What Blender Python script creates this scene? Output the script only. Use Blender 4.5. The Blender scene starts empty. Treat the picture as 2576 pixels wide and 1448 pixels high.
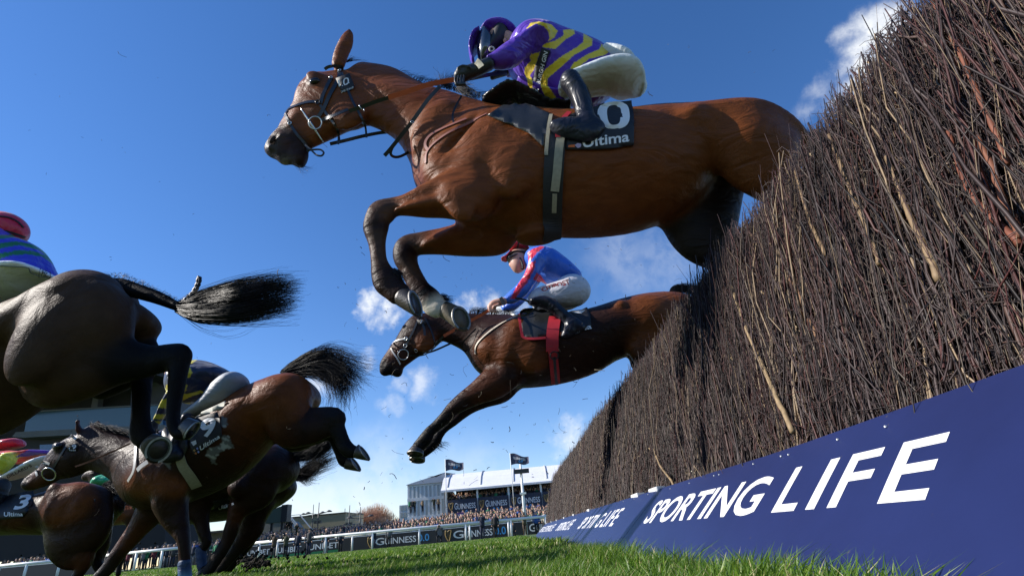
import bpy, bmesh, math, random
import numpy as np
from mathutils import Vector, Matrix
from mathutils.bvhtree import BVHTree
rng = np.random.default_rng(7); random.seed(7)
scene = bpy.context.scene
# ------------------------------------------------------------------ camera
W, H = 2576.0, 1448.4
FPX, PITCH, ROLL, CAMH = 1340.0, 24.7, 5.2, 0.15
_p, _r = math.radians(PITCH), math.radians(ROLL)
FWD = np.array([0, math.cos(_p), math.sin(_p)]); R0 = np.array([1.0, 0, 0]); U0 = np.cross(R0, FWD)
CR = math.cos(_r)*R0 - math.sin(_r)*U0; CU = math.sin(_r)*R0 + math.cos(_r)*U0; CO = np.array([0, 0, CAMH])
cd = bpy.data.cameras.new('camera'); cam = bpy.data.objects.new('camera', cd); scene.collection.objects.link(cam)
cd.sensor_width = 36.0; cd.lens = 36.0*FPX/W; cd.clip_end = 2000; cd.clip_start = 0.02
cam.matrix_world = Matrix(((CR[0], CU[0], -FWD[0], 0), (CR[1], CU[1], -FWD[1], 0), (CR[2], CU[2], -FWD[2], CAMH), (0, 0, 0, 1)))
scene.camera = cam
def ray(u, v): return FWD + (u-W/2)/FPX*CR - (v-H/2)/FPX*CU
def at(u, v, Y):
    d = ray(u, v); return CO + d*(Y/d[1])
# ------------------------------------------------------------------ sun, sky, exposure
SUN = np.array([-1.0, -0.06, 0.66]); SUN /= np.linalg.norm(SUN)
SKY_STR, SUN_STR, EXPO = 0.102, 5.0, 0.65
scene.view_settings.view_transform = 'Standard'; scene.view_settings.look = 'None'
scene.view_settings.exposure = EXPO; scene.view_settings.gamma = 1
elev = math.asin(SUN[2]); azim = math.atan2(SUN[0], SUN[1])
world = bpy.data.worlds.new('World'); scene.world = world; world.use_nodes = True
wt = world.node_tree; wn = wt.nodes; wl = wt.links
for n in list(wn): wn.remove(n)
def N(t, typ, **kw):
    n = t.nodes.new(typ)
    for k, v in kw.items():
        if k == 'inp':
            for i, x in v.items(): n.inputs[i].default_value = x
        else: setattr(n, k, v)
    return n
sky = N(wt, 'ShaderNodeTexSky', sky_type='NISHITA', sun_disc=False, sun_elevation=elev, sun_rotation=azim, air_density=1.0, dust_density=0.05, ozone_density=2.0, altitude=100)
hsv = N(wt, 'ShaderNodeHueSaturation', inp={'Saturation': 1.25, 'Value': 1.0}); wl.new(sky.outputs[0], hsv.inputs['Color'])
tc = N(wt, 'ShaderNodeTexCoord')
# real cumulus wisps, given as directions in the sky: (pixel ray, size in radians, strength)
CL = [((930, 760), .024, 1.0), ((970, 785), .030, 1.1), ((1000, 805), .022, .7), ((1240, 775), .036, 1.2), ((1180, 775), .030, 1.1), ((1285, 782), .024, .8), ((2215, 95), .045, 1.15), ((2190, 150), .038, 1.1), ((2150, 190), .032, .8), ((2110, 225), .03, .6),
      ((1060, 965), .03, .6), ((1000, 960), .02, .4), ((980, 1030), .03, .5), ((1430, 1090), .035, .9), ((1395, 1110), .03, .6), ((800, 990), .03, .8), ((760, 1240), .08, .55), ((900, 1260), .08, .5),
      ((820, 1270), .07, .6), ((1560, 640), .09, .2), ((1680, 640), .08, .2), ((1600, 700), .06, .18), ((930, 890), .02, .4), ((2060, 240), .03, .4), ((690, 1115), .03, .6), ((960, 1215), .10, .35), ((1180, 1240), .1, .3)]
acc = None
warp = N(wt, 'ShaderNodeTexNoise', inp={'Scale': 11.0, 'Detail': 7.0, 'Roughness': .6})
wl.new(tc.outputs['Generated'], warp.inputs['Vector'])
wsub = N(wt, 'ShaderNodeVectorMath', operation='SUBTRACT', inp={1: (.5, .5, .5)}); wl.new(warp.outputs['Color'], wsub.inputs[0])
wsc = N(wt, 'ShaderNodeVectorMath', operation='SCALE', inp={'Scale': 0.13}); wl.new(wsub.outputs[0], wsc.inputs[0])
wadd = N(wt, 'ShaderNodeVectorMath', operation='ADD'); wl.new(tc.outputs['Generated'], wadd.inputs[0]); wl.new(wsc.outputs[0], wadd.inputs[1])
wadd = N(wt, 'ShaderNodeVectorMath', operation='NORMALIZE') if False else wadd
for (uv, sz, st) in CL:
    d = ray(*uv); d = d/np.linalg.norm(d)
    dist = N(wt, 'ShaderNodeVectorMath', operation='DISTANCE', inp={1: tuple(d)}); wl.new(wadd.outputs[0], dist.inputs[0])
    mr = N(wt, 'ShaderNodeMapRange', interpolation_type='SMOOTHSTEP', inp={1: 0.0, 2: sz*1.25, 3: st, 4: 0.0}); wl.new(dist.outputs['Value'], mr.inputs[0])
    if acc is None: acc = mr.outputs[0]
    else:
        a = N(wt, 'ShaderNodeMath', operation='MAXIMUM'); wl.new(acc, a.inputs[0]); wl.new(mr.outputs[0], a.inputs[1]); acc = a.outputs[0]
cn = N(wt, 'ShaderNodeTexNoise', inp={'Scale': 22.0, 'Detail': 9.0, 'Roughness': 0.58, 'Distortion': .25}); wl.new(tc.outputs['Generated'], cn.inputs['Vector'])
cm = N(wt, 'ShaderNodeMapRange', inp={1: .28, 2: .55, 3: 0.0, 4: 1.0}); wl.new(cn.outputs['Fac'], cm.inputs[0])
mu = N(wt, 'ShaderNodeMath', operation='MULTIPLY', use_clamp=True); wl.new(acc, mu.inputs[0]); wl.new(cm.outputs[0], mu.inputs[1])
mix = N(wt, 'ShaderNodeMix', data_type='RGBA'); wl.new(mu.outputs[0], mix.inputs[0]); tint = N(wt, 'ShaderNodeVectorMath', operation='MULTIPLY', inp={1: (.97, .95, 1.12)}); wl.new(hsv.outputs[0], tint.inputs[0]); wl.new(tint.outputs[0], mix.inputs[6]); mix.inputs[7].default_value = (6.6, 6.8, 7.0, 1)
bg = N(wt, 'ShaderNodeBackground', inp={'Strength': SKY_STR}); wl.new(mix.outputs[2], bg.inputs[0])
wo = N(wt, 'ShaderNodeOutputWorld'); wl.new(bg.outputs[0], wo.inputs[0])
sl = bpy.data.lights.new('sun', 'SUN'); sl.energy = SUN_STR; sl.angle = math.radians(.53); sl.color = (1, .94, .86)
so = bpy.data.objects.new('sun', sl); scene.collection.objects.link(so)
so.rotation_euler = Vector(SUN).to_track_quat('Z', 'Y').to_euler()
# ------------------------------------------------------------------ objects and labels
COL = scene.collection
def tag(o, label=None, cat=None, group=None, kind=None):
    if label: o['label'] = label
    if cat: o['category'] = cat
    if group: o['group'] = group
    if kind: o['kind'] = kind
    return o
BASE = {}
def empty(name, loc, label, cat, group=None):
    o = bpy.data.objects.new(name, None); COL.objects.link(o); o.location = tuple(loc); o.empty_display_size = .1
    BASE[o.name] = np.array(loc, float); return tag(o, label, cat, group)
def obj(name, V, F, mat, parent=None, smooth=True, col=None, attr=None, loc=None):
    V = np.asarray(V, np.float64).reshape(-1, 3)
    base = BASE[parent.name] if parent is not None else (np.array(loc, float) if loc is not None else np.zeros(3))
    me = bpy.data.meshes.new(name)
    Vl = (V-base).astype(np.float32)
    if isinstance(F, np.ndarray):
        k = F.shape[1]; nF = len(F)
        me.vertices.add(len(V)); me.vertices.foreach_set('co', Vl.ravel())
        me.loops.add(nF*k); me.loops.foreach_set('vertex_index', F.astype(np.int32).ravel())
        me.polygons.add(nF); me.polygons.foreach_set('loop_start', np.arange(0, nF*k, k, dtype=np.int32))
        me.polygons.foreach_set('loop_total', np.full(nF, k, dtype=np.int32)) if False else None
        me.update(calc_edges=True)
    else:
        me.from_pydata([tuple(x) for x in Vl], [], [tuple(int(i) for i in f) for f in F]); me.update()
    if smooth: me.polygons.foreach_set('use_smooth', np.ones(len(me.polygons), bool))
    if col is not None:
        a = me.color_attributes.new('Col', 'FLOAT_COLOR', 'POINT')
        c4 = np.ones((len(V), 4), np.float32); c4[:, :3] = col; a.data.foreach_set('color', c4.ravel())
    if attr is not None:
        a = me.attributes.new('rnd', 'FLOAT', 'POINT'); a.data.foreach_set('value', np.asarray(attr, np.float32))
    if mat is not None: me.materials.append(mat)
    o = bpy.data.objects.new(name, me); COL.objects.link(o)
    if parent is not None: o.parent = parent
    else: o.location = tuple(base)
    BASE[o.name] = base
    return o
class MB:
    """collects simple solids into one mesh"""
    def __init__(s): s.V = []; s.F = []; s.n = 0
    def add(s, V, F):
        V = np.asarray(V, float).reshape(-1, 3); s.V.append(V); s.F += [tuple(int(i)+s.n for i in f) for f in F]; s.n += len(V); return s
    def box(s, lo, hi, M=None):
        x0, y0, z0 = lo; x1, y1, z1 = hi
        V = np.array([(x0, y0, z0), (x1, y0, z0), (x1, y1, z0), (x0, y1, z0), (x0, y0, z1), (x1, y0, z1), (x1, y1, z1), (x0, y1, z1)], float)
        if M is not None: V = V@np.array(M)[:3, :3].T+np.array(M)[:3, 3]
        return s.add(V, [(0, 3, 2, 1), (4, 5, 6, 7), (0, 1, 5, 4), (1, 2, 6, 5), (2, 3, 7, 6), (3, 0, 4, 7)])
    def bar(s, A, B, w, h=None, up=(0, 0, 1)):
        A = np.array(A, float); B = np.array(B, float); h = h or w; t = B-A; t /= np.linalg.norm(t)+1e-12
        x = np.cross(t, up); 
        if np.linalg.norm(x) < 1e-6: x = np.cross(t, (1, 0, 0))
        x /= np.linalg.norm(x); y = np.cross(x, t)
        V = [P+sx*x*w/2+sy*y*h/2 for P in (A, B) for sx, sy in ((-1, -1), (1, -1), (1, 1), (-1, 1))]
        return s.add(V, [(0, 1, 2, 3), (7, 6, 5, 4), (0, 4, 5, 1), (1, 5, 6, 2), (2, 6, 7, 3), (3, 7, 4, 0)])
    def tube(s, P, r, n=8, cap=True):
        V, F = tube(P, r, n); return s.add(V, F)
    def quad(s, a, b, c, d): return s.add([a, b, c, d], [(0, 1, 2, 3)])
    def slab(s, pts, th):
        """polygon (coplanar) given thickness vector th"""
        P = np.array(pts, float); n = len(P); th = np.array(th, float)
        F = [tuple(range(n)), tuple(range(2*n-1, n-1, -1))]+[((i+1) % n, i, i+n, (i+1) % n+n) for i in range(n)]
        return s.add(np.vstack([P, P+th]), F)
    def get(s): return (np.vstack(s.V) if s.V else np.zeros((0, 3))), s.F
    def build(s, name, mat, parent=None, smooth=False, loc=None, **k):
        V, F = s.get(); return obj(name, V, F, mat, parent, smooth, loc=loc, **k)
def frames(P):
    P = np.asarray(P, float); T = np.gradient(P, axis=0); T /= np.linalg.norm(T, axis=1)[:, None]+1e-12
    ref = np.array([0, 0, 1.0]) if abs(T[:, 2]).mean() < .8 else np.array([0, 1.0, 0])
    X = np.cross(T, ref); X /= np.linalg.norm(X, axis=1)[:, None]+1e-12; Y = np.cross(X, T); return T, X, Y
def tube(P, r, n=8, flat=1.0):
    P = np.asarray(P, float); r = np.broadcast_to(np.asarray(r, float), (len(P),)); T, X, Y = frames(P)
    a = np.linspace(0, 2*math.pi, n, endpoint=False)
    V = (P[:, None]+(X[:, None]*np.cos(a)[None, :, None]+flat*Y[:, None]*np.sin(a)[None, :, None])*r[:, None, None]).reshape(-1, 3)
    F = [(i*n+j, i*n+(j+1) % n, (i+1)*n+(j+1) % n, (i+1)*n+j) for i in range(len(P)-1) for j in range(n)]
    F += [tuple(range(n-1, -1, -1)), tuple((len(P)-1)*n+j for j in range(n))]
    return V, F
def spline(P, m):
    """Catmull-Rom through rows of P, m samples per span"""
    P = np.asarray(P, float)
    if len(P) < 3:
        t = np.linspace(0, 1, m*(len(P)-1)+1)[:, None]; return P[0]*(1-t)+P[-1]*t
    Q = np.vstack([2*P[0]-P[1], P, 2*P[-1]-P[-2]]); out = []
    for i in range(1, len(Q)-2):
        a, b, c, d = Q[i-1:i+3]; t = np.linspace(0, 1, m, endpoint=False)[:, None]
        out.append(.5*((2*b)+(-a+c)*t+(2*a-5*b+4*c-d)*t**2+(-a+3*b-3*c+d)*t**3))
    return np.vstack(out+[P[-1:]])
def many_tubes(P, R, n=3):
    """P (k,m,3) paths, R (k,m) radii -> one mesh as arrays"""
    k, m = R.shape; T = np.gradient(P, axis=1); T /= np.linalg.norm(T, axis=2)[..., None]+1e-9
    ref = np.array([.31, .2, .05]); ref = np.array([1.0, .3, .1]) if abs(T[..., 0]).mean() < .7 else np.array([.1, .3, 1.0])
    X = np.cross(T, ref); X /= np.linalg.norm(X, axis=2)[..., None]+1e-9; Y = np.cross(X, T)
    a = np.linspace(0, 2*math.pi, n, endpoint=False)
    V = P[:, :, None]+R[:, :, None, None]*(X[:, :, None]*np.cos(a)[None, None, :, None]+Y[:, :, None]*np.sin(a)[None, None, :, None])
    idx = np.arange(k*m*n).reshape(k, m, n); A = idx[:, :-1]; B = idx[:, 1:]
    F = np.stack([A, np.roll(A, -1, 2), np.roll(B, -1, 2), B], -1).reshape(-1, 4)
    return V.reshape(-1, 3), F
# ------------------------------------------------------------------ materials
MATS = {}
def mat(name, base=(.5, .5, .5), rough=.6, metal=0, spec=.5, noise=0.0, nscale=20, bump=0, bscale=60, attr=None, coat=0, sheen=0, trans=0, stretch=None, alpha=1, bump2=None, flecks=0):
    if name in MATS: return MATS[name]
    m = bpy.data.materials.new(name); m.use_nodes = True; t = m.node_tree; b = t.nodes['Principled BSDF']
    b.inputs['Base Color'].default_value = (*base, 1); b.inputs['Roughness'].default_value = rough; b.inputs['Metallic'].default_value = metal
    b.inputs['Specular IOR Level'].default_value = spec; b.inputs['Coat Weight'].default_value = coat; b.inputs['Sheen Weight'].default_value = sheen
    b.inputs['Sheen Roughness'].default_value = .4; b.inputs['Coat Roughness'].default_value = .3; b.inputs['Alpha'].default_value = alpha
    tcn = N(t, 'ShaderNodeTexCoord'); src = None; vec = tcn.outputs['Object']
    if stretch is not None:
        mp = N(t, 'ShaderNodeMapping'); mp.inputs['Scale'].default_value = stretch; t.links.new(vec, mp.inputs[0]); vec = mp.outputs[0]
    if attr: src = N(t, 'ShaderNodeAttribute', attribute_name='Col').outputs['Color']
    if noise:
        nz = N(t, 'ShaderNodeTexNoise', inp={'Scale': nscale, 'Detail': 5.0, 'Roughness': .6}); t.links.new(vec, nz.inputs['Vector'])
        mr = N(t, 'ShaderNodeMapRange', inp={1: .25, 2: .75, 3: 1-noise, 4: 1+noise}); t.links.new(nz.outputs['Fac'], mr.inputs[0])
        hs = N(t, 'ShaderNodeVectorMath', operation='SCALE'); t.links.new(mr.outputs[0], hs.inputs['Scale'])
        if src: t.links.new(src, hs.inputs[0])
        else: hs.inputs[0].default_value = base
        src = hs.outputs[0]
    if flecks:
        nf = N(t, 'ShaderNodeTexNoise', inp={'Scale': 75.0, 'Detail': 3.0, 'Roughness': .7}); t.links.new(tcn.outputs['Object'], nf.inputs['Vector'])
        mf = N(t, 'ShaderNodeMapRange', inp={1: .70, 2: .74, 3: 0, 4: flecks}); t.links.new(nf.outputs['Fac'], mf.inputs[0])
        mx = N(t, 'ShaderNodeMix', data_type='RGBA'); t.links.new(mf.outputs[0], mx.inputs[0]); t.links.new(src, mx.inputs[6]); mx.inputs[7].default_value = (.10, .08, .06, 1); src = mx.outputs[2]
    if src: t.links.new(src, b.inputs['Base Color'])
    if bump2:
        nc_ = N(t, 'ShaderNodeTexNoise', inp={'Scale': bump2[1], 'Detail': 3.0, 'Distortion': .8}); t.links.new(vec, nc_.inputs['Vector'])
    if bump:
        nb = N(t, 'ShaderNodeTexNoise', inp={'Scale': bscale, 'Detail': 4.0}); t.links.new(vec, nb.inputs['Vector'])
        bp = N(t, 'ShaderNodeBump', inp={'Strength': bump, 'Distance': .01}); t.links.new(nb.outputs['Fac'], bp.inputs['Height']); t.links.new(bp.outputs[0], b.inputs['Normal'])
        if bump2: b2 = N(t, 'ShaderNodeBump', inp={'Strength': bump2[0], 'Distance': .05}); t.links.new(nc_.outputs['Fac'], b2.inputs['Height']); t.links.new(b2.outputs[0], bp.inputs['Normal'])
    MATS[name] = m; return m
def ramp_mat(name, stops, rough=.7, attrname='rnd', noise=.25, nscale=40, spec=.3, trans=0, bump=0):
    m = bpy.data.materials.new(name); m.use_nodes = True; t = m.node_tree; b = t.nodes['Principled BSDF']
    a = N(t, 'ShaderNodeAttribute', attribute_name=attrname); r = N(t, 'ShaderNodeValToRGB'); t.links.new(a.outputs['Fac'], r.inputs[0])
    e = r.color_ramp.elements
    while len(e) < len(stops): e.new(.5)
    for x, (p, c) in zip(e, stops): x.position = p; x.color = (*c, 1)
    tcn = N(t, 'ShaderNodeTexCoord'); nz = N(t, 'ShaderNodeTexNoise', inp={'Scale': nscale, 'Detail': 4.0}); t.links.new(tcn.outputs['Object'], nz.inputs['Vector'])
    mr = N(t, 'ShaderNodeMapRange', inp={1: .25, 2: .75, 3: 1-noise, 4: 1+noise}); t.links.new(nz.outputs['Fac'], mr.inputs[0])
    hs = N(t, 'ShaderNodeVectorMath', operation='SCALE'); t.links.new(r.outputs[0], hs.inputs[0]); t.links.new(mr.outputs[0], hs.inputs['Scale'])
    t.links.new(hs.outputs[0], b.inputs['Base Color']); b.inputs['Roughness'].default_value = rough; b.inputs['Specular IOR Level'].default_value = spec
    if trans:
        tr = N(t, 'ShaderNodeBsdfTranslucent'); t.links.new(hs.outputs[0], tr.inputs[0]); mx = N(t, 'ShaderNodeMixShader', inp={0: trans})
        t.links.new(b.outputs[0], mx.inputs[1]); t.links.new(tr.outputs[0], mx.inputs[2]); t.links.new(mx.outputs[0], t.nodes['Material Output'].inputs[0])
    return m
# ------------------------------------------------------------------ text as meshes
def text_mesh(s, bold=0.0, shear=0.0, spacing=1.0, res=4):
    c = bpy.data.curves.new('t', 'FONT'); c.body = s; c.offset = bold; c.shear = shear; c.space_character = spacing; c.resolution_u = res
    c.align_x = 'LEFT'; o = bpy.data.objects.new('t', c); COL.objects.link(o)
    dg = bpy.context.evaluated_depsgraph_get(); dg.update(); me = bpy.data.meshes.new_from_object(o.evaluated_get(dg))
    bm = bmesh.new(); bm.from_mesh(me); bmesh.ops.triangulate(bm, faces=bm.faces)
    bmesh.ops.subdivide_edges(bm, edges=[e for e in bm.edges if e.calc_length() > .25], cuts=2, use_grid_fill=True); bmesh.ops.triangulate(bm, faces=bm.faces)
    V = np.array([v.co[:] for v in bm.verts]); F = [tuple(v.index for v in f.verts) for f in bm.faces]
    bm.free(); bpy.data.objects.remove(o); bpy.data.curves.remove(c); bpy.data.meshes.remove(me)
    V = V[:, :2]; V = (V-V.min(0))/(V.max(0)-V.min(0)); return V, F
def text_on(s, q, name, m, parent=None, bold=0, shear=0, th=None, **k):
    """text stretched over the quad q = bottom-left, bottom-right, top-right, top-left"""
    V, F = text_mesh(s, bold, shear); q = np.array(q, float); x, y = V[:, :1], V[:, 1:]
    P = (1-x)*(1-y)*q[0]+x*(1-y)*q[1]+x*y*q[2]+(1-x)*y*q[3]
    return obj(name, P, F, m, parent, smooth=False, **k)
# ------------------------------------------------------------------ ground and grass
FY = .04                                                       # the fence runs slightly away to the left
XB, XT, ZT, XH, ZH = .373, .675, .278, .965, 1.14
def fx(x, y): return x-FY*y
gm = mat('turf_soil', (.045, .085, .015), rough=.9, noise=.5, nscale=9, bump=.5, bscale=40)
gs = 1500
ground = obj('ground', [(-gs, -gs, 0), (gs, -gs, 0), (gs, gs, 0), (-gs, gs, 0)], [(0, 1, 2, 3)], gm, smooth=False); tag(ground, kind='structure')
def vnoise(x, y, s, seed=0):
    v = 0; r = np.random.default_rng(seed)
    for i in range(5):
        a, b, p = r.normal(size=3); v = v+np.sin((a*x+b*y)*s*(1.5**i)+p*9)/(1.3**i)
    return v/3
def grass(n, y0, y1, hgt, wid, name, label, power=1.0):
    y = y0+(y1-y0)*rng.random(n)**power
    x = (-1.05*y-.4)+(rng.random(n))*(2.15*y+.9)
    keep = (x < fx(XB+.02, y)) | (x > XH+.9)
    keep &= (x < 1.05*y+.5)
    x, y = x[keep], y[keep]; n = len(x)
    cl = vnoise(x, y, 5.0, 3); big = vnoise(x, y, 1.3, 5)
    hh = hgt*(.55+.6*rng.random(n))*(1+.28*cl+.18*big)
    near = np.exp(-((fx(XB, y)-x)/.18)**2); hh *= 1+.35*near
    hh = np.clip(hh, .012, .2)
    az = rng.random(n)*6.283; lean = (.1+.75*rng.random(n)**1.5)*hh
    dx = np.cos(az)*lean+.25*hh*.6; dy = np.sin(az)*lean
    w = wid*(.6+.8*rng.random(n)); wa = rng.random(n)*3.1416; wx, wy = np.cos(wa)*w/2, np.sin(wa)*w/2
    V = np.zeros((n, 7, 3))
    for i, (t, ws) in enumerate(((0, 1), (.4, .9), (.75, .6))):
        cx = x+dx*t**2; cy = y+dy*t**2; cz = hh*t*(1-.12*t)
        V[:, 2*i] = np.stack([cx-wx*ws, cy-wy*ws, cz], 1); V[:, 2*i+1] = np.stack([cx+wx*ws, cy+wy*ws, cz], 1)
    V[:, 6] = np.stack([x+dx, y+dy, hh*.88], 1)
    b = np.arange(n)[:, None]*7
    F = np.concatenate([b+np.array([[0, 1, 3]]), b+np.array([[0, 3, 2]]), b+np.array([[2, 3, 5]]), b+np.array([[2, 5, 4]]), b+np.array([[4, 5, 6]])])
    base = np.clip(.42+.22*rng.normal(size=n)*.8+.14*cl+.14*big, 0, .93); base[rng.random(n) < .06] = .99
    at_ = np.repeat(base, 7)
    o = obj(name, V.reshape(-1, 3), F, M_GRASS, smooth=False, attr=at_); tag(o, label, 'grass', kind='stuff'); return o
M_GRASS = ramp_mat('grass_blade', [(0, (.028, .075, .008)), (.45, (.09, .19, .015)), (.8, (.20, .30, .035)), (.97, (.46, .42, .20))], rough=.45, spec=.35, noise=.2, trans=.4)
grass(290000, .60, 4.2, .072, .0036, 'grass', 'long green turf grass in front of the blue boards', power=1.25)
grass(230000, 4.2, 34, .075, .016, 'grass', 'mown green turf running out to the far white rail', power=1.35)
# ------------------------------------------------------------------ birch fence
PITCHL = 2.3; SEAMS = [.2, 2.5, 4.8, 7.1, 9.4, 11.1]; YE = 11.1
fence = empty('birch_fence', (fx(.9, 5.5), 5.5, 0), 'high steeplechase fence of packed birch twigs standing behind the blue boards', 'fence')
def face_x(z, y): return fx(XT+.02+(z-ZT)*(XH-XT)/(ZH-ZT), y)
THK = .55
def endcurve(y):                                                # the fence's far end is rounded off at the top
    t = np.clip((y-8.2)/(YE-8.2), 0, 1); return ZH-.0*t
core = MB()
V = []
ys = np.linspace(-.6, YE-.08, 40)
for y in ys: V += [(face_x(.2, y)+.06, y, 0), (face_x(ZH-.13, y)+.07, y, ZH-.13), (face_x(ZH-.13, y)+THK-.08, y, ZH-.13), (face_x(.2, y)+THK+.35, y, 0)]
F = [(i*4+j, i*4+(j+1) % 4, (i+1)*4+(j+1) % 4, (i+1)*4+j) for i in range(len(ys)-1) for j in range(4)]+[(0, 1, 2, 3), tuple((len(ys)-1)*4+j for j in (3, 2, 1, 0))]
obj('light_block_core', V, F, mat('light_block_core', (.010, .007, .006), rough=.95, noise=.5, nscale=60, bump=1, bscale=90, stretch=(3, 3, .4)), fence, smooth=False)  # added dark solid inside the twigs, there to block light through them
def stems(n, ylo, yhi, rmin, rmax, depth=(0, .10), zlo=.18, tipfrac=(0.0, .06), m=7, wig=.012, ypow=1.0, xback=None, thintip=.45):
    y0 = ylo+(yhi-ylo)*rng.random(n)**ypow; 
    dep = depth[0]+(depth[1]-depth[0])*rng.random(n)
    z0 = zlo+rng.random(n)*.75*(ZH-zlo)-.0; z0[rng.random(n) < .3] = zlo
    L = (.25+.75*rng.random(n))*1.0; top = ZH+.02*rng.normal(size=n)+.035*rng.random(n)**3-dep*.15+.02*vnoise(y0, y0*.3, 4.0, 11)
    z1 = np.minimum(z0+L, top); ly = np.clip(rng.normal(.34, .18, n)+.30*vnoise(y0*2.2, z0*1.3, 3.0, 21), -.5, 1.2); ly[y0 < 1.3] *= .55; lx = rng.normal(0, .05, n)
    t = np.linspace(0, 1, m)[None]
    z = z0[:, None]+(z1-z0)[:, None]*t; y = y0[:, None]+ly[:, None]*(z-z0[:, None])
    y = np.minimum(y, YE-.02+.06*rng.random((n, 1)))
    dep = dep+.05*np.clip(vnoise(y0*2.5, z0*1.5, 3.5, 33), 0, 1)
    x = face_x(z, y)+dep[:, None]+lx[:, None]*(z-z0[:, None])
    for q in (x, y):
        w = np.cumsum(rng.normal(0, wig, (n, m)), 1); q += w-w[:, :1]*.5
    r = (rmin+(rmax-rmin)*rng.random(n)**2)[:, None]*(1-thintip*t)
    return np.stack([x, y, z], 2), r
def top_brush(n, ylo, yhi, r, ypow=1.0):
    y0 = ylo+(yhi-ylo)*rng.random(n)**ypow; d = rng.random(n)*THK; m = 4; t = np.linspace(0, 1, m)[None]
    zt = ZH+.024*rng.normal(size=n)+.075*rng.random(n)**4-.03*(d < .05)+.02*vnoise(y0, y0*.3, 4.0, 11); z0 = ZH-.25-.1*rng.random(n)
    z = z0[:, None]+(zt-z0)[:, None]*t; ly = rng.normal(.25, .35, n); lx = rng.normal(.05, .2, n)
    y = y0[:, None]+ly[:, None]*(z-ZH); x = fx(XH+.01, y)+d[:, None]+lx[:, None]*(z-ZH)
    rr = r*(.5+rng.random(n))[:, None]*(1-.5*t); return np.stack([x, y, z], 2), rr
def endface(n, r):
    m = 5; t = np.linspace(0, 1, m)[None]; d = rng.random(n)*THK; z0 = .1+rng.random(n)*.8; z1 = np.minimum(z0+.2+.4*rng.random(n), ZH+.02*rng.normal(size=n))
    z = z0[:, None]+(z1-z0)[:, None]*t; y = YE-.06+.08*rng.random((n, 1))+rng.normal(0, .1, (n, 1))*(z-z0[:, None]); x = face_x(z, YE)+d[:, None]+rng.normal(0, .1, (n, 1))*(z-z0[:, None])
    return np.stack([x, y, z], 2), r*(.5+rng.random(n))[:, None]*(1-.4*t)
M_TWIG = ramp_mat('birch_twig', [(0, (.010, .007, .006)), (.3, (.028, .017, .016)), (.55, (.062, .042, .040)), (.72, (.066, .018, .015)), (.88, (.085, .070, .056)), (.99, (.28, .20, .12))], rough=.55, spec=.4, noise=.35, nscale=55)
def twigset(name, sets, label=None):
    Vs, Fs, As, o_ = [], [], [], 0
    for P, R, a in sets:
        v, f = many_tubes(P, R, 3); Vs.append(v); Fs.append(f+o_); o_ += len(v)
        k, m = R.shape; aa = np.repeat(a, m*3); Fs[-1] = Fs[-1]; As.append(aa)
    return obj(name, np.vstack(Vs), np.vstack(Fs), M_TWIG, fence, smooth=True, attr=np.concatenate(As))
def rn(n, lo=0, hi=.97, P=None):
    a = rng.random(n)
    if P is not None: a = np.clip(a+.22*vnoise(P[:, 0, 1]*2, P[:, 0, 2], 4.0, 17), 0, 1)
    return lo+(hi-lo)*a
S = []
for n, a, b, r0, r1, dp in ((15000, -.55, 2.2, .0013, .0054, (.0, .12)), (8000, -.55, 2.2, .0006, .0014, (-.008, .05)), (22000, 2.0, 6, .0014, .0036, (0, .09)), (18000, 5.0, YE, .0016, .0034, (0, .08)), (190, -.5, 2.6, .004, .0075, (-.004, .05)), (160, 2.4, 8, .0035, .006, (0, .04))):
    P, R = stems(n, a, b, r0, r1, dp); S.append((P, R, rn(n, P=P) if r1 < .006 else rn(n, .3, .9)))
t_ = twigset('birch_twigs', S); tag(t_, kind='stuff')
S = []
for n, a, b, r in ((14000, -.5, 3.5, .0016), (14000, 3.3, YE, .0024)):
    P, R = top_brush(n, a, b, r); S.append((P, R, rn(n)))
P, R = endface(5000, .0035); S.append((P, R, rn(5000)))
# fine cross twigs tangled over the face
n = 20000; y0 = -.4+(YE+.2)*rng.random(n)**1.7; z0 = .3+rng.random(n)*.85; t = np.linspace(0, 1, 5)[None]; L = .03+.14*rng.random(n); a = rng.normal(1.15, .8, n)
z = z0[:, None]+(np.sin(a)*L)[:, None]*t; y = y0[:, None]+(np.cos(a)*L)[:, None]*t; z = np.minimum(z, ZH+.05); x = face_x(z, y)-.012+.05*rng.random((n, 1))-.02*t*rng.random((n, 1))
P = np.stack([x, y, z], 2)+np.cumsum(rng.normal(0, .004, (n, 5, 3)), 1); S.append((P, .0013*(.6+rng.random(n))[:, None]*(1-.6*t), rn(n, .2, .9)))
t_ = twigset('tangled_twigs', S); tag(t_, kind='stuff')
def face_hit(u, v, off=0):
    d = ray(u, v); m_ = (XH-XT)/(ZH-ZT); nn = np.array([1, FY, -m_]); k = XT+.02-m_*ZT-off; t = (k-nn@CO)/(nn@d); return CO+t*d
M_PALEBARK = ramp_mat('pale_bark', [(0, (.13, .08, .045)), (.5, (.30, .22, .12)), (1, (.15, .05, .03))], rough=.6, noise=.35, nscale=50)
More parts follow.
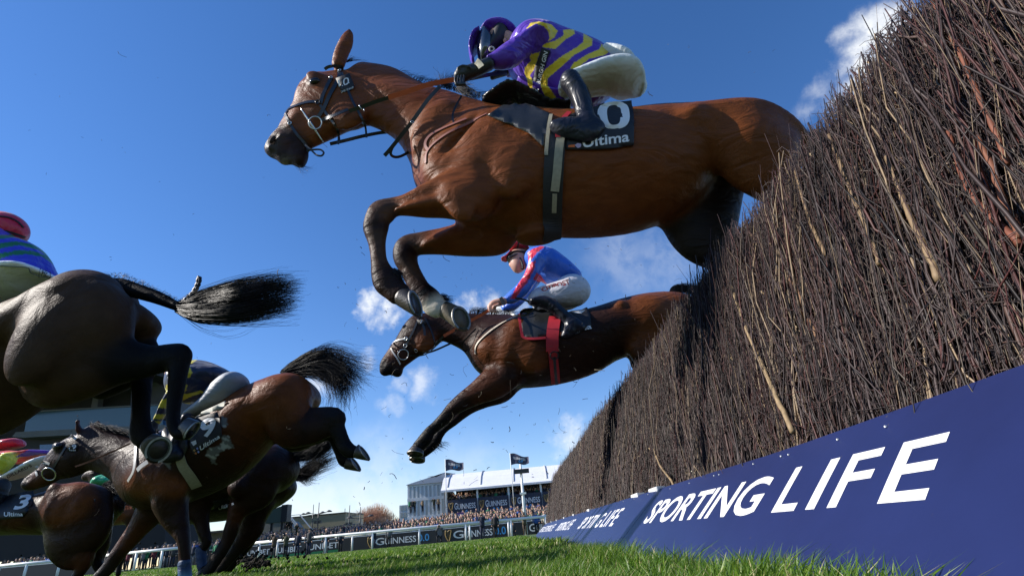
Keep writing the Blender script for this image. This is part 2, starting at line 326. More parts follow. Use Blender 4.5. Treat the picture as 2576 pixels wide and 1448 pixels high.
for pts, r, a, lb in (([(1833, 700), (1850, 745), (1880, 830), (1930, 935), (1965, 1010), (2005, 1088)], .0075, .35, 'long pale peeled stem'),
                      ([(2385, 330), (2420, 440), (2465, 520), (2560, 620)], .0060, 1.0, 'glossy red brown stem'), ([(2345, 0), (2400, 110), (2470, 270), (2530, 420)], .005, .98, None),
                      ([(2230, 395), (2290, 540), (2330, 620), (2360, 700)], .008, .2, None), ([(1985, 1100-400), (2010, 740), (2030, 800), (2065, 880)], .006, .8, None),
                      ([(2085, 340), (2140, 480), (2200, 620), (2215, 660)], .008, .15, None), ([(1645, 1130), (1660, 1170), (1690, 1210), (1700, 1240)], .006, .3, None), ([(1510, 1150), (1520, 1170), (1535, 1190)], .006, .4, None),
                      ([(2460, 340), (2500, 430), (2530, 520), (2576, 600)], .006, .95, None), ([(2000, 430), (2040, 560), (2080, 640)], .006, .15, None)):
    P = spline([face_hit(u, v, .012) for u, v in pts], 6); P += np.cumsum(rng.normal(0, .0008, P.shape), 0)
    V, F = tube(P, .8*r*np.linspace(.8, 1.15, len(P))*(1+.05*rng.normal(size=len(P))), 8)
    o = obj('thick_stem', V, F, M_PALEBARK, fence, attr=np.full(len(V), a))
    if lb: tag(o, lb)
# pale cut ends
mb = MB()
for i in range(90):
    y = -.1+5.5*rng.random()**1.3; z = .45+.7*rng.random(); x = face_x(z, y)-.004; s = .0022+.0032*rng.random(); d = np.array([.1*rng.normal()-.1, .35+.2*rng.normal(), .9]); d /= np.linalg.norm(d)
    P = np.array([x, y, z]); mb.tube([P, P+d*s*3], s*.8, 6)
tag(mb.build('cut_ends', mat('cut_wood', (.50, .36, .20), noise=.3, rough=.7), fence), kind='stuff')
# ------------------------------------------------------------------ the blue boards
M_BLUE = mat('board_blue', (.012, .019, .078), rough=.42, noise=.12, nscale=5, bump=.06, bscale=14, spec=.3, flecks=.5)
_f = [n_ for n_ in M_BLUE.node_tree.nodes if n_.type == 'TEX_NOISE' and abs(n_.inputs['Scale'].default_value-75) < 1]
for n_ in _f: n_.inputs['Scale'].default_value = 42
M_WHITE = mat('sign_white', (.70, .70, .70), rough=.45, noise=.03)
def bpt(y, t, off=0):
    t0 = np.array([XT-XB, 0, ZT]); nrm = np.array([-ZT, 0, XT-XB]); nrm /= np.linalg.norm(nrm)
    bulge = .003*math.sin(math.pi*min(max(t, 0), 1))
    if t > 1.0-1e-6 and t < 1.001: t = 1.0+.07*min(max((1.35-y)/.7, 0), 1.3)
    return np.array([XB-FY*y, y, 0])+t0*t+nrm*(off+bulge)
where = ['nearest blue board, with its two words largest', 'second blue board from the near end', 'middle blue board of the row', 'second blue board from the far end', 'farthest blue board, ending the row']
for i in range(5):
    y0, y1 = SEAMS[i], SEAMS[i+1]-.006
    b = empty('advertising_board', bpt((y0+y1)/2, 0), where[i]+', at the foot of the fence', 'sign board', 'blue boards along the foot of the fence')
    nt = 10; V = []; ny = 12
    for yy in np.linspace(y0, y1, ny):
        V += [bpt(yy, t, .002) for t in np.linspace(-.02, 1, nt)]+[bpt(yy, t, -.012) for t in np.linspace(1, -.02, nt)]
    k = 2*nt; F = [(a*k+j, a*k+(j+1) % k, (a+1)*k+(j+1) % k, (a+1)*k+j) for a in range(ny-1) for j in range(k)]+[tuple(range(k)), tuple((ny-1)*k+j for j in range(k-1, -1, -1))]
    obj('panel', V, F, M_BLUE, b, smooth=False)
    V, F = text_mesh('SPORTING', .018, 0); 
    ya, yb = SEAMS[i+1]-.17, SEAMS[i+1]-.17-1.06
    obj('lettering', [bpt(ya+(yb-ya)*x+.022*t, .508+.285*t, .0025) for x, t in V], F, M_WHITE, b, smooth=False)
    for ch, ya, yb in (('L', 1.179, 1.085), ('I', 1.043, 1.012), ('F', .972, .883), ('E', .838, .741)):
        V, F = text_mesh(ch, .012, 0); ya, yb = ya-2.5+SEAMS[i+1], yb-2.5+SEAMS[i+1]
        obj('letter', [bpt(ya+(yb-ya)*x+.030*t, .513+.297*t, .0025) for x, t in V], F, M_WHITE, b, smooth=False)
    if i:
        for yy in ((y0+.14, y0+.55) if i == 1 else (y0+.12, y0+1.3)):
            m_ = MB(); p0 = bpt(yy, 1.0, .0); m_.box((p0[0]-.008, yy-.10, p0[2]-.008), (p0[0]+.03, yy+.10, p0[2]+.012)); m_.build('bracket', M_WHITE, b)
m_ = MB(); m_.tube(spline([bpt(.95, 1.03, -.02), bpt(.75, 1.1, -.03), bpt(.6, 1.12, -.04), bpt(.3, 1.1, -.04)], 4), .014, 10); o = m_.build('timber_rail', mat('timber', (.36, .26, .14), noise=.3, rough=.7), fence, smooth=True)
# scuffs and screw heads along the top edge
m_ = MB()
for y in (.95, 1.1, 1.3, 1.34, 1.5, 1.75, 1.8, 2.05, 2.3, 2.7, 3.0, 3.3):
    p = bpt(y, .93+.02*rng.random(), .004); m_.box(p-np.array([.0015, .002, .001]), p+np.array([.0015, .002, .002]))
tag(m_.build('screw_heads', M_WHITE, fence), kind='stuff')
# ------------------------------------------------------------------ organic bodies: elliptical chains in a distance field, meshed as ONE surface
def smin(a, b, k):
    h = np.maximum(k-np.abs(a-b), 0)/k; return np.minimum(a, b)-h*h*k*.25
PAL = dict(bay=(.17, .062, .022), dbay=(.085, .03, .013), brown=(.045, .022, .013), dark=(.018, .011, .008), black=(.008, .007, .006), rust=(.25, .075, .018), grey=(.055, .045, .038), pale=(.52, .47, .38), white=(.7, .68, .62), hoof=(.05, .045, .038), skin=(.50, .27, .19), pink=(.3, .18, .15))
class Chain:
    def __init__(s, secs, T, Y, k=.04, col='bay', op=1, m=4):
        x0, y0, sc = T; f = W/3840.0; rows = []; cols = []
        for q in secs:
            u1, v1, u2, v2 = [(q[0]/sc+x0)*f, (q[1]/sc+y0)*f, (q[2]/sc+x0)*f, (q[3]/sc+y0)*f]; b = q[4]; dy = q[5] if len(q) > 5 and isinstance(q[5], (int, float)) else 0.0
            c = col
            for z in q[5:]:
                if isinstance(z, (str, tuple)): c = z
            P1, P2 = at(u1, v1, Y+dy), at(u2, v2, Y+dy); C = (P1+P2)/2; a = np.linalg.norm(P1-P2)/2+1e-4; e = (P1-P2)/(2*a)
            rd = C-CO; sl_ = (rd@e)/rd[1]; a = math.sqrt(max(a*a-(b*sl_)**2, (.4*a)**2))
            rows.append([*C, *e, a, b]+list(PAL[c] if isinstance(c, str) else c))
        D = spline(rows, m); s.C = D[:, :3]; e = D[:, 3:6]; s.a = np.maximum(D[:, 6], .002); s.b = np.maximum(D[:, 7], .002); s.col = np.clip(D[:, 8:11], 0, 1); s.k = k; s.op = op
        T_ = np.gradient(s.C, axis=0); T_ /= np.linalg.norm(T_, axis=1)[:, None]+1e-9
        Nn = e-(np.sum(e*T_, 1))[:, None]*T_; Nn /= np.linalg.norm(Nn, axis=1)[:, None]+1e-9; s.T = T_; s.N = Nn; s.B = np.cross(T_, Nn)
    def bounds(s):
        r = np.maximum(s.a, s.b)[:, None]; return (s.C-r).min(0), (s.C+r).max(0)
    def seg(s, i, p):
        A, B = s.C[i], s.C[i+1]; d = B-A; L2 = d@d+1e-12; t = np.clip(((p-A)@d)/L2, 0, 1)
        a = s.a[i]+(s.a[i+1]-s.a[i])*t; b = s.b[i]+(s.b[i+1]-s.b[i])*t
        q = p-A-t[..., None]*d; n = s.N[i]+s.N[i+1]; n /= np.linalg.norm(n); bb = s.B[i]+s.B[i+1]; bb /= np.linalg.norm(bb)
        qn = q@n; qb = q@bb; qt2 = np.maximum((q*q).sum(-1)-qn*qn-qb*qb, 0); m_ = np.minimum(a, b)
        r = np.sqrt((qn/a)**2+(qb/b)**2+qt2/(m_*m_)); g = np.sqrt((qn/a**2)**2+(qb/b**2)**2+qt2/m_**4)
        return np.where(r > .3, r*(r-1)/np.maximum(g, 1e-6), -m_*.7), t
    def dist(s, p):
        D = np.full(p.shape[:-1], 9.0); K = np.zeros(p.shape[:-1]+(3,))
        for i in range(len(s.C)-1):
            d, t = s.seg(i, p); w = d < D; D = np.where(w, d, D); c = s.col[i]+(s.col[i+1]-s.col[i])*t[..., None]; K = np.where(w[..., None], c, K)
        return D, K
class Blob(Chain):
    """one ellipsoid: pixel centre, offset dy, in-plane half-lengths along angle (deg, from +X up), lateral half-width"""
    def __init__(s, u, v, T, Y, dy, ra, rb, rl, ang=0, k=.05, col='bay', op=1):
        f = W/3840.0; C = at((u/T[2]+T[0])*f, (v/T[2]+T[1])*f, Y+dy); an = math.radians(ang); X = np.array([math.cos(an), 0, math.sin(an)]); s.k = k; s.op = op
        s.C = np.array([C, C+X*1e-4]); s.a = np.array([rb, rb]); s.b = np.array([rl, rl]); s.ra = ra; s.T = np.array([X, X]); Z = np.array([-math.sin(an), 0, math.cos(an)]); s.N = np.array([Z, Z]); s.B = np.array([[0, 1.0, 0]]*2); s.col = np.array([PAL[col] if isinstance(col, str) else col]*2)
    def bounds(s):
        r = max(s.ra, s.a[0], s.b[0]); return s.C[0]-r, s.C[0]+r
    def seg(s, i, p):
        q = p-s.C[0]; x = q@s.T[0]; n = q@s.N[0]; b = q@s.B[0]
        r = np.sqrt((x/s.ra)**2+(n/s.a[0])**2+(b/s.b[0])**2); g = np.sqrt((x/s.ra**2)**2+(n/s.a[0]**2)**2+(b/s.b[0]**2)**2)
        return np.where(r > .3, r*(r-1)/np.maximum(g, 1e-6), -.7*min(s.ra, s.a[0], s.b[0])), np.zeros(p.shape[:-1])
def field_mesh(chains, h=.01, smooth=2):
    lo = np.min([c.bounds()[0] for c in chains if c.op > 0], 0)-.05; hi = np.max([c.bounds()[1] for c in chains if c.op > 0], 0)+.05
    n = np.ceil((hi-lo)/h).astype(int)+1; ax = [lo[i]+h*np.arange(n[i]) for i in range(3)]
    D = np.full(n, 1.0, np.float32)
    for c in chains:
        mg = c.k+.03; bl, bh = c.bounds(); i0 = np.clip(((bl-mg-lo)/h).astype(int), 0, n-1); i1 = np.clip(((bh+mg-lo)/h).astype(int)+2, 1, n)
        S_ = np.full(i1-i0, 1.0, np.float32)
        for i in range(len(c.C)-1):
            if isinstance(c, Blob): l2, h2 = c.bounds()
            else:
                r = max(c.a[i], c.b[i], c.a[i+1], c.b[i+1]); l2 = np.minimum(c.C[i], c.C[i+1])-r; h2 = np.maximum(c.C[i], c.C[i+1])+r
            j0 = np.maximum(((l2-mg-lo)/h).astype(int), i0); j1 = np.minimum(((h2+mg-lo)/h).astype(int)+2, i1)
            if (j1 <= j0).any(): continue
            G = np.stack(np.meshgrid(ax[0][j0[0]:j1[0]], ax[1][j0[1]:j1[1]], ax[2][j0[2]:j1[2]], indexing='ij'), -1)
            d, _ = c.seg(i, G); sl_ = tuple(slice(a-o, b-o) for a, b, o in zip(j0, j1, i0)); S_[sl_] = np.minimum(S_[sl_], d)
        sl_ = tuple(slice(a, b) for a, b in zip(i0, i1))
        if c.op > 0: D[sl_] = smin(D[sl_], S_, c.k)
        else: D[sl_] = -smin(-D[sl_], S_, c.k)
    V, F = surface_nets(D, lo, h)
    if smooth: V = relax(V, F, smooth)
    return V, F
def surface_nets(D, lo, h):
    s = D < 0; nx, ny, nz = D.shape
    cs = [s[i:nx-1+i, j:ny-1+j, k:nz-1+k] for i in (0, 1) for j in (0, 1) for k in (0, 1)]
    cnt = sum(c.astype(np.int8) for c in cs); act = (cnt > 0) & (cnt < 8); I = np.argwhere(act); idx = np.full(act.shape, -1, np.int64); idx[act] = np.arange(len(I))
    P = np.zeros((len(I), 3)); Cn = np.zeros(len(I)); 
    g = lambda o: D[I[:, 0]+o[0], I[:, 1]+o[1], I[:, 2]+o[2]]
    for ax_ in range(3):
        for a in (0, 1):
            for b in (0, 1):
                o = [0, 0, 0]; oth = [q for q in range(3) if q != ax_]; o[oth[0]] = a; o[oth[1]] = b; o2 = list(o); o2[ax_] = 1
                d0, d1 = g(o), g(o2); m_ = (d0 < 0) != (d1 < 0); t = np.where(m_, d0/np.where(m_, d0-d1, 1), 0)
                q = np.array(o, float)[None]+np.zeros((len(I), 3)); q[:, ax_] = t; P += q*m_[:, None]; Cn += m_
    V = lo+(I+P/np.maximum(Cn, 1)[:, None])*h; Fs = []
    for ax_ in range(3):
        sl0 = [slice(1, -1)]*3; sl0[ax_] = slice(0, -1); sl1 = list(sl0); sl1[ax_] = slice(1, None)
        A = s[tuple(sl0)]; B = s[tuple(sl1)]; E_ = np.argwhere(A != B); fl = A[tuple(E_.T)]
        E_ = E_+np.array([0 if q == ax_ else 1 for q in range(3)]); o1, o2 = [(1, 2), (2, 0), (0, 1)][ax_]
        q = []
        for a, b in ((0, 0), (1, 0), (1, 1), (0, 1)):
            c = E_.copy(); c[:, o1] -= a; c[:, o2] -= b; q.append(idx[c[:, 0], c[:, 1], c[:, 2]])
        q = np.stack(q, 1); q[~fl] = q[~fl][:, ::-1]; Fs.append(q)
    F = np.vstack(Fs); F = F[(F >= 0).all(1)]; return V, F
def relax(V, F, it):
    e = np.vstack([F[:, [0, 1]], F[:, [1, 2]], F[:, [2, 3]], F[:, [3, 0]]]); 
    for k in range(it):
        S_ = np.zeros_like(V); c = np.zeros(len(V))
        for ax_ in range(3): S_[:, ax_] = np.bincount(e[:, 0], V[e[:, 1], ax_], len(V))+np.bincount(e[:, 1], V[e[:, 0], ax_], len(V))
        c = np.bincount(e[:, 0], minlength=len(V))+np.bincount(e[:, 1], minlength=len(V)); V = V+.5*(S_/np.maximum(c, 1)[:, None]-V)
    return V
def vert_cols(V, chains, sig=.012):
    num = np.zeros((len(V), 3)); den = np.zeros(len(V))
    for c in chains:
        if c.op < 0: continue
        l, hh = c.bounds(); sel = ((V > l-.06) & (V < hh+.06)).all(1)
        if not sel.any(): continue
        d, K = c.dist(V[sel]); w = np.exp(-np.clip(d, -.02, .3)/sig); num[sel] += w[:, None]*K; den[sel] += w
    return num/np.maximum(den, 1e-12)[:, None]
def organic(name, chains, m, parent=None, h=.01, smooth=2, sig=.012, recol=None):
    V, F = field_mesh(chains, h, smooth); C = vert_cols(V, chains, sig)
    if recol is not None: C = recol(V, C)
    o = obj(name, V, F, m, parent, True, col=C); o_b = BVHTree.FromPolygons([tuple(v) for v in V], [tuple(int(i) for i in f) for f in F]); return o, o_b
def pxl(p, T): f = W/3840.0; return (p[0]/T[2]+T[0])*f, (p[1]/T[2]+T[1])*f
LAST = [True]
def bvh_of(o):
    V = [tuple(np.array(v.co)+BASE[o.name]) for v in o.data.vertices]; return BVHTree.FromPolygons(V, [tuple(p.vertices) for p in o.data.polygons])
def hit(bvh, p, T, off=.004, Yd=2.0):
    """where the line of sight through a point of the photograph meets a surface already built"""
    u, v = pxl(p, T); d = ray(u, v); d = d/np.linalg.norm(d); best = None
    for b in (bvh if isinstance(bvh, (list, tuple)) else [bvh]):
        loc, nr, i, ds = b.ray_cast(Vector(CO), Vector(d))
        if loc is not None and (best is None or ds < best[2]):
            nr = np.array(nr); nr = nr if nr@d < 0 else -nr; best = (np.array(loc)+nr*off, nr, ds)
    LAST[0] = best is not None
    if best is None: return at(u, v, Yd), -d
    return best[0], best[1]
def strap(name, pts, T, bvh, w, m, parent, Yd, th=.003, off=.003, seg=.012, closed=False):
    P = spline(np.array(pts, float), 8); Q, Nn = [], []
    for p in P:
        a, b = hit(bvh, p, T, off, Yd); Q.append(a); Nn.append(b)
    Q = np.array(Q); Nn = np.array(Nn)
    for _ in range(2): Q[1:-1] = .25*Q[:-2]+.5*Q[1:-1]+.25*Q[2:]; Nn[1:-1] = .25*Nn[:-2]+.5*Nn[1:-1]+.25*Nn[2:]
    Nn /= np.linalg.norm(Nn, axis=1)[:, None]; T_ = np.gradient(Q, axis=0); T_ /= np.linalg.norm(T_, axis=1)[:, None]+1e-9; S_ = np.cross(T_, Nn); S_ /= np.linalg.norm(S_, axis=1)[:, None]+1e-9
    V = np.stack([Q-S_*w/2, Q+S_*w/2, Q+S_*w/2+Nn*th, Q-S_*w/2+Nn*th], 1).reshape(-1, 3); k = 4
    F = [(a*k+j, a*k+(j+1) % k, (a+1)*k+(j+1) % k, (a+1)*k+j) for a in range(len(Q)-1) for j in range(k)]+[(3, 2, 1, 0), tuple((len(Q)-1)*k+j for j in range(4))]
    return obj(name, V, F, m, parent, smooth=False)
def line3(name, pts, T, Y, r, m, parent, n=8, mm=8, Ys=None):
    P = np.array([at(*pxl(p, T), (Ys[i] if Ys else Y)) for i, p in enumerate(pts)]); V, F = tube(spline(P, mm), r, n); return obj(name, V, F, m, parent)
def fill_poly(poly, step):
    """regular triangulated grid clipped to a polygon, in photo units of the crop"""
    bm = bmesh.new(); vs = [bm.verts.new((x, y, 0)) for x, y in poly]; f = bm.faces.new(vs); P = np.array(poly, float); lo, hi = P.min(0), P.max(0)
    for ax_ in (0, 1):
        for c in np.arange(lo[ax_]+step, hi[ax_], step):
            co = [0, 0, 0]; co[ax_] = c; no = [0, 0, 0]; no[ax_] = 1
            bmesh.ops.bisect_plane(bm, geom=bm.verts[:]+bm.edges[:]+bm.faces[:], plane_co=co, plane_no=no, clear_inner=False, clear_outer=False)
    bmesh.ops.triangulate(bm, faces=bm.faces); bm.verts.index_update(); V = np.array([v.co[:2] for v in bm.verts]); F = [tuple(v.index for v in f.verts) for f in bm.faces]; bm.free(); return V, F
def drape(name, poly, T, bvh, m, parent, Yd, off=.008, th=.005, step=25, sm=2, V2=None, F2=None, ripple=0):
    """a cloth (or text) laid on a surface: thick sheet"""
    if V2 is None: V2, F2 = fill_poly(poly, step)
    Q, Nn, ok = [], [], []
    for p in V2:
        a, b = hit(bvh, p, T, off, Yd); Q.append(a); Nn.append(b); ok.append(LAST[0])
    ok = np.array(ok); Q = np.array(Q); Nn = np.array(Nn); dp = np.linalg.norm(Q-CO, axis=1); dr = (Q-CO)/dp[:, None]
    E_ = np.array([(f[i], f[(i+1) % 3]) for f in F2 for i in range(3)])
    if not ok.all() and ok.any():                             # carry the cloth's distance outward where it stands clear of the body
        known = ok.copy()
        for _ in range(60):
            w = np.bincount(E_[:, 0], known[E_[:, 1]].astype(float), len(dp))+np.bincount(E_[:, 1], known[E_[:, 0]].astype(float), len(dp)); s_ = np.bincount(E_[:, 0], dp[E_[:, 1]]*known[E_[:, 1]], len(dp))+np.bincount(E_[:, 1], dp[E_[:, 0]]*known[E_[:, 0]], len(dp))
            upd = (~ok) & (w > 0); dp = np.where(upd, s_/np.maximum(w, 1e-9), dp); known |= upd
    for _ in range(sm):                                       # smooth only along the line of sight, so cloth bridges hollows
        s_ = np.bincount(E_[:, 0], dp[E_[:, 1]], len(dp))+np.bincount(E_[:, 1], dp[E_[:, 0]], len(dp)); c = np.bincount(E_[:, 0], minlength=len(dp))+np.bincount(E_[:, 1], minlength=len(dp)); dp = .4*dp+.6*s_/np.maximum(c, 1)
    if ripple: dp = dp+ripple*np.sin(V2[:, 0]*.045+V2[:, 1]*.02)
    Q = CO+dr*dp[:, None]
    if not th: return obj(name, Q, F2, m, parent)
    n = len(Q); cnt = {}
    for f in F2:
        for i in range(3):
            e = (f[i], f[(i+1) % 3]); cnt[e] = 1
    bd = [e for e in cnt if (e[1], e[0]) not in cnt]
    F = [tuple(f) for f in F2]+[(f[2]+n, f[1]+n, f[0]+n) for f in F2]+[(e[1], e[0], e[0]+n, e[1]+n) for e in bd]
    return obj(name, np.vstack([Q, Q+dr*th]), F, m, parent, smooth=True)
def text_drape(s, quad, T, bvh, m, parent, Yd, off=.012, bold=.02, name='lettering', shear=0):
    V, F = text_mesh(s, bold, shear); q = np.array(quad, float); x, y = V[:, :1], V[:, 1:]
    P = (1-x)*(1-y)*q[0]+x*(1-y)*q[1]+x*y*q[2]+(1-x)*y*q[3]
    return drape(name, None, T, bvh, m, parent, Yd, off=off, th=0, V2=P, F2=F, sm=0)
def hair(name, roots, tips, mids, n, r, m, parent, spread=.01, tipspread=.04, seed=1, mm=8, frizz=.003, curl=None):
    """strands between spline guides; roots/mids/tips are 3-D points lists (guides share length)"""
    rg = np.random.default_rng(seed); G = np.array([spline(np.array(g), mm) for g in roots]); k = len(G); L = G.shape[1]
    w = rg.random(n)*(k-1); i = np.minimum(w.astype(int), k-2); f = (w-i)[:, None, None]; P = G[i]*(1-f)+G[i+1]*f; t = np.linspace(0, 1, L)[None, :, None]
    nc_ = max(n//22, 4); cl_ = rg.normal(0, 1, (nc_, 1, 3)); off = .85*cl_[rg.integers(0, nc_, n)]+.38*rg.normal(0, 1, (n, 1, 3)); P = P+off*(spread+(tipspread-spread)*t); P += np.cumsum(rg.normal(0, frizz, (n, L, 3)), 1)*t
    ln = (.45+.55*rg.random(n)**.55); sidx = np.linspace(0, 1, L)[None]*ln[:, None]*(L-1); a = np.minimum(sidx.astype(int), L-2); fr = (sidx-a)[..., None]
    P = np.take_along_axis(P, a[..., None].repeat(3, 2), 1)*(1-fr)+np.take_along_axis(P, (a+1)[..., None].repeat(3, 2), 1)*fr
    R = r*(.6+.8*rg.random(n))[:, None]*(1-.75*np.linspace(0, 1, L))[None]; V, F = many_tubes(P, R, 3); return obj(name, V, F, m, parent)
# ------------------------------------------------------------------ coats, leather, cloth
TO = (0, 0, W/3840.0)
M_COAT = mat('horse_coat', rough=.42, spec=.12, noise=.24, nscale=14, bump=.25, bscale=150, attr=True, stretch=(1, 1, 2.2), bump2=(.35, 7.0), flecks=.6)
M_HAIR = mat('horse_hair', (.007, .006, .006), rough=.45, spec=.3, noise=.3, nscale=30)
M_HOOF = mat('hoof_horn', (.045, .036, .027), rough=.35, noise=.35, nscale=30, bump=.2, bscale=50, stretch=(1, 1, 6), spec=.6)
M_SOLE = mat('hoof_sole', (.045, .05, .03), rough=.9, noise=.5, nscale=50, bump=.6, bscale=60)
M_STEEL = mat('steel', (.62, .62, .60), rough=.28, metal=1.0)
M_LEATH = mat('black_leather', (.010, .010, .011), rough=.35, spec=.5, noise=.2, bump=.1, bscale=200)
M_BLK = mat('black_cloth', (.012, .012, .014), rough=.6, noise=.15, bump=.15, bscale=120)
M_BOOT = mat('boot_leather', (.010, .011, .018), rough=.36, spec=.35, noise=.2, bump=.3, bscale=22, bump2=(.5, 9.0))
M_SILK = mat('racing_silk', rough=.38, spec=.5, noise=.08, nscale=12, bump=.35, bscale=22, attr=True, sheen=.15, bump2=(.8, 7.0))
M_BREECH = mat('breeches_cloth', rough=.55, noise=.06, nscale=20, bump=.35, bscale=18, attr=True, bump2=(.45, 6.0), stretch=(1, 1, 1.8))
M_SKIN = mat('skin', rough=.5, noise=.1, nscale=30, attr=True)
M_EYE = mat('eye_dark', (.008, .005, .004), rough=.12, spec=.4)
M_WHITE2 = mat('print_white', (.72, .72, .72), rough=.5)
M_ORANGE = mat('rein_orange', (.52, .095, .02), rough=.5, bump=.4, bscale=300, noise=.1)
M_RED = mat('strap_red', (.42, .012, .022), rough=.55, noise=.15)
M_ELAST = mat('girth_elastic', (.30, .27, .19), rough=.7, noise=.2, nscale=60)
M_GOG = mat('goggle_lens', (.015, .02, .03), rough=.06, spec=.9, coat=.6)
PAL.update(shank=(.060, .031, .019), bay=(.145, .043, .0115), dbay=(.058, .018, .007), brown=(.024, .010, .006), dark=(.014, .009, .007), black=(.006, .005, .005), purple=(.085, .022, .38), yellow=(.75, .55, .03), lgrey=(.60, .64, .66), blue=(.03, .13, .58), red=(.55, .02, .045), rblue=(.04, .045, .55), green=(.01, .16, .07), navy=(.012, .018, .05), yell2=(.62, .52, .03), greyw=(.52, .52, .56), pgrey=(.84, .86, .86), dgrey=(.27, .30, .33), blackc=(.012, .012, .013), glove=(.012, .014, .016), violet=(.09, .02, .32), emer=(.01, .30, .14), lime=(.6, .6, .05))
def hoof(parent, c, s, Y, r0, r1, n, T=TO, m=None, shoe=True, tip=.6, cut=None):
    """hoof horn from the coronet c to the sole s (points of the photo), n = direction the sole faces; > sole and shoe"""
    C, S_ = at(*pxl(c, T), Y), at(*pxl(s, T), Y); n = np.array(n, float); n /= np.linalg.norm(n); ax_ = (S_-C)
    a0 = ax_/np.linalg.norm(ax_); k = 20; th = np.linspace(0, 2*math.pi, k, endpoint=False)
    up = np.array([0, 1.0, 0]); X1 = np.cross(n, up); X1 /= np.linalg.norm(X1); Y1 = np.cross(X1, n); V = []
    X0 = np.cross(a0, up); X0 /= np.linalg.norm(X0); Y0 = np.cross(X0, a0)
    for t in (0, .15, .5, .9, 1.0):
        ct = C+ax_*t; X = X0*(1-t)+X1*t; Yv = Y0*(1-t)+Y1*t; r = r0+(r1-r0)*t; r = r*(.97 if t == 0 else 1)
        V.append(ct+r*(np.cos(th)[:, None]*X*(1.08)+np.sin(th)[:, None]*Yv*.92))
    V = np.vstack(V); F = [(i*k+j, i*k+(j+1) % k, (i+1)*k+(j+1) % k, (i+1)*k+j) for i in range(4) for j in range(k)]+[tuple(range(k-1, -1, -1)), tuple(4*k+j for j in range(k))]
    h_ = obj('hoof', V, F, m or M_HOOF, parent)
    rr = r1*.985; V = []; F = []
    ang = np.linspace(.35*math.pi*0+.55, 2*math.pi-.55, 26)
    for t in ang:
        d = np.cos(t)*X1*1.08*(-1)+np.sin(t)*Y1*.92
        for q, dz in ((rr, .0), (rr, .006), (rr*.84, .006), (rr*.84, .0)): V.append(S_+d*q+n*dz)
    F = [(i*4+j, i*4+(j+1) % 4, (i+1)*4+(j+1) % 4, (i+1)*4+j) for i in range(25) for j in range(4)]+[(3, 2, 1, 0), (100, 101, 102, 103)]
    if shoe: obj('shoe', V, F, mat('worn_shoe', (.30, .29, .27), rough=.5, metal=.7, noise=.5, nscale=40), h_, smooth=False)
    V = [S_-n*.012]+[S_+n*.003+rr*.86*(np.cos(t)*X1*1.08+np.sin(t)*Y1*.92) for t in th]; F = [(0, i+1, (i+1) % k+1) for i in range(k)]
    obj('sole', V, F, M_SOLE, h_, smooth=False); return h_
def torus(parent, name, c, T, Y, R, r, nrm, m, off=None):
    C = off if off is not None else at(*pxl(c, T), Y); n = np.array(nrm, float); n /= np.linalg.norm(n); X = np.cross(n, (0, 0, 1.0)); X /= np.linalg.norm(X); Z = np.cross(X, n)
    th = np.linspace(0, 2*math.pi, 33)[:-1]; P = C+R*(np.cos(th)[:, None]*X+np.sin(th)[:, None]*Z); V = []
    for t, p in zip(th, P):
        d = (p-C)/R
        for a in np.linspace(0, 2*math.pi, 7)[:-1]: V.append(p+r*(math.cos(a)*d+math.sin(a)*n))
    F = [(i*6+j, i*6+(j+1) % 6, ((i+1) % 32)*6+(j+1) % 6, ((i+1) % 32)*6+j) for i in range(32) for j in range(6)]
    return obj(name, V, F, m, parent)
def eye(parent, c, T, bvh, r=.02):
    P, n = hit(bvh, c, T, -.008); bm = bmesh.new(); bmesh.ops.create_uvsphere(bm, u_segments=16, v_segments=10, radius=r); V = np.array([v.co[:] for v in bm.verts]); F = [tuple(v.index for v in f.verts) for f in bm.faces]; bm.free()
    return obj('eye', V*np.array([1.25, .7, .9])+P, F, M_EYE, parent)
# ------------------------------------------------------------------ horse ten: bay, flying over the fence
Y10 = 2.12; T1 = (950, 50, 2.2275); T4 = (1300, 600, 2.069); T2 = (1650, 50, 2.2275); T3 = (2300, 300, 2.069)
h10 = empty('racehorse', at(1500, 450, Y10), 'x', 'horse', 'racehorses jumping the fence')
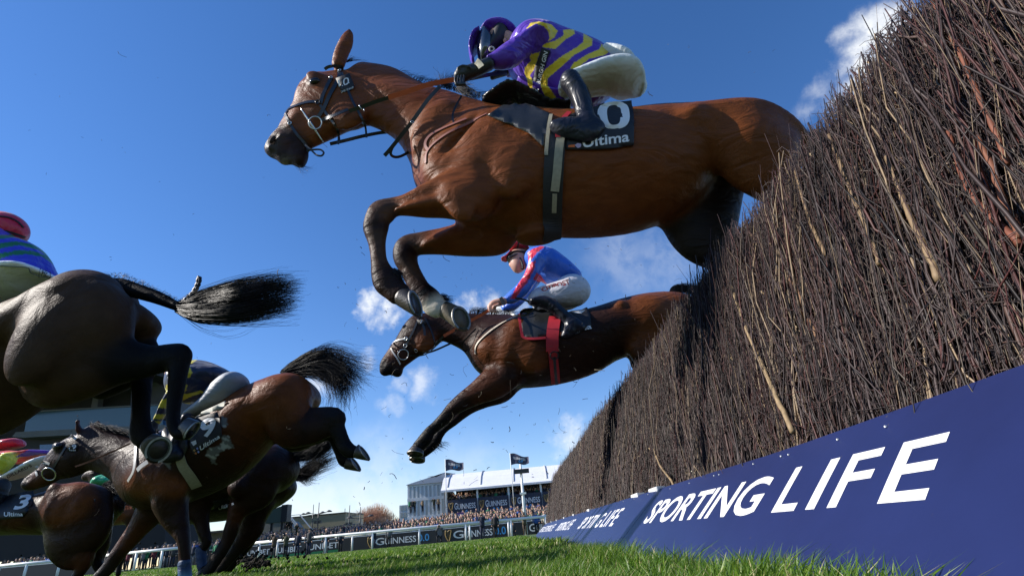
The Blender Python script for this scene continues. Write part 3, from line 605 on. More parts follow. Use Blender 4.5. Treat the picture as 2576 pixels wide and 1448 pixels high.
#
tag(h10, 'nearest bay horse in full leap over the fence, under the jockey in purple and yellow')
c10 = [
 Chain([(1098, 372, 1096, 500, .10), (1150, 330, 1135, 545, .19), (1225, 285, 1200, 580, .235), (1310, 277, 1300, 602, .26), (1400, 285, 1400, 610, .285), (1500, 286, 1500, 611, .295), (1600, 281, 1582, 594, .29),
        (1680, 270, 1655, 548, .27), (1760, 262, 1745, 480, .27), (1850, 266, 1848, 455, .275), (1930, 290, 1915, 455, .24), (1985, 328, 1975, 460, .18), (2018, 370, 2008, 425, .09)], TO, Y10, .05, 'bay', m=4),
 Chain([(860, 158, 905, 285, .065), (925, 166, 958, 312, .075), (985, 185, 985, 330, .085), (1055, 208, 1010, 355, .10), (1130, 228, 1050, 400, .12), (1200, 250, 1075, 455, .145), (1255, 265, 1110, 510, .16)], TO, Y10, .05, 'bay'),
 # head
 Chain([(640, 425, 905, 800, .075), (545, 468, 905, 945, .098), (470, 520, 850, 1000, .105), (428, 640, 720, 1045, .092), (368, 740, 600, 1095, .074, 'bay'), (300, 840, 500, 1140, .062, 'bay'), (235, 930, 440, 1165, .056, 'brown'), (165, 985, 380, 1180, .054, 'dbay'), (108, 1065, 280, 1190, .050, 'brown'), (92, 1110, 190, 1170, .038, 'grey')], T1, Y10, .03, 'bay'),
 Chain([(120, 1120, 240, 1120, .03, 'grey'), (150, 1170, 290, 1150, .045, 'grey'), (205, 1230, 330, 1190, .035, 'grey'), (235, 1245, 290, 1225, .02, 'pale')], T1, Y10, .02),
 Chain([(290, 1215, 420, 1080, .04, 'brown'), (310, 1255, 440, 1140, .042, 'brown'), (345, 1268, 430, 1215, .035, 'brown')], T1, Y10, .025),
 Chain([(283, 1236, 297, 1236, .008), (264, 1160, 280, 1162, .008), (286, 1092, 300, 1104, .008), (345, 1056, 356, 1072, .008), (400, 1042, 408, 1058, .008)], T1, Y10-.052, .014, op=-1),
 Blob(800, 850, T1, Y10, -.065, .10, .085, .035, 40, .04), Blob(560, 690, T1, Y10, -.062, .10, .018, .02, -48, .03), Blob(505, 525, T1, Y10, -.095, .045, .03, .02, -20, .02), Blob(360, 860, T1, Y10, -.05, .06, .022, .015, 60, .03),
 Blob(510, 562, T1, Y10, -.125, .026, .018, .02, -20, .02, op=-1), Blob(508, 562, T1, Y10, -.098, .036, .026, .016, -20, .012, 'dark'),
 Blob(165, 1050, T1, Y10, -.068, .030, .017, .025, 62, .02, op=-1), Blob(215, 1050, T1, Y10, -.05, .034, .010, .012, 65, .012, 'grey'), Blob(140, 1115, T1, Y10, -.048, .018, .012, .012, 40, .012, 'grey'),
 Blob(640, 900, T1, Y10, -.105, .10, .010, .018, -35, .03, op=-1),
 # ears
 Chain([(650, 430, 770, 420, .03), (665, 340, 800, 350, .03), (700, 250, 835, 270, .026), (745, 170, 838, 200, .018), (790, 135, 815, 140, .006, 'brown')], T1, Y10-.055, .015, 'bay'),
 Blob(775, 255, T1, Y10, -.09, .045, .012, .020, 66, .01, op=-1),
 Chain([(655, 430, 760, 420, .028), (690, 320, 790, 330, .028), (725, 240, 820, 260, .022), (780, 165, 822, 180, .008)], T1, Y10+.06, .015, 'brown'),
 # neck and chest muscles
 Blob(1010, 250, TO, Y10, -.05, .17, .05, .05, -25, .06), Blob(1085, 320, TO, Y10, -.115, .06, .15, .03, -30, .06, op=1), Blob(1130, 440, TO, Y10, -.12, .10, .12, .09, 60, .06), Blob(1120, 440, TO, Y10, .12, .09, .12, .09, 60, .06),
 Blob(1210, 400, TO, Y10, -.19, .08, .20, .06, -28, .07), Blob(1290, 420, TO, Y10, -.21, .10, .16, .06, -10, .06), Blob(1255, 330, TO, Y10, -.20, .035, .14, .03, -40, .05), Blob(1155, 345, TO, Y10, -.20, .012, .10, .02, -42, .04, op=-1),
 Blob(1345, 470, TO, Y10, -.335, .025, .14, .03, -12, .07, op=-1),
 # hip, croup, thigh
 Blob(1740, 300, TO, Y10, -.22, .05, .035, .06, 20, .06), Blob(1880, 345, TO, Y10, -.19, .17, .12, .10, -20, .08), Blob(1890, 345, TO, Y10, .17, .17, .12, .10, -20, .08), Blob(1690, 400, TO, Y10, -.34, .12, .05, .05, 60, .08, op=-1), Blob(1960, 390, TO, Y10, -.14, .08, .12, .09, -30, .06),
 Blob(1350, 595, TO, Y10, 0, .10, .03, .07, 0, .06),
 # hind legs, flexed and trailing over the fence
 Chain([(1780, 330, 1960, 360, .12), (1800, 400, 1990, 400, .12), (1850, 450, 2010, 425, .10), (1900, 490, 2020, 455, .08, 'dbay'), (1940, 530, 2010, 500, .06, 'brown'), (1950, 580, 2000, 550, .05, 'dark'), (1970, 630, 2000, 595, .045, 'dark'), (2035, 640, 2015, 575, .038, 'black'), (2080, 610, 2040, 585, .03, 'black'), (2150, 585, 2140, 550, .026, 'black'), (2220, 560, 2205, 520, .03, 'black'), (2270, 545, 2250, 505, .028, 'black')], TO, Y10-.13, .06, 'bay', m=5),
 Chain([(1700, 380, 1890, 400, .10), (1655, 470, 1870, 480, .10), (1655, 540, 1860, 540, .10, 'dark'), (1680, 590, 1855, 590, .09, 'dark'), (1716, 625, 1850, 610, .075, 'dark'), (1765, 652, 1860, 615, .06, 'dark'), (1850, 664, 1905, 605, .045, 'dark'), (1960, 650, 1980, 590, .04, 'black'), (2060, 640, 2060, 595, .03, 'black'), (2160, 620, 2150, 580, .026, 'black'), (2240, 600, 2230, 560, .028, 'black')], TO, Y10+.15, .06, 'brown', m=5),  # far thigh darkened in the coat colour to stand in for its shade
 # near foreleg
 Chain([(960, 120, 1010, 480, .10), (870, 130, 900, 475, .09), (760, 145, 800, 458, .075), (600, 212, 640, 452, .058), (450, 268, 470, 437, .046, 'bay'), (340, 292, 385, 440, .040, 'shank'), (235, 312, 325, 500, .042, 'shank'), (172, 385, 308, 520, .043, 'shank'), (152, 470, 303, 590, .040, 'brown'), (165, 600, 302, 650, .033, 'shank'), (180, 700, 305, 730, .031, 'shank'), (186, 800, 325, 810, .032, 'shank'), (188, 905, 375, 880, .036, 'brown'), (215, 985, 405, 935, .036, 'brown'), (280, 1050, 445, 955, .032, 'brown'), (345, 1110, 480, 975, .034, 'brown')], T4, Y10-.17, .05, 'bay', m=5),
 Chain([(360, 840, 400, 900, .012, 'black'), (375, 930, 430, 960, .012, 'black')], T4, Y10-.17, .02),
 Blob(700, 210, T4, Y10, -.20, .14, .035, .035, 25, .04), Blob(640, 330, T4, Y10, -.225, .16, .018, .02, 8, .03), Blob(870, 330, T4, Y10, -.24, .06, .10, .03, 20, .05),
 # far foreleg
 Chain([(1225, 480, 1250, 670, .05), (1160, 500, 1190, 735, .07), (1050, 520, 1110, 748, .08), (890, 495, 940, 748, .07), (705, 532, 730, 736, .052), (550, 562, 590, 736, .044, 'shank'), (440, 588, 530, 738, .042, 'shank'), (385, 640, 530, 760, .044, 'brown'), (372, 730, 545, 800, .042, 'brown'), (410, 815, 560, 855, .034, 'shank'), (450, 905, 600, 935, .030, 'shank'), (500, 1000, 655, 1010, .033, 'brown'), (545, 1090, 720, 1040, .036, 'brown'), (585, 1150, 765, 1090, .033, 'pale'), (650, 1200, 790, 1110, .034, 'pale')], T4, Y10+.16, .05, 'bay', m=5),
 Blob(800, 600, T4, Y10, .11, .13, .03, .03, 12, .04),
]
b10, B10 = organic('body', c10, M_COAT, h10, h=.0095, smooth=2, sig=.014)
hoof(h10, (405, 1045), (528, 1118), Y10-.17, .036, .056, (.93, -.33, .16), T4, shoe=1)
hoof(h10, (745, 1150), (885, 1232), Y10+.16, .036, .060, (.70, -.70, .08), T4, shoe=1, m=mat('hoof_striped', (.11, .09, .055), rough=.55, noise=.9, nscale=9, bump=.2, bscale=40))
hoof(h10, (2262, 525), (2310, 515), Y10-.13, .035, .052, (.8, 0, -.4)); hoof(h10, (2236, 580), (2285, 575), Y10+.15, .035, .052, (.8, 0, -.4))
eye(h10, (510, 562), T1, B10, .023)
nz = Blob(160, 1055, T1, Y10, -.058, .024, .012, .012, 62); nV, nF = field_mesh([nz], .004, 1); obj('nostril', nV, nF, mat('nostril_dark', (.02, .008, .006), rough=.8), h10)
# mane, forelock and tail
def P3(pts, T, Y, dys=None): return [at(*pxl(p, T), Y+(dys[i] if dys else 0)) for i, p in enumerate(pts)]
mg = [P3([(a, b), (a+8, b-10), (a+22+6*math.sin(a), b-4-7*abs(math.sin(a*.7)))], TO, Y10, (0, -.01, -.02)) for a, b in ((1000, 190), (1040, 203), (1070, 210), (1100, 216), (1130, 226), (1160, 234), (1195, 244), (1230, 252))]
hair('mane', mg, None, None, 320, .0010, M_HAIR, h10, .005, .008, 3, frizz=.002)
mg = [P3([(1110, 218), (1102, 195), (1085, 178)], TO, Y10), P3([(1120, 218), (1118, 196), (1125, 180)], TO, Y10), P3([(1130, 222), (1140, 200), (1155, 188)], TO, Y10), P3([(1160, 230), (1175, 216), (1195, 212)], TO, Y10)]
hair('mane', mg, None, None, 140, .0010, M_HAIR, h10, .006, .010, 4, frizz=.003)
mg = [P3([(1150, 225), (1165, 238), (1188, 246)], TO, Y10, (-.05, -.07, -.07)), P3([(1160, 210), (1185, 225), (1200, 250)], TO, Y10, (-.04, -.06, -.06))]
hair('mane', mg, None, None, 140, .0012, M_HAIR, h10, .012, .02, 5, frizz=.004)
mg = [P3([(868, 156), (890, 152), (925, 156)], TO, Y10), P3([(872, 152), (880, 144), (884, 138)], TO, Y10)]
hair('forelock', mg, None, None, 40, .0008, M_HAIR, h10, .004, .006, 6, frizz=.002)
tg = [P3([(2012, 375), (2040, 340+i*14), (2090, 350+i*22), (2160, 400+i*26), (2250, 480+i*18)], TO, Y10) for i in range(4)]
hair('tail', tg, None, None, 700, .0013, M_HAIR, h10, .015, .04, 8)
tg = [P3([(2000, 345), (1998, 335), (1975+i*8, 318+i*3)], TO, Y10) for i in range(3)]
hair('tail', tg, None, None, 30, .0008, M_HAIR, h10, .006, .01, 9)
tg = [P3([(a, 1262), (a+40+i*4, 1310-i*9), (a+90+i*13, 1340-i*14)], T1, Y10, (-.02, -.02, -.02)) for i, a in enumerate((345, 370, 400, 425))]
hair('whiskers', tg, None, None, 40, .0004, M_HAIR, h10, .008, .012, 10)
for q, Yq, sd in (((385, 880), Y10-.17, 1), ((735, 1060), Y10+.16, 2)):
    tg = [P3([(q[0]-20+i*10, q[1]-20+i*22), (q[0]+25+i*4, q[1]+i*22), (q[0]+42+i*6, q[1]+12+i*28)], T4, Yq) for i in range(4)]
    hair('fetlock_hair', tg, None, None, 170, .0012, M_HAIR, h10, .012, .014, sd+20)
# ------------------------------------------------------------------ bridle of horse ten
br = empty('bridle', at(830, 260, Y10-.1), 'black bridle and orange rein with a white ten on its brow tag', 'bridle', 'bridles worn by the racehorses')
YS = Y10-.1
strap('browband', [(596, 470), (620, 452), (660, 442), (700, 440), (742, 450)], T1, B10, .016, mat('patent_leather', (.03, .03, .035), rough=.2), br, YS)
strap('cheekpiece', [(742, 448), (720, 480), (718, 540), (690, 600), (640, 690), (600, 780), (560, 850), (540, 870)], T1, B10, .019, M_LEATH, br, YS, off=.004)
strap('cheekpiece', [(660, 545), (640, 570), (605, 640), (580, 700), (565, 760)], T1, B10, .018, M_LEATH, br, YS)
strap('throatlash', [(740, 500), (780, 620), (830, 740), (890, 850), (930, 940)], T1, B10, .012, M_LEATH, br, YS)
strap('noseband', [(275, 838), (300, 800), (360, 775), (440, 748), (500, 742), (548, 746)], T1, B10, .014, mat('patent_leather'), br, YS)
strap('noseband', [(268, 845), (290, 890), (330, 960), (370, 1020), (405, 1060), (440, 1110), (450, 1160)], T1, B10, .013, M_LEATH, br, YS)
strap('noseband', [(560, 770), (620, 850), (690, 940), (715, 1040), (705, 1095)], T1, B10, .013, M_LEATH, br, YS)
P, n_ = hit(B10, (525, 925), T1, .016, YS); torus(br, 'bit_ring', None, T1, YS, .032, .0035, n_, M_STEEL, off=P)
P1, _ = hit(B10, (415, 815), T1, .020, YS); P2, _ = hit(B10, (572, 1058), T1, .024, YS); V, F = tube(spline([P1, (P1+P2)/2-[0, .006, 0], P2], 6), [.003, .0034, .004, .005, .006, .007, .0068, .007, .006, .005, .004, .0034, .003], 8); obj('bit_cheek', V, F, M_STEEL, br)
P, n_ = hit(B10, (545, 750), T1, .010, YS); torus(br, 'buckle', None, T1, YS, .011, .0028, n_, M_LEATH, off=P)
for q in ((650, 548), (312, 925), (725, 490), (655, 878)):
    P, n_ = hit(B10, q, T1, .010, YS); torus(br, 'buckle', None, T1, YS, .008, .0022, n_, M_STEEL, off=P)
strap('rein', [(575, 900), (640, 880), (700, 862), (800, 820)], T1, B10, .017, M_LEATH, br, YS, off=.014)
def ribbon(name, pts, T, Ys, w, m, parent, th=.003, mm=8):
    P = spline(np.array([at(*pxl(p, T), y) for p, y in zip(pts, Ys)]), mm); T_ = np.gradient(P, axis=0); T_ /= np.linalg.norm(T_, axis=1)[:, None]; vd = P-CO; vd /= np.linalg.norm(vd, axis=1)[:, None]
    S_ = np.cross(T_, vd); S_ /= np.linalg.norm(S_, axis=1)[:, None]; V = np.stack([P-S_*w/2, P+S_*w/2, P+S_*w/2+vd*th, P-S_*w/2+vd*th], 1).reshape(-1, 3)
    F = [(a*4+j, a*4+(j+1) % 4, (a+1)*4+(j+1) % 4, (a+1)*4+j) for a in range(len(P)-1) for j in range(4)]+[(3, 2, 1, 0), tuple((len(P)-1)*4+j for j in range(4))]
    return obj(name, V, F, m, parent, smooth=False)
ribbon('rein', [(800, 818), (900, 785), (1020, 740), (1130, 705)], T1, [Y10-.14, Y10-.16, Y10-.17, Y10-.18], .018, M_LEATH, br)
ribbon('rein_grip', [(1128, 706), (1300, 650), (1450, 600), (1600, 568), (1700, 553), (1760, 548)], T1, [Y10-.18]*3+[Y10-.16]*3, .024, M_ORANGE, br, th=.006)
ribbon('rein', [(640, 1092), (760, 1065), (900, 1030), (1050, 1000), (1160, 990)], T1, [Y10-.06, Y10-.04, Y10, Y10+.03, Y10+.04], .017, M_LEATH, br)
ribbon('martingale', [(1560, 610), (1460, 720), (1330, 900), (1220, 1040), (1140, 1140), (1095, 1190)], T1, [Y10-.17, Y10-.18, Y10-.17, Y10-.15, Y10-.13, Y10-.12], .018, M_LEATH, br)
ribbon('martingale', [(1210, 1040), (1150, 1150), (1165, 1195), (1230, 1195), (1340, 1135)], T1, [Y10-.14, Y10-.12, Y10-.1, Y10-.06, Y10-.03], .013, M_LEATH, br)
ribbon('martingale', [(885, 840), (920, 900), (938, 960), (945, 1040)], T1, [Y10-.10, Y10-.09, Y10-.03, Y10-.02], .010, M_LEATH, br)
ribbon('bit_strap', [(430, 1100), (490, 1150), (530, 1185), (570, 1190), (588, 1165), (560, 1140), (500, 1140), (450, 1150)], T1, [Y10-.05]*8, .009, M_LEATH, br)
torus(br, 'martingale_ring', (905, 790), T1, Y10-.155, .017, .0022, (.9, -.4, .3), M_STEEL)
torus(br, 'martingale_ring', (1328, 908), T1, Y10-.175, .008, .0018, (.4, -.9, .3), M_STEEL)
NT = drape('number_tag', [(690, 560), (806, 518), (848, 625), (822, 655), (742, 680)], T1, B10, M_BLK, br, YS, off=.012, th=.004, step=60)
NT = bvh_of(NT)
text_drape('10', [(715, 618), (800, 598), (800, 535), (708, 562)], T1, NT, M_WHITE2, br, YS, off=.003, bold=.0)
text_drape('CHELTENHAM', [(735, 668), (838, 630), (836, 616), (733, 652)], T1, NT, M_WHITE2, br, YS, off=.003, bold=.0)
for i in range(4): P, n_ = hit(B10, (748+i*18, 628-i*8), T1, .0175, YS); m_ = MB(); s_ = .0042; X = np.cross(n_, (0, 0, 1)); X /= np.linalg.norm(X); Z = np.cross(X, n_); m_.quad(P-X*s_, P-Z*s_, P+X*s_, P+Z*s_); m_.build('tag_diamond', M_WHITE2, br)
# breast strap
strap('breast_strap', [(1465, 1150), (1440, 1110), (1450, 1060), (1500, 1010), (1600, 960), (1782, 885)], T1, B10, .014, mat('pink_web', (.22, .07, .05), rough=.6), br, YS)
strap('breast_strap', [(1225, 288), (1180, 310), (1130, 335), (1095, 360), (1075, 385), (1072, 412)], TO, B10, .012, mat('pink_web'), br, YS)
ribbon('neck_strap', [(1740, 690), (1700, 760), (1665, 850), (1680, 945)], T1, [Y10-.15, Y10-.17, Y10-.18, Y10-.19], .009, M_LEATH, br)
# ------------------------------------------------------------------ saddle and cloths of horse ten
sd = empty('saddle', at(1400, 300, Y10), 'small black racing saddle with a khaki girth, under the jockey in purple and yellow', 'saddle', 'racing saddles')
nc = empty('number_cloth', at(1540, 320, Y10-.2), 'black number cloth showing a white nought, on the nearest horse', 'number cloth', 'number cloths')
YS = Y10-.24
CL10 = drape('cloth', [(1040, 890), (1290, 780), (1440, 745), (1600, 728), (1618, 920), (1612, 1112), (1450, 1140), (1330, 1150), (1050, 1150)], T2, B10, M_BLK, nc, YS, off=.014, th=.006, step=40, ripple=.002)
CL10 = bvh_of(CL10)
# the nought, as a ring
def ring_poly(cx, cy, rx, ry, ix, iy, tilt=0, n=44, p=2.7):
    V, F = [], []; 
    for i in range(n):
        a = 2*math.pi*i/n; c_, s_ = math.cos(a), math.sin(a); c_ = math.copysign(abs(c_)**(2/p), c_); s_ = math.copysign(abs(s_)**(2/p), s_)
        for X, Y_ in ((rx, ry), (ix, iy)): x, y = X*c_, Y_*s_; t = math.radians(tilt); V.append((cx+x*math.cos(t)-y*math.sin(t), cy+x*math.sin(t)+y*math.cos(t)))
    F = []
    for i in range(n): j = (i+1) % n; F += [(2*i, 2*i+1, 2*j+1), (2*i, 2*j+1, 2*j)]
    return np.array(V), F
V, F = ring_poly(1450, 857, 132, 118, 54, 82, -7); drape('numeral', None, T2, CL10, M_WHITE2, nc, YS, off=.004, th=0, V2=V, F2=F, sm=1)
text_drape('Ultima', [(1195, 1128), (1580, 1075), (1580, 990), (1185, 1040)], T2, CL10, M_WHITE2, nc, YS, off=.004, bold=.02)
drape('emblem_patch', [(1075, 1105), (1130, 1100), (1125, 1122), (1070, 1122)], T2, CL10, mat('emblem_orange', (.7, .16, .05)), nc, YS, off=.004, th=0, step=60)
drape('emblem_patch', [(1125, 1105), (1150, 1088), (1180, 1095), (1175, 1118), (1150, 1130)], T2, CL10, mat('emblem_lilac', (.45, .38, .62)), nc, YS, off=.004, th=0, step=60)
drape('flap', [(400, 880), (520, 800), (620, 750), (780, 800), (930, 870), (900, 1000), (882, 1142), (820, 1095), (752, 1030), (600, 960)], T2, B10, mat('saddle_flap', (.020, .021, .021), rough=.35, noise=.2, bump=.1, bscale=30), sd, YS, off=.016, th=.007, step=45, ripple=.002)
sc_ = [Chain([(380, 720, 390, 860, .10, 'blackc'), (480, 708, 470, 850, .14, 'blackc'), (600, 700, 600, 800, .17, 'blackc'), (760, 745, 760, 850, .15, 'blackc'), (900, 800, 900, 880, .12, 'blackc'), (1080, 815, 1080, 880, .12, 'blackc')], T2, Y10, .03)]
organic('seat', sc_, M_BOOT, sd, h=.012)
strap('girth', [(1400, 318), (1396, 380), (1392, 450), (1390, 520), (1388, 580), (1386, 600)], TO, B10, .085, M_BLK, sd, YS, th=.006, off=.010)
strap('girth_elastic', [(1418, 318), (1408, 370), (1402, 430), (1396, 480)], TO, B10, .036, M_ELAST, sd, YS, th=.004, off=.018)
strap('girth_elastic', [(1396, 485), (1394, 530)], TO, B10, .020, M_ELAST, sd, YS, th=.003, off=.018)
strap('stirrup_leather', [(1080, 860), (1000, 950), (985, 1020), (985, 1060)], T2, B10, .022, M_RED, sd, YS, th=.003, off=.02)
strap('stirrup_leather', [(930, 880), (915, 960), (900, 1080), (890, 1200)], T2, B10, .016, M_ELAST, sd, YS, th=.003, off=.02)
# ------------------------------------------------------------------ jockey ten
j10 = empty('jockey', at(1500, 230, Y10), 'jockey in purple silks with yellow stripes crouched over the nearest horse', 'jockey', 'jockeys riding the racehorses')
def torso_pat(V, C):
    return C
tor = [Chain([(690, 150, 690, 450, .13), (780, 82, 700, 560, .18), (880, 75, 740, 690, .20), (1010, 118, 820, 730, .19), (1130, 160, 930, 770, .17), (1270, 215, 1060, 800, .16), (1350, 265, 1130, 790, .15), (1420, 322, 1200, 720, .14)], T2, Y10, .04, 'purple'),
       Chain([(820, 78, 900, 300, .085), (740, 120, 790, 330, .078), (640, 185, 690, 400, .068), (540, 250, 625, 460, .062), (455, 310, 540, 470, .055), (385, 370, 430, 440, .042)], T2, Y10-.19, .03, 'purple', m=5),
       Chain([(700, 200, 760, 480, .08), (640, 380, 700, 520, .06), (540, 450, 600, 530, .04)], T2, Y10+.19, .03, 'purple'),
       Chain([(640, 600, 690, 690, .10), (660, 640, 760, 720, .12), (820, 700, 860, 790, .12), (960, 740, 1080, 810, .11)], T2, Y10-.03, .03, 'purple')]
stripes = [[(715, 135), (760, 80), (830, 68), (930, 95), (985, 150), (960, 200), (905, 235), (915, 200), (905, 160), (870, 110), (800, 88)],
 [(1030, 140), (1120, 132), (1125, 175), (1050, 220), (960, 300), (880, 290), (850, 280), (880, 255), (960, 230), (1030, 190)],
 [(1200, 170), (1275, 215), (1270, 270), (1120, 350), (1010, 450), (900, 545), (900, 600), (960, 690), (1030, 780), (1000, 790), (900, 740), (850, 640), (830, 570), (870, 480), (1000, 370), (1150, 280), (1195, 240)],
 [(1350, 255), (1420, 315), (1380, 350), (1250, 380), (1160, 450), (1080, 480), (1110, 420), (1220, 350), (1330, 300)],
 [(740, 345), (835, 325), (810, 400), (780, 480), (750, 520), (775, 560), (770, 670), (740, 640), (730, 560), (705, 500), (710, 450), (760, 400)]]
def in_poly(P, poly):
    poly = np.array(poly, float); ins = np.zeros(len(P), bool); j = len(poly)-1
    for i in range(len(poly)):
        a, b = poly[i], poly[j]; c = ((a[1] > P[:, 1]) != (b[1] > P[:, 1])) & (P[:, 0] < (b[0]-a[0])*(P[:, 1]-a[1])/(b[1]-a[1]+1e-9)+a[0]); ins ^= c; j = i
    return ins
def to_px(V, T):
    q = V-CO; z = q@FWD; u = W/2+FPX*(q@CR)/z; v = H/2-FPX*(q@CU)/z; f = W/3840; return np.stack([(u/f-T[0])*T[2], (v/f-T[1])*T[2]], 1)
def pattern(polys, T, colr, ylim=None):
    """coloured panels sewn into the garment, given by their outlines on the side of the body and running right through to the other side"""
    def f(V, C):
        P = to_px(V, T); ins = np.zeros(len(V), bool)
        for p in polys: ins |= in_poly(P, p)
        if ylim: ins &= ylim(V, P)
        C = C.copy(); C[ins] = PAL[colr] if isinstance(colr, str) else colr; return C
    return f
arm_c = [tor[1], tor[2]]
def noarm(V, P):
    d, _ = tor[1].dist(V); dt, _ = tor[0].dist(V); return (d > .004) | (P[:, 0] > 880) | ((P[:, 1] < 130) & (P[:, 0] > 700))
organic('silks', tor, M_SILK, j10, h=.0048, smooth=2, recol=pattern(stripes, T2, 'yellow', noarm))
drape_b = None
_, SB = None, None
sV, sF = field_mesh(tor, .01, 2); SB10 = BVHTree.FromPolygons([tuple(v) for v in sV], [tuple(int(i) for i in f) for f in sF])
SA = drape('sash', [(925, 320), (900, 380), (870, 480), (845, 560), (835, 640), (830, 740), (775, 715), (780, 620), (790, 540), (805, 440), (840, 340), (850, 290)], T2, SB10, M_BLK, j10, Y10-.2, off=.010, th=.003, step=40, sm=1)
SA = bvh_of(SA)
text_drape('EDINBURGH GIN', [(805, 722), (902, 330), (868, 315), (778, 708)], T2, SA, M_WHITE2, j10, Y10-.2, off=.003, bold=.02)
bre = [Chain([(985, 560, 1060, 690, .06), (1010, 510, 1110, 710, .085), (1100, 470, 1200, 700, .095), (1220, 430, 1290, 695, .11), (1350, 385, 1395, 685, .12), (1480, 365, 1500, 690, .13), (1590, 390, 1580, 700, .13), (1660, 470, 1635, 690, .10), (1690, 560, 1665, 690, .06)], T2, Y10-.15, .05, 'lgrey'),
       Chain([(1120, 500, 1200, 700, .08), (1300, 430, 1340, 715, .10), (1480, 400, 1500, 700, .12), (1600, 430, 1600, 705, .11), (1660, 520, 1645, 700, .06)], T2, Y10+.13, .05, 'lgrey'),
       Chain([(1380, 330, 1350, 560, .15), (1450, 350, 1450, 620, .17), (1540, 400, 1540, 660, .17), (1610, 460, 1600, 680, .12)], T2, Y10, .05, 'lgrey')]
organic('breeches', bre, M_BREECH, j10, h=.0085, smooth=2)
boot = [Chain([(1000, 575, 1180, 560, .056), (1045, 640, 1215, 610, .056), (1085, 710, 1258, 680, .050), (1118, 790, 1278, 770, .043), (1140, 850, 1290, 850, .038), (1170, 930, 1320, 900, .042)], T2, Y10-.30, .02, 'blackc', m=5),
        Chain([(1345, 1015, 1290, 890, .032), (1290, 1075, 1190, 880, .036), (1180, 1070, 1110, 870, .038), (1060, 1045, 1010, 868, .040), (955, 1000, 948, 890, .034)], T2, Y10-.31, .03, 'blackc')]
organic('boot', boot, M_BOOT, j10, h=.007, smooth=2)
boot2 = [Chain([(1180, 640, 1330, 620, .055), (1260, 780, 1380, 760, .045), (1300, 900, 1400, 880, .042)], T2, Y10+.27, .02, 'blackc'), Chain([(1390, 1000, 1340, 880, .036), (1240, 1030, 1200, 880, .042), (1130, 990, 1120, 900, .038)], T2, Y10+.28, .03, 'blackc')]
organic('boot', boot2, M_BOOT, j10, h=.01, smooth=1)
fingers = lambda cx, cy, Yc, T, col, s=1.0: [Chain([(cx+s*18*i, cy-s*14, cx+s*(18*i+18), cy-s*10, .011*1.0, col), (cx+s*(18*i-6), cy+s*22, cx+s*(18*i+13), cy+s*28, .011, col), (cx+s*(18*i+8), cy+s*48, cx+s*(18*i+24), cy+s*44, .010, col)], T, Yc-.012, .004, m=3) for i in range(4)]
hand = [Chain([(375, 375, 440, 480, .036), (290, 410, 330, 530, .034), (220, 435, 250, 560, .036), (160, 455, 195, 580, .036), (125, 500, 150, 570, .026)], T2, Y10-.20, .02, 'glove')]+fingers(120, 540, Y10-.22, T2, 'glove', 1.3)+[Chain([(230, 440, 260, 470, .014), (180, 430, 200, 462, .013), (140, 450, 165, 475, .011)], T2, Y10-.235, .008, 'glove')]
organic('glove', [Chain([(540, 430, 580, 520, .038), (470, 470, 500, 540, .034), (420, 500, 440, 560, .03)], T2, Y10+.1, .02, 'glove')], mat('glove_leather', rough=.45, noise=.15, bump=.3, bscale=60, attr=True), j10, h=.008)
organic('glove', hand, mat('glove_leather', rough=.45, noise=.15, bump=.3, bscale=60, attr=True), j10, h=.006, smooth=1)
strap('wrist_cuff', [(300, 400), (325, 420), (345, 450)], T2, SB10, .03, mat('cuff_pale', (.5, .45, .33)), j10, Y10-.245)
face = [Chain([(400, 220, 560, 220, .072, 'skin'), (380, 270, 530, 300, .066, 'skin'), (360, 330, 460, 365, .052, 'skin'), (350, 370, 420, 395, .04, 'skin')], T2, Y10, .03, 'skin'), Chain([(500, 240, 640, 240, .06, 'skin'), (560, 280, 700, 330, .07, 'skin')], T2, Y10, .04), Blob(545, 228, T2, Y10, -.070, .012, .018, .010, 0, .006, 'skin')]
organic('head', face, M_SKIN, j10, h=.006)
hel = [Chain([(655, 190, 640, 200, .04), (628, 140, 600, 235, .075), (560, 100, 540, 240, .095), (480, 97, 470, 232, .10), (400, 125, 400, 225, .092), (345, 170, 350, 215, .06)], T2, Y10, .02, 'purple', m=5), ]
ho, HB = organic('helmet', hel, M_SILK, j10, h=.006)
pk = [Chain([(335, 195, 340, 225, .085), (270, 220, 320, 265, .088), (235, 270, 300, 300, .08), (228, 330, 280, 350, .06), (262, 400, 290, 395, .03)], T2, Y10, .01, 'purple')]
organic('helmet_peak', pk, M_SILK, ho, h=.006)
strap('helmet_band', [(455, 225), (470, 190), (490, 150), (505, 100)], T2, HB, .012, M_LEATH, ho, Y10-.1); strap('helmet_band', [(470, 200), (510, 150), (560, 112)], T2, HB, .012, M_LEATH, ho, Y10-.1)
gg = [Chain([(330, 215, 420, 208, .080, 'blackc'), (308, 290, 470, 262, .086, 'blackc'), (314, 360, 450, 345, .076, 'blackc'), (335, 396, 400, 390, .05, 'blackc')], T2, Y10, .015)]
organic('goggles', gg, M_GOG, j10, h=.006)
cb = [Chain([(430, 205, 585, 205, .088, 'blackc'), (400, 260, 560, 285, .084, 'blackc'), (375, 320, 480, 340, .070, 'blackc'), (350, 370, 430, 385, .055, 'blackc')], T2, Y10, .015)]; organic('chin_harness', cb, M_BLK, j10, h=.006)
P, n_ = at(*pxl((432, 300), T2), Y10-.095), (0, -1, -.3); torus(j10, 'goggle_vent', None, T2, 0, .012, .005, n_, mat('vent_pale', (.5, .48, .38)), off=P)
ribbon('whip', [(150, 560), (260, 545), (380, 520), (470, 505), (560, 500)], T2, [Y10-.2, Y10-.15, Y10-.1, Y10, Y10+.1], .02, M_LEATH, j10)
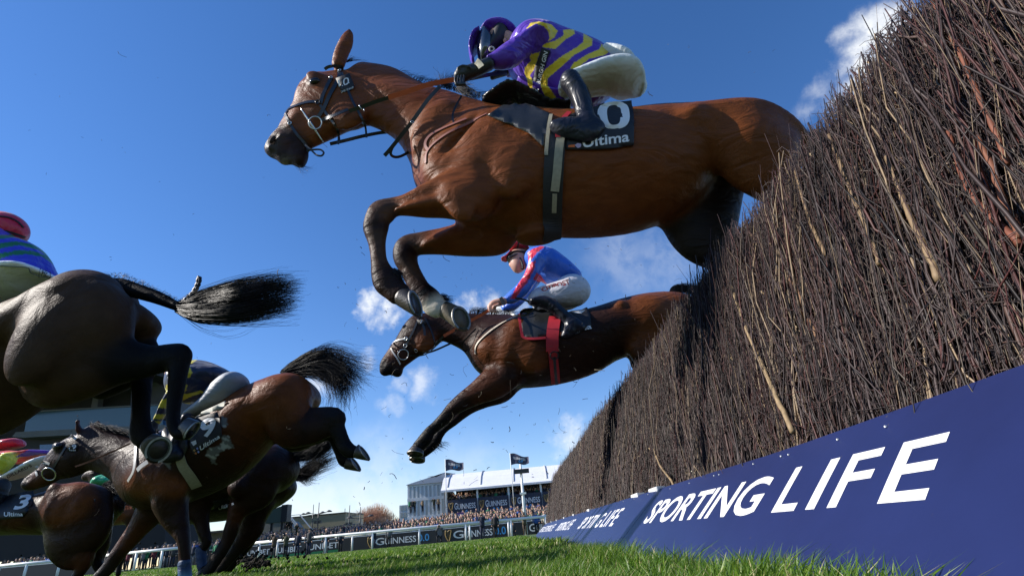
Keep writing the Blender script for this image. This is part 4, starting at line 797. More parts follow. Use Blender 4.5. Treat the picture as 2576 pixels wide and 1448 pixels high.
# ------------------------------------------------------------------ horse seven, beyond the nearest one
T5 = (1400, 850, 2.2278); T6 = (1400, 1350, 3.2175); Y7 = 4.2
h7 = empty('racehorse', at(1450, 880, Y7), 'dark bay horse reaching down with straight forelegs under the jockey in royal blue', 'horse', 'racehorses jumping the fence')
c7 = [Chain([(1198, 832, 1212, 905, .10), (1238, 805, 1240, 948, .19), (1290, 796, 1285, 975, .25), (1340, 789, 1345, 976, .28), (1400, 787, 1405, 967, .30), (1460, 783, 1465, 948, .30), (1520, 768, 1525, 915, .29), (1580, 749, 1585, 895, .28, 'dbay'), (1640, 737, 1640, 888, .28, 'bay'), (1695, 735, 1695, 865, .24, 'bay'), (1735, 750, 1735, 825, .15, 'bay')], TO, Y7, .05, 'brown'),
 Chain([(1085, 782, 1105, 848, .075), (1130, 783, 1140, 862, .085), (1180, 787, 1175, 882, .10), (1230, 790, 1200, 905, .12), (1280, 794, 1225, 925, .15)], TO, Y7, .05, 'brown'),
 Chain([(400, 700, 540, 900, .075), (330, 740, 560, 965, .098), (285, 782, 505, 1015, .10), (240, 850, 430, 1062, .088), (200, 920, 365, 1098, .072, 'brown'), (150, 990, 300, 1145, .06, 'dbay'), (95, 1065, 250, 1175, .055, 'dbay'), (58, 1125, 195, 1210, .053, 'dark'), (58, 1180, 130, 1235, .038, 'dark')], T5, Y7, .025, 'brown'),
 Chain([(150, 1225, 230, 1130, .04, 'dark'), (165, 1245, 236, 1180, .042, 'dark'), (190, 1240, 230, 1205, .03, 'dark')], T5, Y7, .02),
 Blob(265, 835, T5, Y7, -.13, .025, .018, .02, -20, .02, op=-1), Blob(75, 1150, T5, Y7, -.06, .030, .017, .022, 62, .02, op=-1), Blob(440, 960, T5, Y7, -.07, .09, .08, .035, 40, .04),
 Blob(1235, 880, TO, Y7, -.14, .09, .12, .09, 60, .06), Blob(1290, 860, TO, Y7, -.20, .09, .20, .07, -25, .07), Blob(1340, 890, TO, Y7, -.22, .12, .14, .06, -10, .06), Blob(1640, 790, TO, Y7, -.20, .17, .13, .10, -20, .08, 'bay'), Blob(1560, 770, TO, Y7, -.22, .05, .04, .06, 0, .05),
 Blob(1590, 850, TO, Y7, -.36, .12, .07, .07, 60, .08, op=-1),
 Chain([(1560, 800, 1720, 820, .13, 'bay'), (1570, 850, 1690, 870, .12, 'bay'), (1595, 905, 1680, 900, .10), (1625, 925, 1690, 905, .07), (1720, 940, 1730, 905, .05), (1800, 930, 1790, 900, .035), (1880, 910, 1870, 885, .03)], TO, Y7-.13, .06, 'brown'),
 Chain([(1560, 800, 1720, 820, .12), (1580, 880, 1690, 900, .10), (1600, 925, 1700, 915, .08), (1720, 950, 1740, 915, .05), (1820, 930, 1810, 905, .035), (1890, 900, 1880, 880, .03)], TO, Y7+.14, .06, 'brown'),
 Chain([(1500, 60, 1720, 330, .10), (1310, 150, 1600, 410, .09, 'dbay'), (1150, 300, 1360, 490, .07, 'dbay'), (1010, 415, 1155, 580, .055), (905, 520, 1005, 665, .047), (838, 612, 930, 745, .044, 'dark'), (700, 760, 815, 830, .034, 'black'), (620, 830, 740, 900, .032, 'black'), (555, 910, 705, 985, .037, 'black'), (500, 980, 645, 1045, .034, 'black'), (462, 1030, 612, 1085, .036, 'black')], T6, Y7-.13, .05, 'brown', m=5),
 Chain([(1560, 150, 1740, 380, .09), (1400, 260, 1645, 468, .08), (1250, 400, 1430, 530, .07), (1120, 500, 1240, 615, .055), (1020, 600, 1090, 715, .046), (940, 690, 1000, 785, .042, 'dark'), (830, 800, 900, 855, .034, 'black'), (740, 880, 845, 925, .032, 'black'), (690, 945, 815, 995, .036, 'black'), (620, 1020, 745, 1075, .034, 'black'), (555, 1105, 655, 1140, .034, 'black')], T6, Y7+.12, .05, 'brown', m=5)]
b7, B7 = organic('body', c7, M_COAT, h7, h=.013, smooth=2, sig=.018)
hoof(h7, (538, 1052), (505, 1128), Y7-.13, .042, .060, (-.12, -.35, -.93), T6, shoe=1); hoof(h7, (565, 1115), (528, 1200), Y7+.12, .042, .060, (-.12, -.35, -.93), T6, shoe=1)
eye(h7, (262, 832), T5, B7, .022)
mg = [P3([(a, b), (a+4, b-10), (a+24, b-12)], TO, Y7, (0, -.01, -.02)) for a, b in ((1180, 788), (1200, 790), (1220, 791), (1250, 793), (1290, 796))]
hair('mane', mg, None, None, 260, .0018, M_HAIR, h7, .008, .014, 31)
tg = [P3([(1690, 738), (1700+i*4, 722+i*3), (1735+i*3, 718+i*7), (1790, 722+i*9)], TO, Y7) for i in range(4)]
hair('tail', tg, None, None, 400, .002, M_HAIR, h7, .012, .02, 32)
tg = [P3([(820-i*30, 975+i*18), (880-i*30, 1010+i*20)], T6, Y7+.1) for i in range(5)]
hair('fetlock_hair', tg, None, None, 120, .0014, M_HAIR, h7, .012, .02, 33)
br = empty('bridle', at(1020, 850, Y7-.1), 'black bridle with a silver seven on its brow tag, on the middle dark horse', 'bridle', 'bridles worn by the racehorses'); YS = Y7-.1
M_PAT = mat('pale_web', (.55, .52, .48), rough=.35)
strap('noseband', [(145, 990), (190, 955), (260, 935), (275, 935)], T5, B7, .013, M_PAT, br, YS); strap('noseband', [(140, 995), (165, 1050), (200, 1100), (225, 1150)], T5, B7, .012, M_PAT, br, YS)
strap('cheekpiece', [(385, 745), (345, 850), (310, 920), (275, 990), (260, 1030)], T5, B7, .016, M_LEATH, br, YS); strap('cheekpiece', [(400, 790), (425, 850), (430, 910)], T5, B7, .02, M_LEATH, br, YS)
strap('throatlash', [(430, 760), (480, 860), (510, 960), (505, 1000)], T5, B7, .012, M_LEATH, br, YS)
P, n_ = hit(B7, (252, 1068), T5, .012, YS); torus(br, 'bit_ring', None, T5, YS, .042, .004, n_, M_STEEL, off=P)
for q in ((275, 937), (270, 995), (360, 1030)): P, n_ = hit(B7, q, T5, .010, YS); torus(br, 'buckle', None, T5, YS, .014, .003, n_, M_STEEL, off=P)
drape('number_tag', [(365, 780), (440, 790), (440, 830), (385, 830)], T5, B7, M_BLK, br, YS, off=.012, th=.004, step=60); text_drape('7', [(393, 815), (412, 818), (415, 788), (396, 786)], T5, B7, M_WHITE2, br, YS, off=.018)
strap('rein', [(290, 1075), (360, 1070), (440, 1050), (520, 985)], T5, B7, .014, M_LEATH, br, YS, off=.012)
ribbon('rein', [(520, 985), (590, 912), (700, 860)], T5, [Y7-.14, Y7-.16, Y7-.18], .016, M_LEATH, br)
ribbon('rein_grip', [(588, 912), (700, 848), (830, 775), (930, 720), (1020, 672)], T5, [Y7-.18]*3+[Y7-.2]*2, .024, M_ORANGE, br, th=.006)
ribbon('rein', [(440, 1055), (520, 1030), (650, 972)], T5, [Y7-.04, Y7, Y7+.04], .016, M_LEATH, br)
ribbon('martingale', [(860, 850), (780, 930), (740, 985), (750, 1030), (800, 1045)], T5, [Y7-.14, Y7-.14, Y7-.1, Y7-.06, Y7], .012, M_LEATH, br)
strap('breast_strap', [(1195, 755), (1110, 790), (1010, 850), (930, 915), (875, 975), (856, 1020), (858, 1060)], T5, B7, .016, mat('cream_web', (.52, .44, .34), rough=.6), br, YS, off=.006)
sd = empty('saddle', at(1390, 800, Y7), 'black racing saddle with red piping and a red girth', 'saddle', 'racing saddles')
drape('flap', [(1213, 752), (1345, 702), (1535, 742), (1500, 850), (1440, 938), (1330, 948), (1255, 935), (1238, 900)], T5, B7, mat('saddle_flap'), sd, YS-.15, off=.016, th=.008, step=40)
strap('piping', [(1216, 755), (1238, 895), (1262, 938), (1340, 946), (1442, 936)], T5, B7, .020, M_RED, sd, YS-.15, off=.026)
strap('girth', [(1520, 770), (1505, 850), (1495, 950), (1495, 1040)], T5, B7, .095, M_RED, sd, YS-.15, th=.006, off=.020)
strap('girth', [(1497, 1030), (1505, 1120), (1515, 1210), (1520, 1280), (1523, 1300)], T5, B7, .07, M_RED, sd, YS-.15, th=.006, off=.010); strap('buckle_strap', [(1508, 1080), (1515, 1150), (1520, 1220), (1528, 1300)], T5, B7, .022, M_LEATH, sd, YS-.15, off=.018)
P, n_ = hit(B7, (1508, 1070), T5, .026, YS); torus(sd, 'girth_buckle', None, T5, YS, .03, .005, n_, M_LEATH, off=P)
organic('seat', [Chain([(1215, 715, 1230, 760, .10, 'blackc'), (1280, 690, 1290, 745, .12, 'blackc'), (1380, 700, 1380, 745, .10, 'blackc'), (1520, 715, 1520, 745, .10, 'blackc')], T5, Y7, .03)], M_BOOT, sd, h=.014)
nc = empty('number_cloth', at(1480, 810, Y7-.25), 'black number cloth half hidden behind the boot of the jockey in blue', 'number cloth', 'number cloths')
CLB = bvh_of(drape('cloth', [(1540, 800), (1600, 740), (1660, 700), (1790, 686), (1812, 740), (1822, 852), (1700, 898), (1560, 925), (1545, 880)], T5, B7, M_BLK, nc, YS-.15, off=.014, th=.006, step=40))
text_drape('Ultima', [(1580, 914), (1826, 850), (1820, 812), (1575, 872)], T5, CLB, M_WHITE2, nc, YS-.15, off=.004, bold=.02); drape('numeral_edge', [(1660, 712), (1770, 697), (1740, 725), (1690, 722)], T5, CLB, M_WHITE2, nc, YS-.15, off=.004, th=0)
drape('emblem_patch', [(1558, 885), (1578, 880), (1580, 912), (1560, 916)], T5, CLB, mat('emblem_orange'), nc, YS-.15, off=.004, th=0)
j7 = empty('jockey', at(1400, 700, Y7), 'jockey in royal blue silks with red sleeve stripes and a red cap', 'jockey', 'jockeys riding the racehorses')
t7 = [Chain([(1325, 195, 1305, 345, .12), (1400, 165, 1345, 425, .19), (1480, 176, 1400, 460, .20), (1570, 232, 1455, 492, .19), (1660, 300, 1520, 490, .17), (1740, 385, 1600, 480, .15)], T5, Y7, .04, 'blue'),
 Chain([(1295, 270, 1440, 300, .08), (1262, 390, 1375, 430, .064), (1190, 495, 1300, 540, .056), (1120, 560, 1220, 605, .05), (1088, 590, 1160, 625, .04)], T5, Y7-.19, .03, 'blue', m=5),
 Chain([(1330, 400, 1400, 460, .07), (1230, 540, 1300, 590, .056), (1120, 630, 1200, 680, .05), (1075, 650, 1130, 695, .04)], T5, Y7+.18, .03, 'blue')]
rp7 = [[(1290, 215), (1330, 185), (1400, 160), (1432, 168), (1370, 215), (1330, 262), (1296, 300)], [(1365, 382), (1400, 410), (1452, 482), (1400, 470), (1336, 440)], [(1296, 312), (1358, 275), (1345, 350), (1300, 445), (1235, 530), (1180, 605), (1145, 600), (1195, 500), (1258, 405)]]
organic('silks', t7, M_SILK, j7, h=.010, recol=pattern(rp7, T5, 'red'))
bre7 = [Chain([(1298, 600, 1328, 655, .05), (1340, 525, 1410, 665, .08), (1450, 480, 1520, 668, .10), (1580, 435, 1600, 682, .13), (1690, 395, 1655, 672, .13), (1758, 465, 1705, 620, .09)], T5, Y7-.14, .05, 'greyw'), Chain([(1350, 600, 1420, 700, .07), (1480, 520, 1540, 700, .10), (1600, 450, 1620, 700, .12), (1730, 450, 1690, 640, .10)], T5, Y7+.13, .05, 'greyw')]
organic('breeches', bre7, M_BREECH, j7, h=.012, smooth=2)
sV, sF = field_mesh(bre7, .015, 2); BR7 = BVHTree.FromPolygons([tuple(v) for v in sV], [tuple(int(i) for i in f) for f in sF])
SPB = drape('sponsor_patch', [(1388, 508), (1640, 428), (1668, 470), (1640, 488), (1425, 556)], T5, BR7, mat('patch_white', (.62, .58, .6)), j7, Y7-.2, off=.008, th=.002, step=60)
SPB = bvh_of(SPB)
text_drape('CITIPOST', [(1412, 543), (1648, 478), (1630, 438), (1400, 510)], T5, SPB, M_RED, j7, Y7-.2, off=.004, bold=.02)
organic('boot', [Chain([(1320, 595, 1335, 660, .052, 'blackc'), (1420, 577, 1395, 675, .056, 'blackc'), (1510, 600, 1455, 700, .055, 'blackc'), (1590, 675, 1525, 755, .049, 'blackc'), (1650, 725, 1585, 810, .045, 'blackc'), (1700, 765, 1640, 850, .042, 'blackc')], T5, Y7-.29, .02), Chain([(1755, 800, 1725, 880, .036, 'blackc'), (1690, 770, 1660, 890, .042, 'blackc'), (1620, 830, 1640, 935, .042, 'blackc'), (1575, 890, 1600, 940, .036, 'blackc')], T5, Y7-.30, .03)], M_BOOT, j7, h=.010)
organic('boot', [Chain([(1450, 640, 1430, 700, .05, 'blackc'), (1560, 720, 1520, 790, .045, 'blackc'), (1650, 800, 1600, 850, .04, 'blackc')], T5, Y7+.28, .02)], M_BOOT, j7, h=.014)
organic('hand', [Chain([(1085, 590, 1095, 655, .036), (1040, 600, 1050, 665, .038), (1000, 612, 1010, 675, .036), (975, 640, 985, 700, .028)], T5, Y7-.20, .015, 'skin')]+[Chain([(965+i*17, 648, 985+i*17, 652, .011), (955+i*17, 685, 975+i*17, 690, .011), (970+i*17, 712, 985+i*17, 706, .010)], T5, Y7-.215, .004, 'skin') for i in range(4)]+[Chain([(1040, 640, 1055, 660, .013), (1000, 655, 1010, 680, .012)], T5, Y7-.24, .006, 'skin')], M_SKIN, j7, h=.008, smooth=1)
strap('wrist_band', [(1062, 590), (1080, 620), (1090, 650)], T5, B7, .03, M_BLK, j7, Y7-.245)
organic('head', [Chain([(1135, 255, 1290, 245, .075), (1140, 300, 1285, 310, .074), (1160, 330, 1255, 350, .06), (1185, 352, 1238, 362, .04)], T5, Y7, .02, 'skin'), Chain([(1220, 250, 1310, 250, .055), (1270, 290, 1350, 320, .065)], T5, Y7, .03, 'skin'), Blob(1146, 318, T5, Y7, 0, .018, .016, .014, -40, .012, 'skin'), Blob(1170, 345, T5, Y7, 0, .012, .008, .02, 10, .008, 'pink')], M_SKIN, j7, h=.008)
ho, HB7 = organic('helmet', [Chain([(1303, 185, 1298, 205, .04), (1285, 148, 1280, 215, .08), (1240, 124, 1232, 222, .10), (1190, 124, 1185, 222, .10), (1145, 165, 1150, 215, .07)], T5, Y7, .02, 'red'), Chain([(1150, 205, 1160, 235, .08), (1110, 245, 1118, 282, .075), (1068, 262, 1074, 284, .04)], T5, Y7, .01, 'red')], M_SILK, j7, h=.008)
organic('helmet_shell', [Chain([(1295, 200, 1290, 285, .085, 'blackc'), (1240, 205, 1240, 275, .09, 'blackc'), (1165, 215, 1180, 262, .088, 'blackc'), (1112, 255, 1120, 285, .06, 'blackc')], T5, Y7, .02)], M_BLK, j7, h=.009)
organic('goggles', [Chain([(1124, 258, 1138, 302, .074, 'blackc'), (1160, 248, 1174, 300, .086, 'blackc'), (1205, 240, 1212, 282, .088, 'blackc')], T5, Y7, .01)], M_GOG, j7, h=.008)
strap('helmet_band', [(1188, 225), (1200, 190), (1215, 128)], T5, HB7, .012, M_LEATH, ho, Y7-.1); line3('chin_strap', [(1225, 260), (1245, 310), (1250, 350), (1235, 352)], T5, Y7-.07, .009, M_BLK, j7)
ribbon('whip', [(1110, 690), (1170, 735), (1260, 740), (1340, 690), (1400, 640)], T5, [Y7-.2, Y7-.3, Y7-.33, Y7-.35, Y7-.36], .014, M_LEATH, j7)
ribbon('whip', [(1185, 595), (1260, 610), (1320, 640), (1370, 690)], T5, [Y7-.3]*4, .016, M_LEATH, j7)
# ------------------------------------------------------------------ horse five, landing at the left edge of the picture
T7 = (0, 750, 2.0686); T8 = (550, 950, 1.81); T9 = (0, 1350, 3.62); TC = (0, 1450, 2.0429); TD = (600, 1500, 2.1975); Y5 = 2.4
h5 = empty('racehorse', at(100, 950, Y5), 'black brown horse landing at the left edge, its rump high and long tail streaming', 'horse', 'racehorses jumping the fence')
c5 = [Chain([(1070, 850, 1100, 990, .04), (1035, 755, 1090, 1090, .16), (980, 700, 1050, 1140, .21), (880, 640, 970, 1180, .26), (740, 615, 830, 1230, .28), (600, 637, 680, 1290, .29), (420, 672, 470, 1380, .28), (250, 742, 260, 1480, .26), (80, 850, 100, 1700, .25), (-150, 960, -80, 1880, .26), (-450, 1150, -380, 2050, .28), (-800, 1350, -700, 2250, .27), (-1100, 1600, -980, 2350, .2)], T7, Y5, .06, 'dark'),
 Chain([(330, 740, 990, 760, .13), (160, 880, 1045, 900, .15), (112, 1050, 1050, 1060, .15), (118, 1240, 1010, 1220, .13), (140, 1420, 900, 1340, .11), (240, 1450, 800, 1400, .09)], T7, Y5-.16, .05, 'dark', m=5),
 Chain([(740, 720, 1090, 780, .12), (760, 880, 1135, 900, .13), (780, 1050, 1130, 1060, .13), (800, 1150, 1080, 1150, .11)], T7, Y5+.14, .05, 'dark', m=5),
 Blob(180, 900, T7, Y5, -.26, .16, .07, .07, 30, .06, 'brown'), Blob(600, 900, T7, Y5, -.24, .20, .16, .10, -20, .1, 'dark'), Blob(520, 720, T7, Y5, -.27, .06, .04, .06, 10, .07, 'dark'), Blob(270, 1150, T7, Y5, -.33, .10, .16, .06, -10, .10, 'dark'), Blob(1000, 1000, T7, Y5, -.30, .02, .16, .05, -8, .05, op=-1),
 Chain([(250, 850, 220, 982, .12), (320, 855, 300, 967, .085), (385, 868, 370, 948, .06), (430, 864, 418, 935, .052), (472, 868, 424, 934, .05), (477, 895, 425, 925, .045), (464, 960, 424, 985, .037), (455, 1020, 418, 1035, .033), (456, 1060, 418, 1072, .036), (466, 1082, 432, 1100, .035), (478, 1075, 460, 1105, .033)], TO, Y5-.14, .05, 'black', m=5),
 Chain([(200, 870, 330, 970, .11), (300, 860, 385, 950, .08), (325, 940, 390, 935, .055), (330, 985, 382, 990, .04), (329, 1040, 378, 1045, .035), (325, 1085, 386, 1088, .04), (340, 1110, 398, 1102, .034)], TO, Y5+.14, .05, 'black', m=5),
 Chain([(225, 702, 250, 745, .06), (290, 697, 300, 742, .046), (350, 713, 338, 750, .038), (402, 732, 390, 765, .034), (456, 762, 450, 786, .030)], TO, Y5, .04, 'black')]
for c_ in c5:
    c_.col = np.where(c_.col[:, :1] > .0115, np.array([[.052, .028, .015]]), c_.col)
b5, B5 = organic('body', c5, mat('coat_dark', rough=.5, spec=.07, noise=.24, nscale=14, bump=.25, bscale=150, attr=True, bump2=(.35, 6.0), flecks=.6), h5, h=.011, smooth=2)
hoof(h5, (463, 1068), (482, 1082), Y5-.14, .033, .042, (.85, .1, -.55)); hoof(h5, (374, 1110), (399, 1131), Y5+.14, .042, .058, (.45, -.85, -.2), shoe=2)
tg = []
for i in range(8):
    f = i/7; tg.append(P3([(448, 768+14*f), (500, 742+62*f), (590, 715+92*f), (680, 702+88*f+8*math.sin(i*2)), (745, 706+72*f+6*math.sin(i*3))], TO, Y5, (0, -.03+.06*math.sin(i), -.04+.1*math.sin(i*2.1), 0, .03)))
hair('tail', tg, None, None, 2300, .0013, M_HAIR, h5, .008, .026, 41, frizz=.003)
tg = [P3([(450, 785), (520, 840-i*6), (600, 860-i*14), (700, 790-i*5)], TO, Y5) for i in range(4)]; hair('tail', tg, None, None, 14, .0007, M_HAIR, h5, .01, .03, 42)
pl = P3([(240, 335), (275, 300), (310, 268), (340, 215), (352, 165), (362, 175), (350, 220), (325, 262), (290, 305), (258, 332)], T8, Y5-.02); V, F = tube(spline(pl, 5), .009+.002*np.sin(np.arange(46)*2.2), 7); obj('tail_braid', V, F, M_HAIR, h5)
V = spline([at(*p, Y5-.02) for p in ((250, 697), (300, 694), (350, 712), (400, 735), (450, 762))], 12); tg = [[V[i], V[i]+np.array([.014, -.006, .004])+.004*rng.normal(size=3)] for i in range(len(V))]
hair('tail', tg, None, None, 500, .0009, M_HAIR, h5, .010, .004, 43, mm=4)
j5 = empty('jockey', at(40, 640, Y5), 'x', 'jockey', 'jockeys riding the racehorses')
tag(j5, 'jockey in blue silks with green hoops and a red cap at the left edge')
g5 = [[(-500, 380), (-200, 300), (0, 272), (120, 266), (230, 300), (310, 360), (240, 330), (120, 290), (0, 300), (-200, 330), (-500, 420)], [(-500, 480), (-200, 370), (0, 338), (120, 318), (260, 345), (380, 420), (440, 500), (300, 388), (150, 350), (0, 375), (-200, 415), (-500, 530)], [(-500, 590), (-200, 455), (0, 415), (120, 390), (250, 393), (380, 440), (455, 530), (330, 440), (200, 420), (80, 430), (0, 455), (-200, 500), (-500, 640)]]
t5c = [Chain([(-300, 230, 120, 240, .17), (-320, 300, 215, 290, .19), (-320, 370, 320, 358, .20), (-300, 450, 408, 440, .20), (-250, 505, 462, 530, .18), (120, 545, 480, 600, .13)], T7, Y5-.02, .04, 'rblue')]
organic('silks', t5c, M_SILK, j5, h=.008, recol=pattern(g5, T7, 'green'))
hm, HB5 = organic('helmet', [Blob(15, 232, T7, Y5, -.02, .125, .098, .11, -12, .02, (.55, .015, .05)), Blob(-60, 250, T7, Y5, -.02, .14, .09, .10, 0, .03, (.55, .015, .05))], M_SILK, j5, h=.008)
strap('helmet_band', [(-30, 128), (60, 138), (130, 168), (178, 215)], T7, HB5, .009, M_BLK, hm, Y5-.1); strap('helmet_rim', [(-60, 232), (40, 240), (120, 262), (190, 288)], T7, HB5, .010, M_BLK, hm, Y5-.1)
bre5 = [Chain([(-350, 600, -350, 1000, .19), (-50, 505, -80, 900, .22), (150, 505, 100, 830, .22), (300, 512, 250, 745, .21), (400, 530, 360, 690, .18), (462, 592, 440, 655, .09)], T7, Y5-.05, .05, 'pgrey')]
organic('breeches', bre5, M_BREECH, j5, h=.010)
sV, sF = field_mesh(bre5, .015, 2); BR5 = BVHTree.FromPolygons([tuple(v) for v in sV], [tuple(int(i) for i in f) for f in sF])
text_drape('[ HF. ]', [(300, 592), (384, 612), (390, 556), (310, 532)], T7, BR5, M_BLK, j5, Y5-.15, off=.005, bold=.0)
strap('waist_seam', [(0, 505), (100, 512), (215, 522), (240, 560), (330, 590), (430, 600)], T7, BR5, .004, mat('seam_grey', (.2, .22, .23)), j5, Y5-.15, off=.002)
sd = empty('saddle', at(0, 800, Y5), 'sliver of dark saddle under the jockey in blue and green hoops', 'saddle', 'racing saddles'); organic('seat', [Chain([(-600, 1050, -560, 1150, .14, 'blackc'), (-250, 900, -230, 1000, .14, 'blackc'), (0, 880, 0, 930, .12, 'blackc'), (25, 885, 25, 915, .08, 'blackc')], T7, Y5, .03)], M_BOOT, sd, h=.014)
# ------------------------------------------------------------------ horse nineteen
Y19 = 3.7
h19 = empty('racehorse', at(550, 1130, Y19), 'x', 'horse', 'racehorses jumping the fence')
tag(h19, 'brown horse landing behind the left one, under the navy and yellow hooped jockey')
foam = [[(505, 1100), (545, 1120), (550, 1160), (530, 1185), (505, 1170), (500, 1130)], [(505, 1235), (560, 1235), (575, 1290), (600, 1318), (545, 1325), (500, 1345), (470, 1395), (465, 1420), (492, 1448), (450, 1425), (430, 1395), (395, 1370), (430, 1320), (515, 1290)], [(62, 1320), (150, 1370), (160, 1420), (165, 1470), (130, 1435), (70, 1400), (40, 1360)]]  # foam splashes; the first patch is a white shine painted on the coat
c19 = [Chain([(350, 1150, 352, 1240, .10), (385, 1100, 375, 1278, .2), (430, 1078, 420, 1280, .25), (480, 1058, 480, 1262, .28), (530, 1040, 540, 1235, .29), (575, 1010, 600, 1190, .29, 'dbay'), (620, 975, 655, 1130, .28, 'bay'), (665, 952, 705, 1095, .27, 'bay'), (710, 941, 745, 1060, .26, 'bay'), (755, 958, 775, 1040, .2, 'bay'), (778, 985, 784, 1020, .12, 'bay')], TO, Y19, .05, 'brown'),
 Chain([(205, 1068, 225, 1172, .075), (250, 1080, 245, 1182, .085), (295, 1092, 280, 1196, .10), (340, 1100, 315, 1220, .12), (385, 1095, 340, 1245, .15)], TO, Y19, .05, 'brown'),
 Chain([(650, 320, 700, 600, .075), (590, 368, 680, 642, .098), (540, 378, 600, 682, .10), (450, 438, 520, 702, .09), (400, 520, 440, 722, .074, 'brown'), (335, 590, 400, 746, .062, 'dbay'), (265, 642, 330, 770, .056, 'dbay'), (205, 688, 262, 790, .054, 'dark'), (184, 738, 218, 786, .038, 'dark')], TC, Y19, .025, 'brown'),
 Blob(440, 455, TC, Y19, -.10, .04, .03, .02, -20, .02, 'dark'), Blob(200, 700, TC, Y19, -.06, .030, .017, .022, 62, .02, op=-1),
 Chain([(572, 350, 632, 340, .03), (578, 285, 620, 280, .028), (590, 210, 604, 212, .008)], TC, Y19-.06, .015, 'dbay'), Chain([(690, 330, 775, 320, .03), (725, 280, 778, 275, .026), (760, 250, 772, 252, .008)], TC, Y19+.06, .015, 'dbay'),
 Chain([(690, 985, 782, 990, .12, 'bay'), (668, 1040, 786, 1035, .13, 'bay'), (678, 1092, 790, 1045, .11, 'dbay'), (732, 1114, 800, 1035, .08), (778, 1108, 822, 1025, .06), (832, 1092, 845, 1023, .048, 'dark'), (834, 1092, 852, 1045, .045, 'dark'), (842, 1110, 866, 1075, .034, 'black'), (852, 1132, 877, 1100, .031, 'black'), (866, 1148, 892, 1118, .036, 'black'), (885, 1150, 902, 1122, .032, 'black')], TO, Y19-.13, .05, 'brown', m=5),
 Chain([(690, 1000, 770, 1000, .11), (690, 1100, 790, 1060, .10), (760, 1112, 815, 1050, .07), (830, 1105, 848, 1050, .05, 'dark'), (834, 1125, 862, 1095, .036, 'black'), (845, 1150, 870, 1130, .032, 'black'), (852, 1168, 880, 1142, .036, 'black'), (868, 1178, 882, 1150, .032, 'black')], TO, Y19+.13, .05, 'brown', m=5),
 Chain([(1050, 900, 1280, 980, .09), (985, 1050, 1150, 1095, .062, 'dbay'), (915, 1160, 1055, 1195, .050, 'dbay'), (850, 1255, 960, 1300, .046), (775, 1370, 880, 1402, .036, 'dark'), (700, 1455, 800, 1480, .034, 'dark'), (630, 1545, 730, 1565, .037, 'black'), (575, 1610, 680, 1640, .034, 'black')], TC, Y19+.14, .05, 'brown', m=5),
 Chain([(-60, 800, 230, 860, .10), (0, 960, 240, 950, .07), (85, 1070, 250, 1060, .055), (135, 1150, 257, 1150, .05), (150, 1250, 258, 1250, .040), (150, 1350, 255, 1350, .036), (150, 1460, 258, 1460, .038), (140, 1560, 260, 1560, .036, 'black')], TD, Y19-.14, .05, 'brown', m=5),
 Blob(1120, 720, TC, Y19, -.14, .09, .12, .09, 60, .06), Blob(1230, 700, TC, Y19, -.20, .09, .18, .07, 60, .07), Blob(700, 1000, TO, Y19, -.18, .15, .13, .10, 40, .08, 'bay'), Blob(640, 1060, TO, Y19, -.36, .12, .05, .06, 60, .07, op=-1)]
foam_r = random.Random(3)
def foam_shine_col(V, C):
    C = pattern(foam, T8, (.42, .42, .40))(V, C); n = vnoise(V[:, 0]*1.0+V[:, 2]*.7, V[:, 2], 26, 8); return np.where(((C[:, :1] > .40) & (n[:, None] < .1)), C*.35, C)
M_WET = mat('coat_wet', rough=.42, spec=.13, noise=.25, nscale=16, bump=.3, bscale=120, attr=True, bump2=(.4, 7.0), flecks=.6)
b19, B19 = organic('body', c19, M_WET, h19, h=.012, smooth=2, recol=foam_shine_col)
hoof(h19, (896, 1134), (916, 1140), Y19-.13, .042, .056, (.75, -.1, .5)); hoof(h19, (872, 1162), (894, 1168), Y19+.13, .042, .056, (.75, -.1, .5))
hoof(h19, (610, 1640), (585, 1690), Y19+.14, .04, .056, (-.1, 0, -1), TC); hoof(h19, (200, 1580), (200, 1640), Y19-.14, .04, .056, (0, 0, -1), TD)
eye(h19, (437, 455), TC, B19, .024)
for nm, sc_, m_ in (('bandage', [Chain([(143, 1345, 262, 1342, .042, (.02, .05, .12)), (146, 1400, 262, 1400, .043, (.02, .05, .12)), (148, 1460, 266, 1460, .044, (.10, .25, .42))], TD, Y19-.14, .01)], M_BREECH),): organic(nm, sc_, m_, h19, h=.01)
tg = []
for i in range(9):
    f = i/8; ex = (930+f*-140, 915+f*110) if f < .5 else (860-f*60, 970+(f-.5)*220)
    tg.append(P3([(712+f*6, 940), (745+f*12, 918+f*20), (800, 893+f*45), (838+10*f, 890+f*75), ((900-f*45), 915+f*85), (944-f*100, 922+f*115)], TO, Y19, (0, 0, -.02, -.03*f, -.02, .04*math.sin(i*2))))
hair('tail', tg, None, None, 1900, .0015, M_HAIR, h19, .012, .055, 51, frizz=.004)
mg = [P3([(a, b), (a+6, b-7), (a+22, b-3)], TO, Y19, (0, -.02, -.05)) for a, b in ((225, 1072), (250, 1078), (280, 1086), (310, 1092), (345, 1098))]
hair('mane', mg, None, None, 400, .0018, M_HAIR, h19, .008, .014, 52)
br = empty('bridle', at(150, 1130, Y19-.1), 'dark bridle with a white nineteen on its square brow tag', 'bridle', 'bridles worn by the racehorses'); YS = Y19-.1
strap('browband', [(540, 372), (560, 382), (590, 400)], TC, B19, .02, M_PAT, br, YS); strap('noseband', [(318, 572), (350, 578), (385, 590)], TC, B19, .016, M_PAT, br, YS); strap('noseband', [(285, 600), (278, 640), (290, 680)], TC, B19, .014, M_PAT, br, YS)
strap('cheekpiece', [(520, 440), (470, 520), (430, 590), (400, 640)], TC, B19, .014, M_LEATH, br, YS)
P, n_ = hit(B19, (386, 660), TC, .012, YS); torus(br, 'bit_ring', None, TC, YS, .045, .004, n_, M_STEEL, off=P)
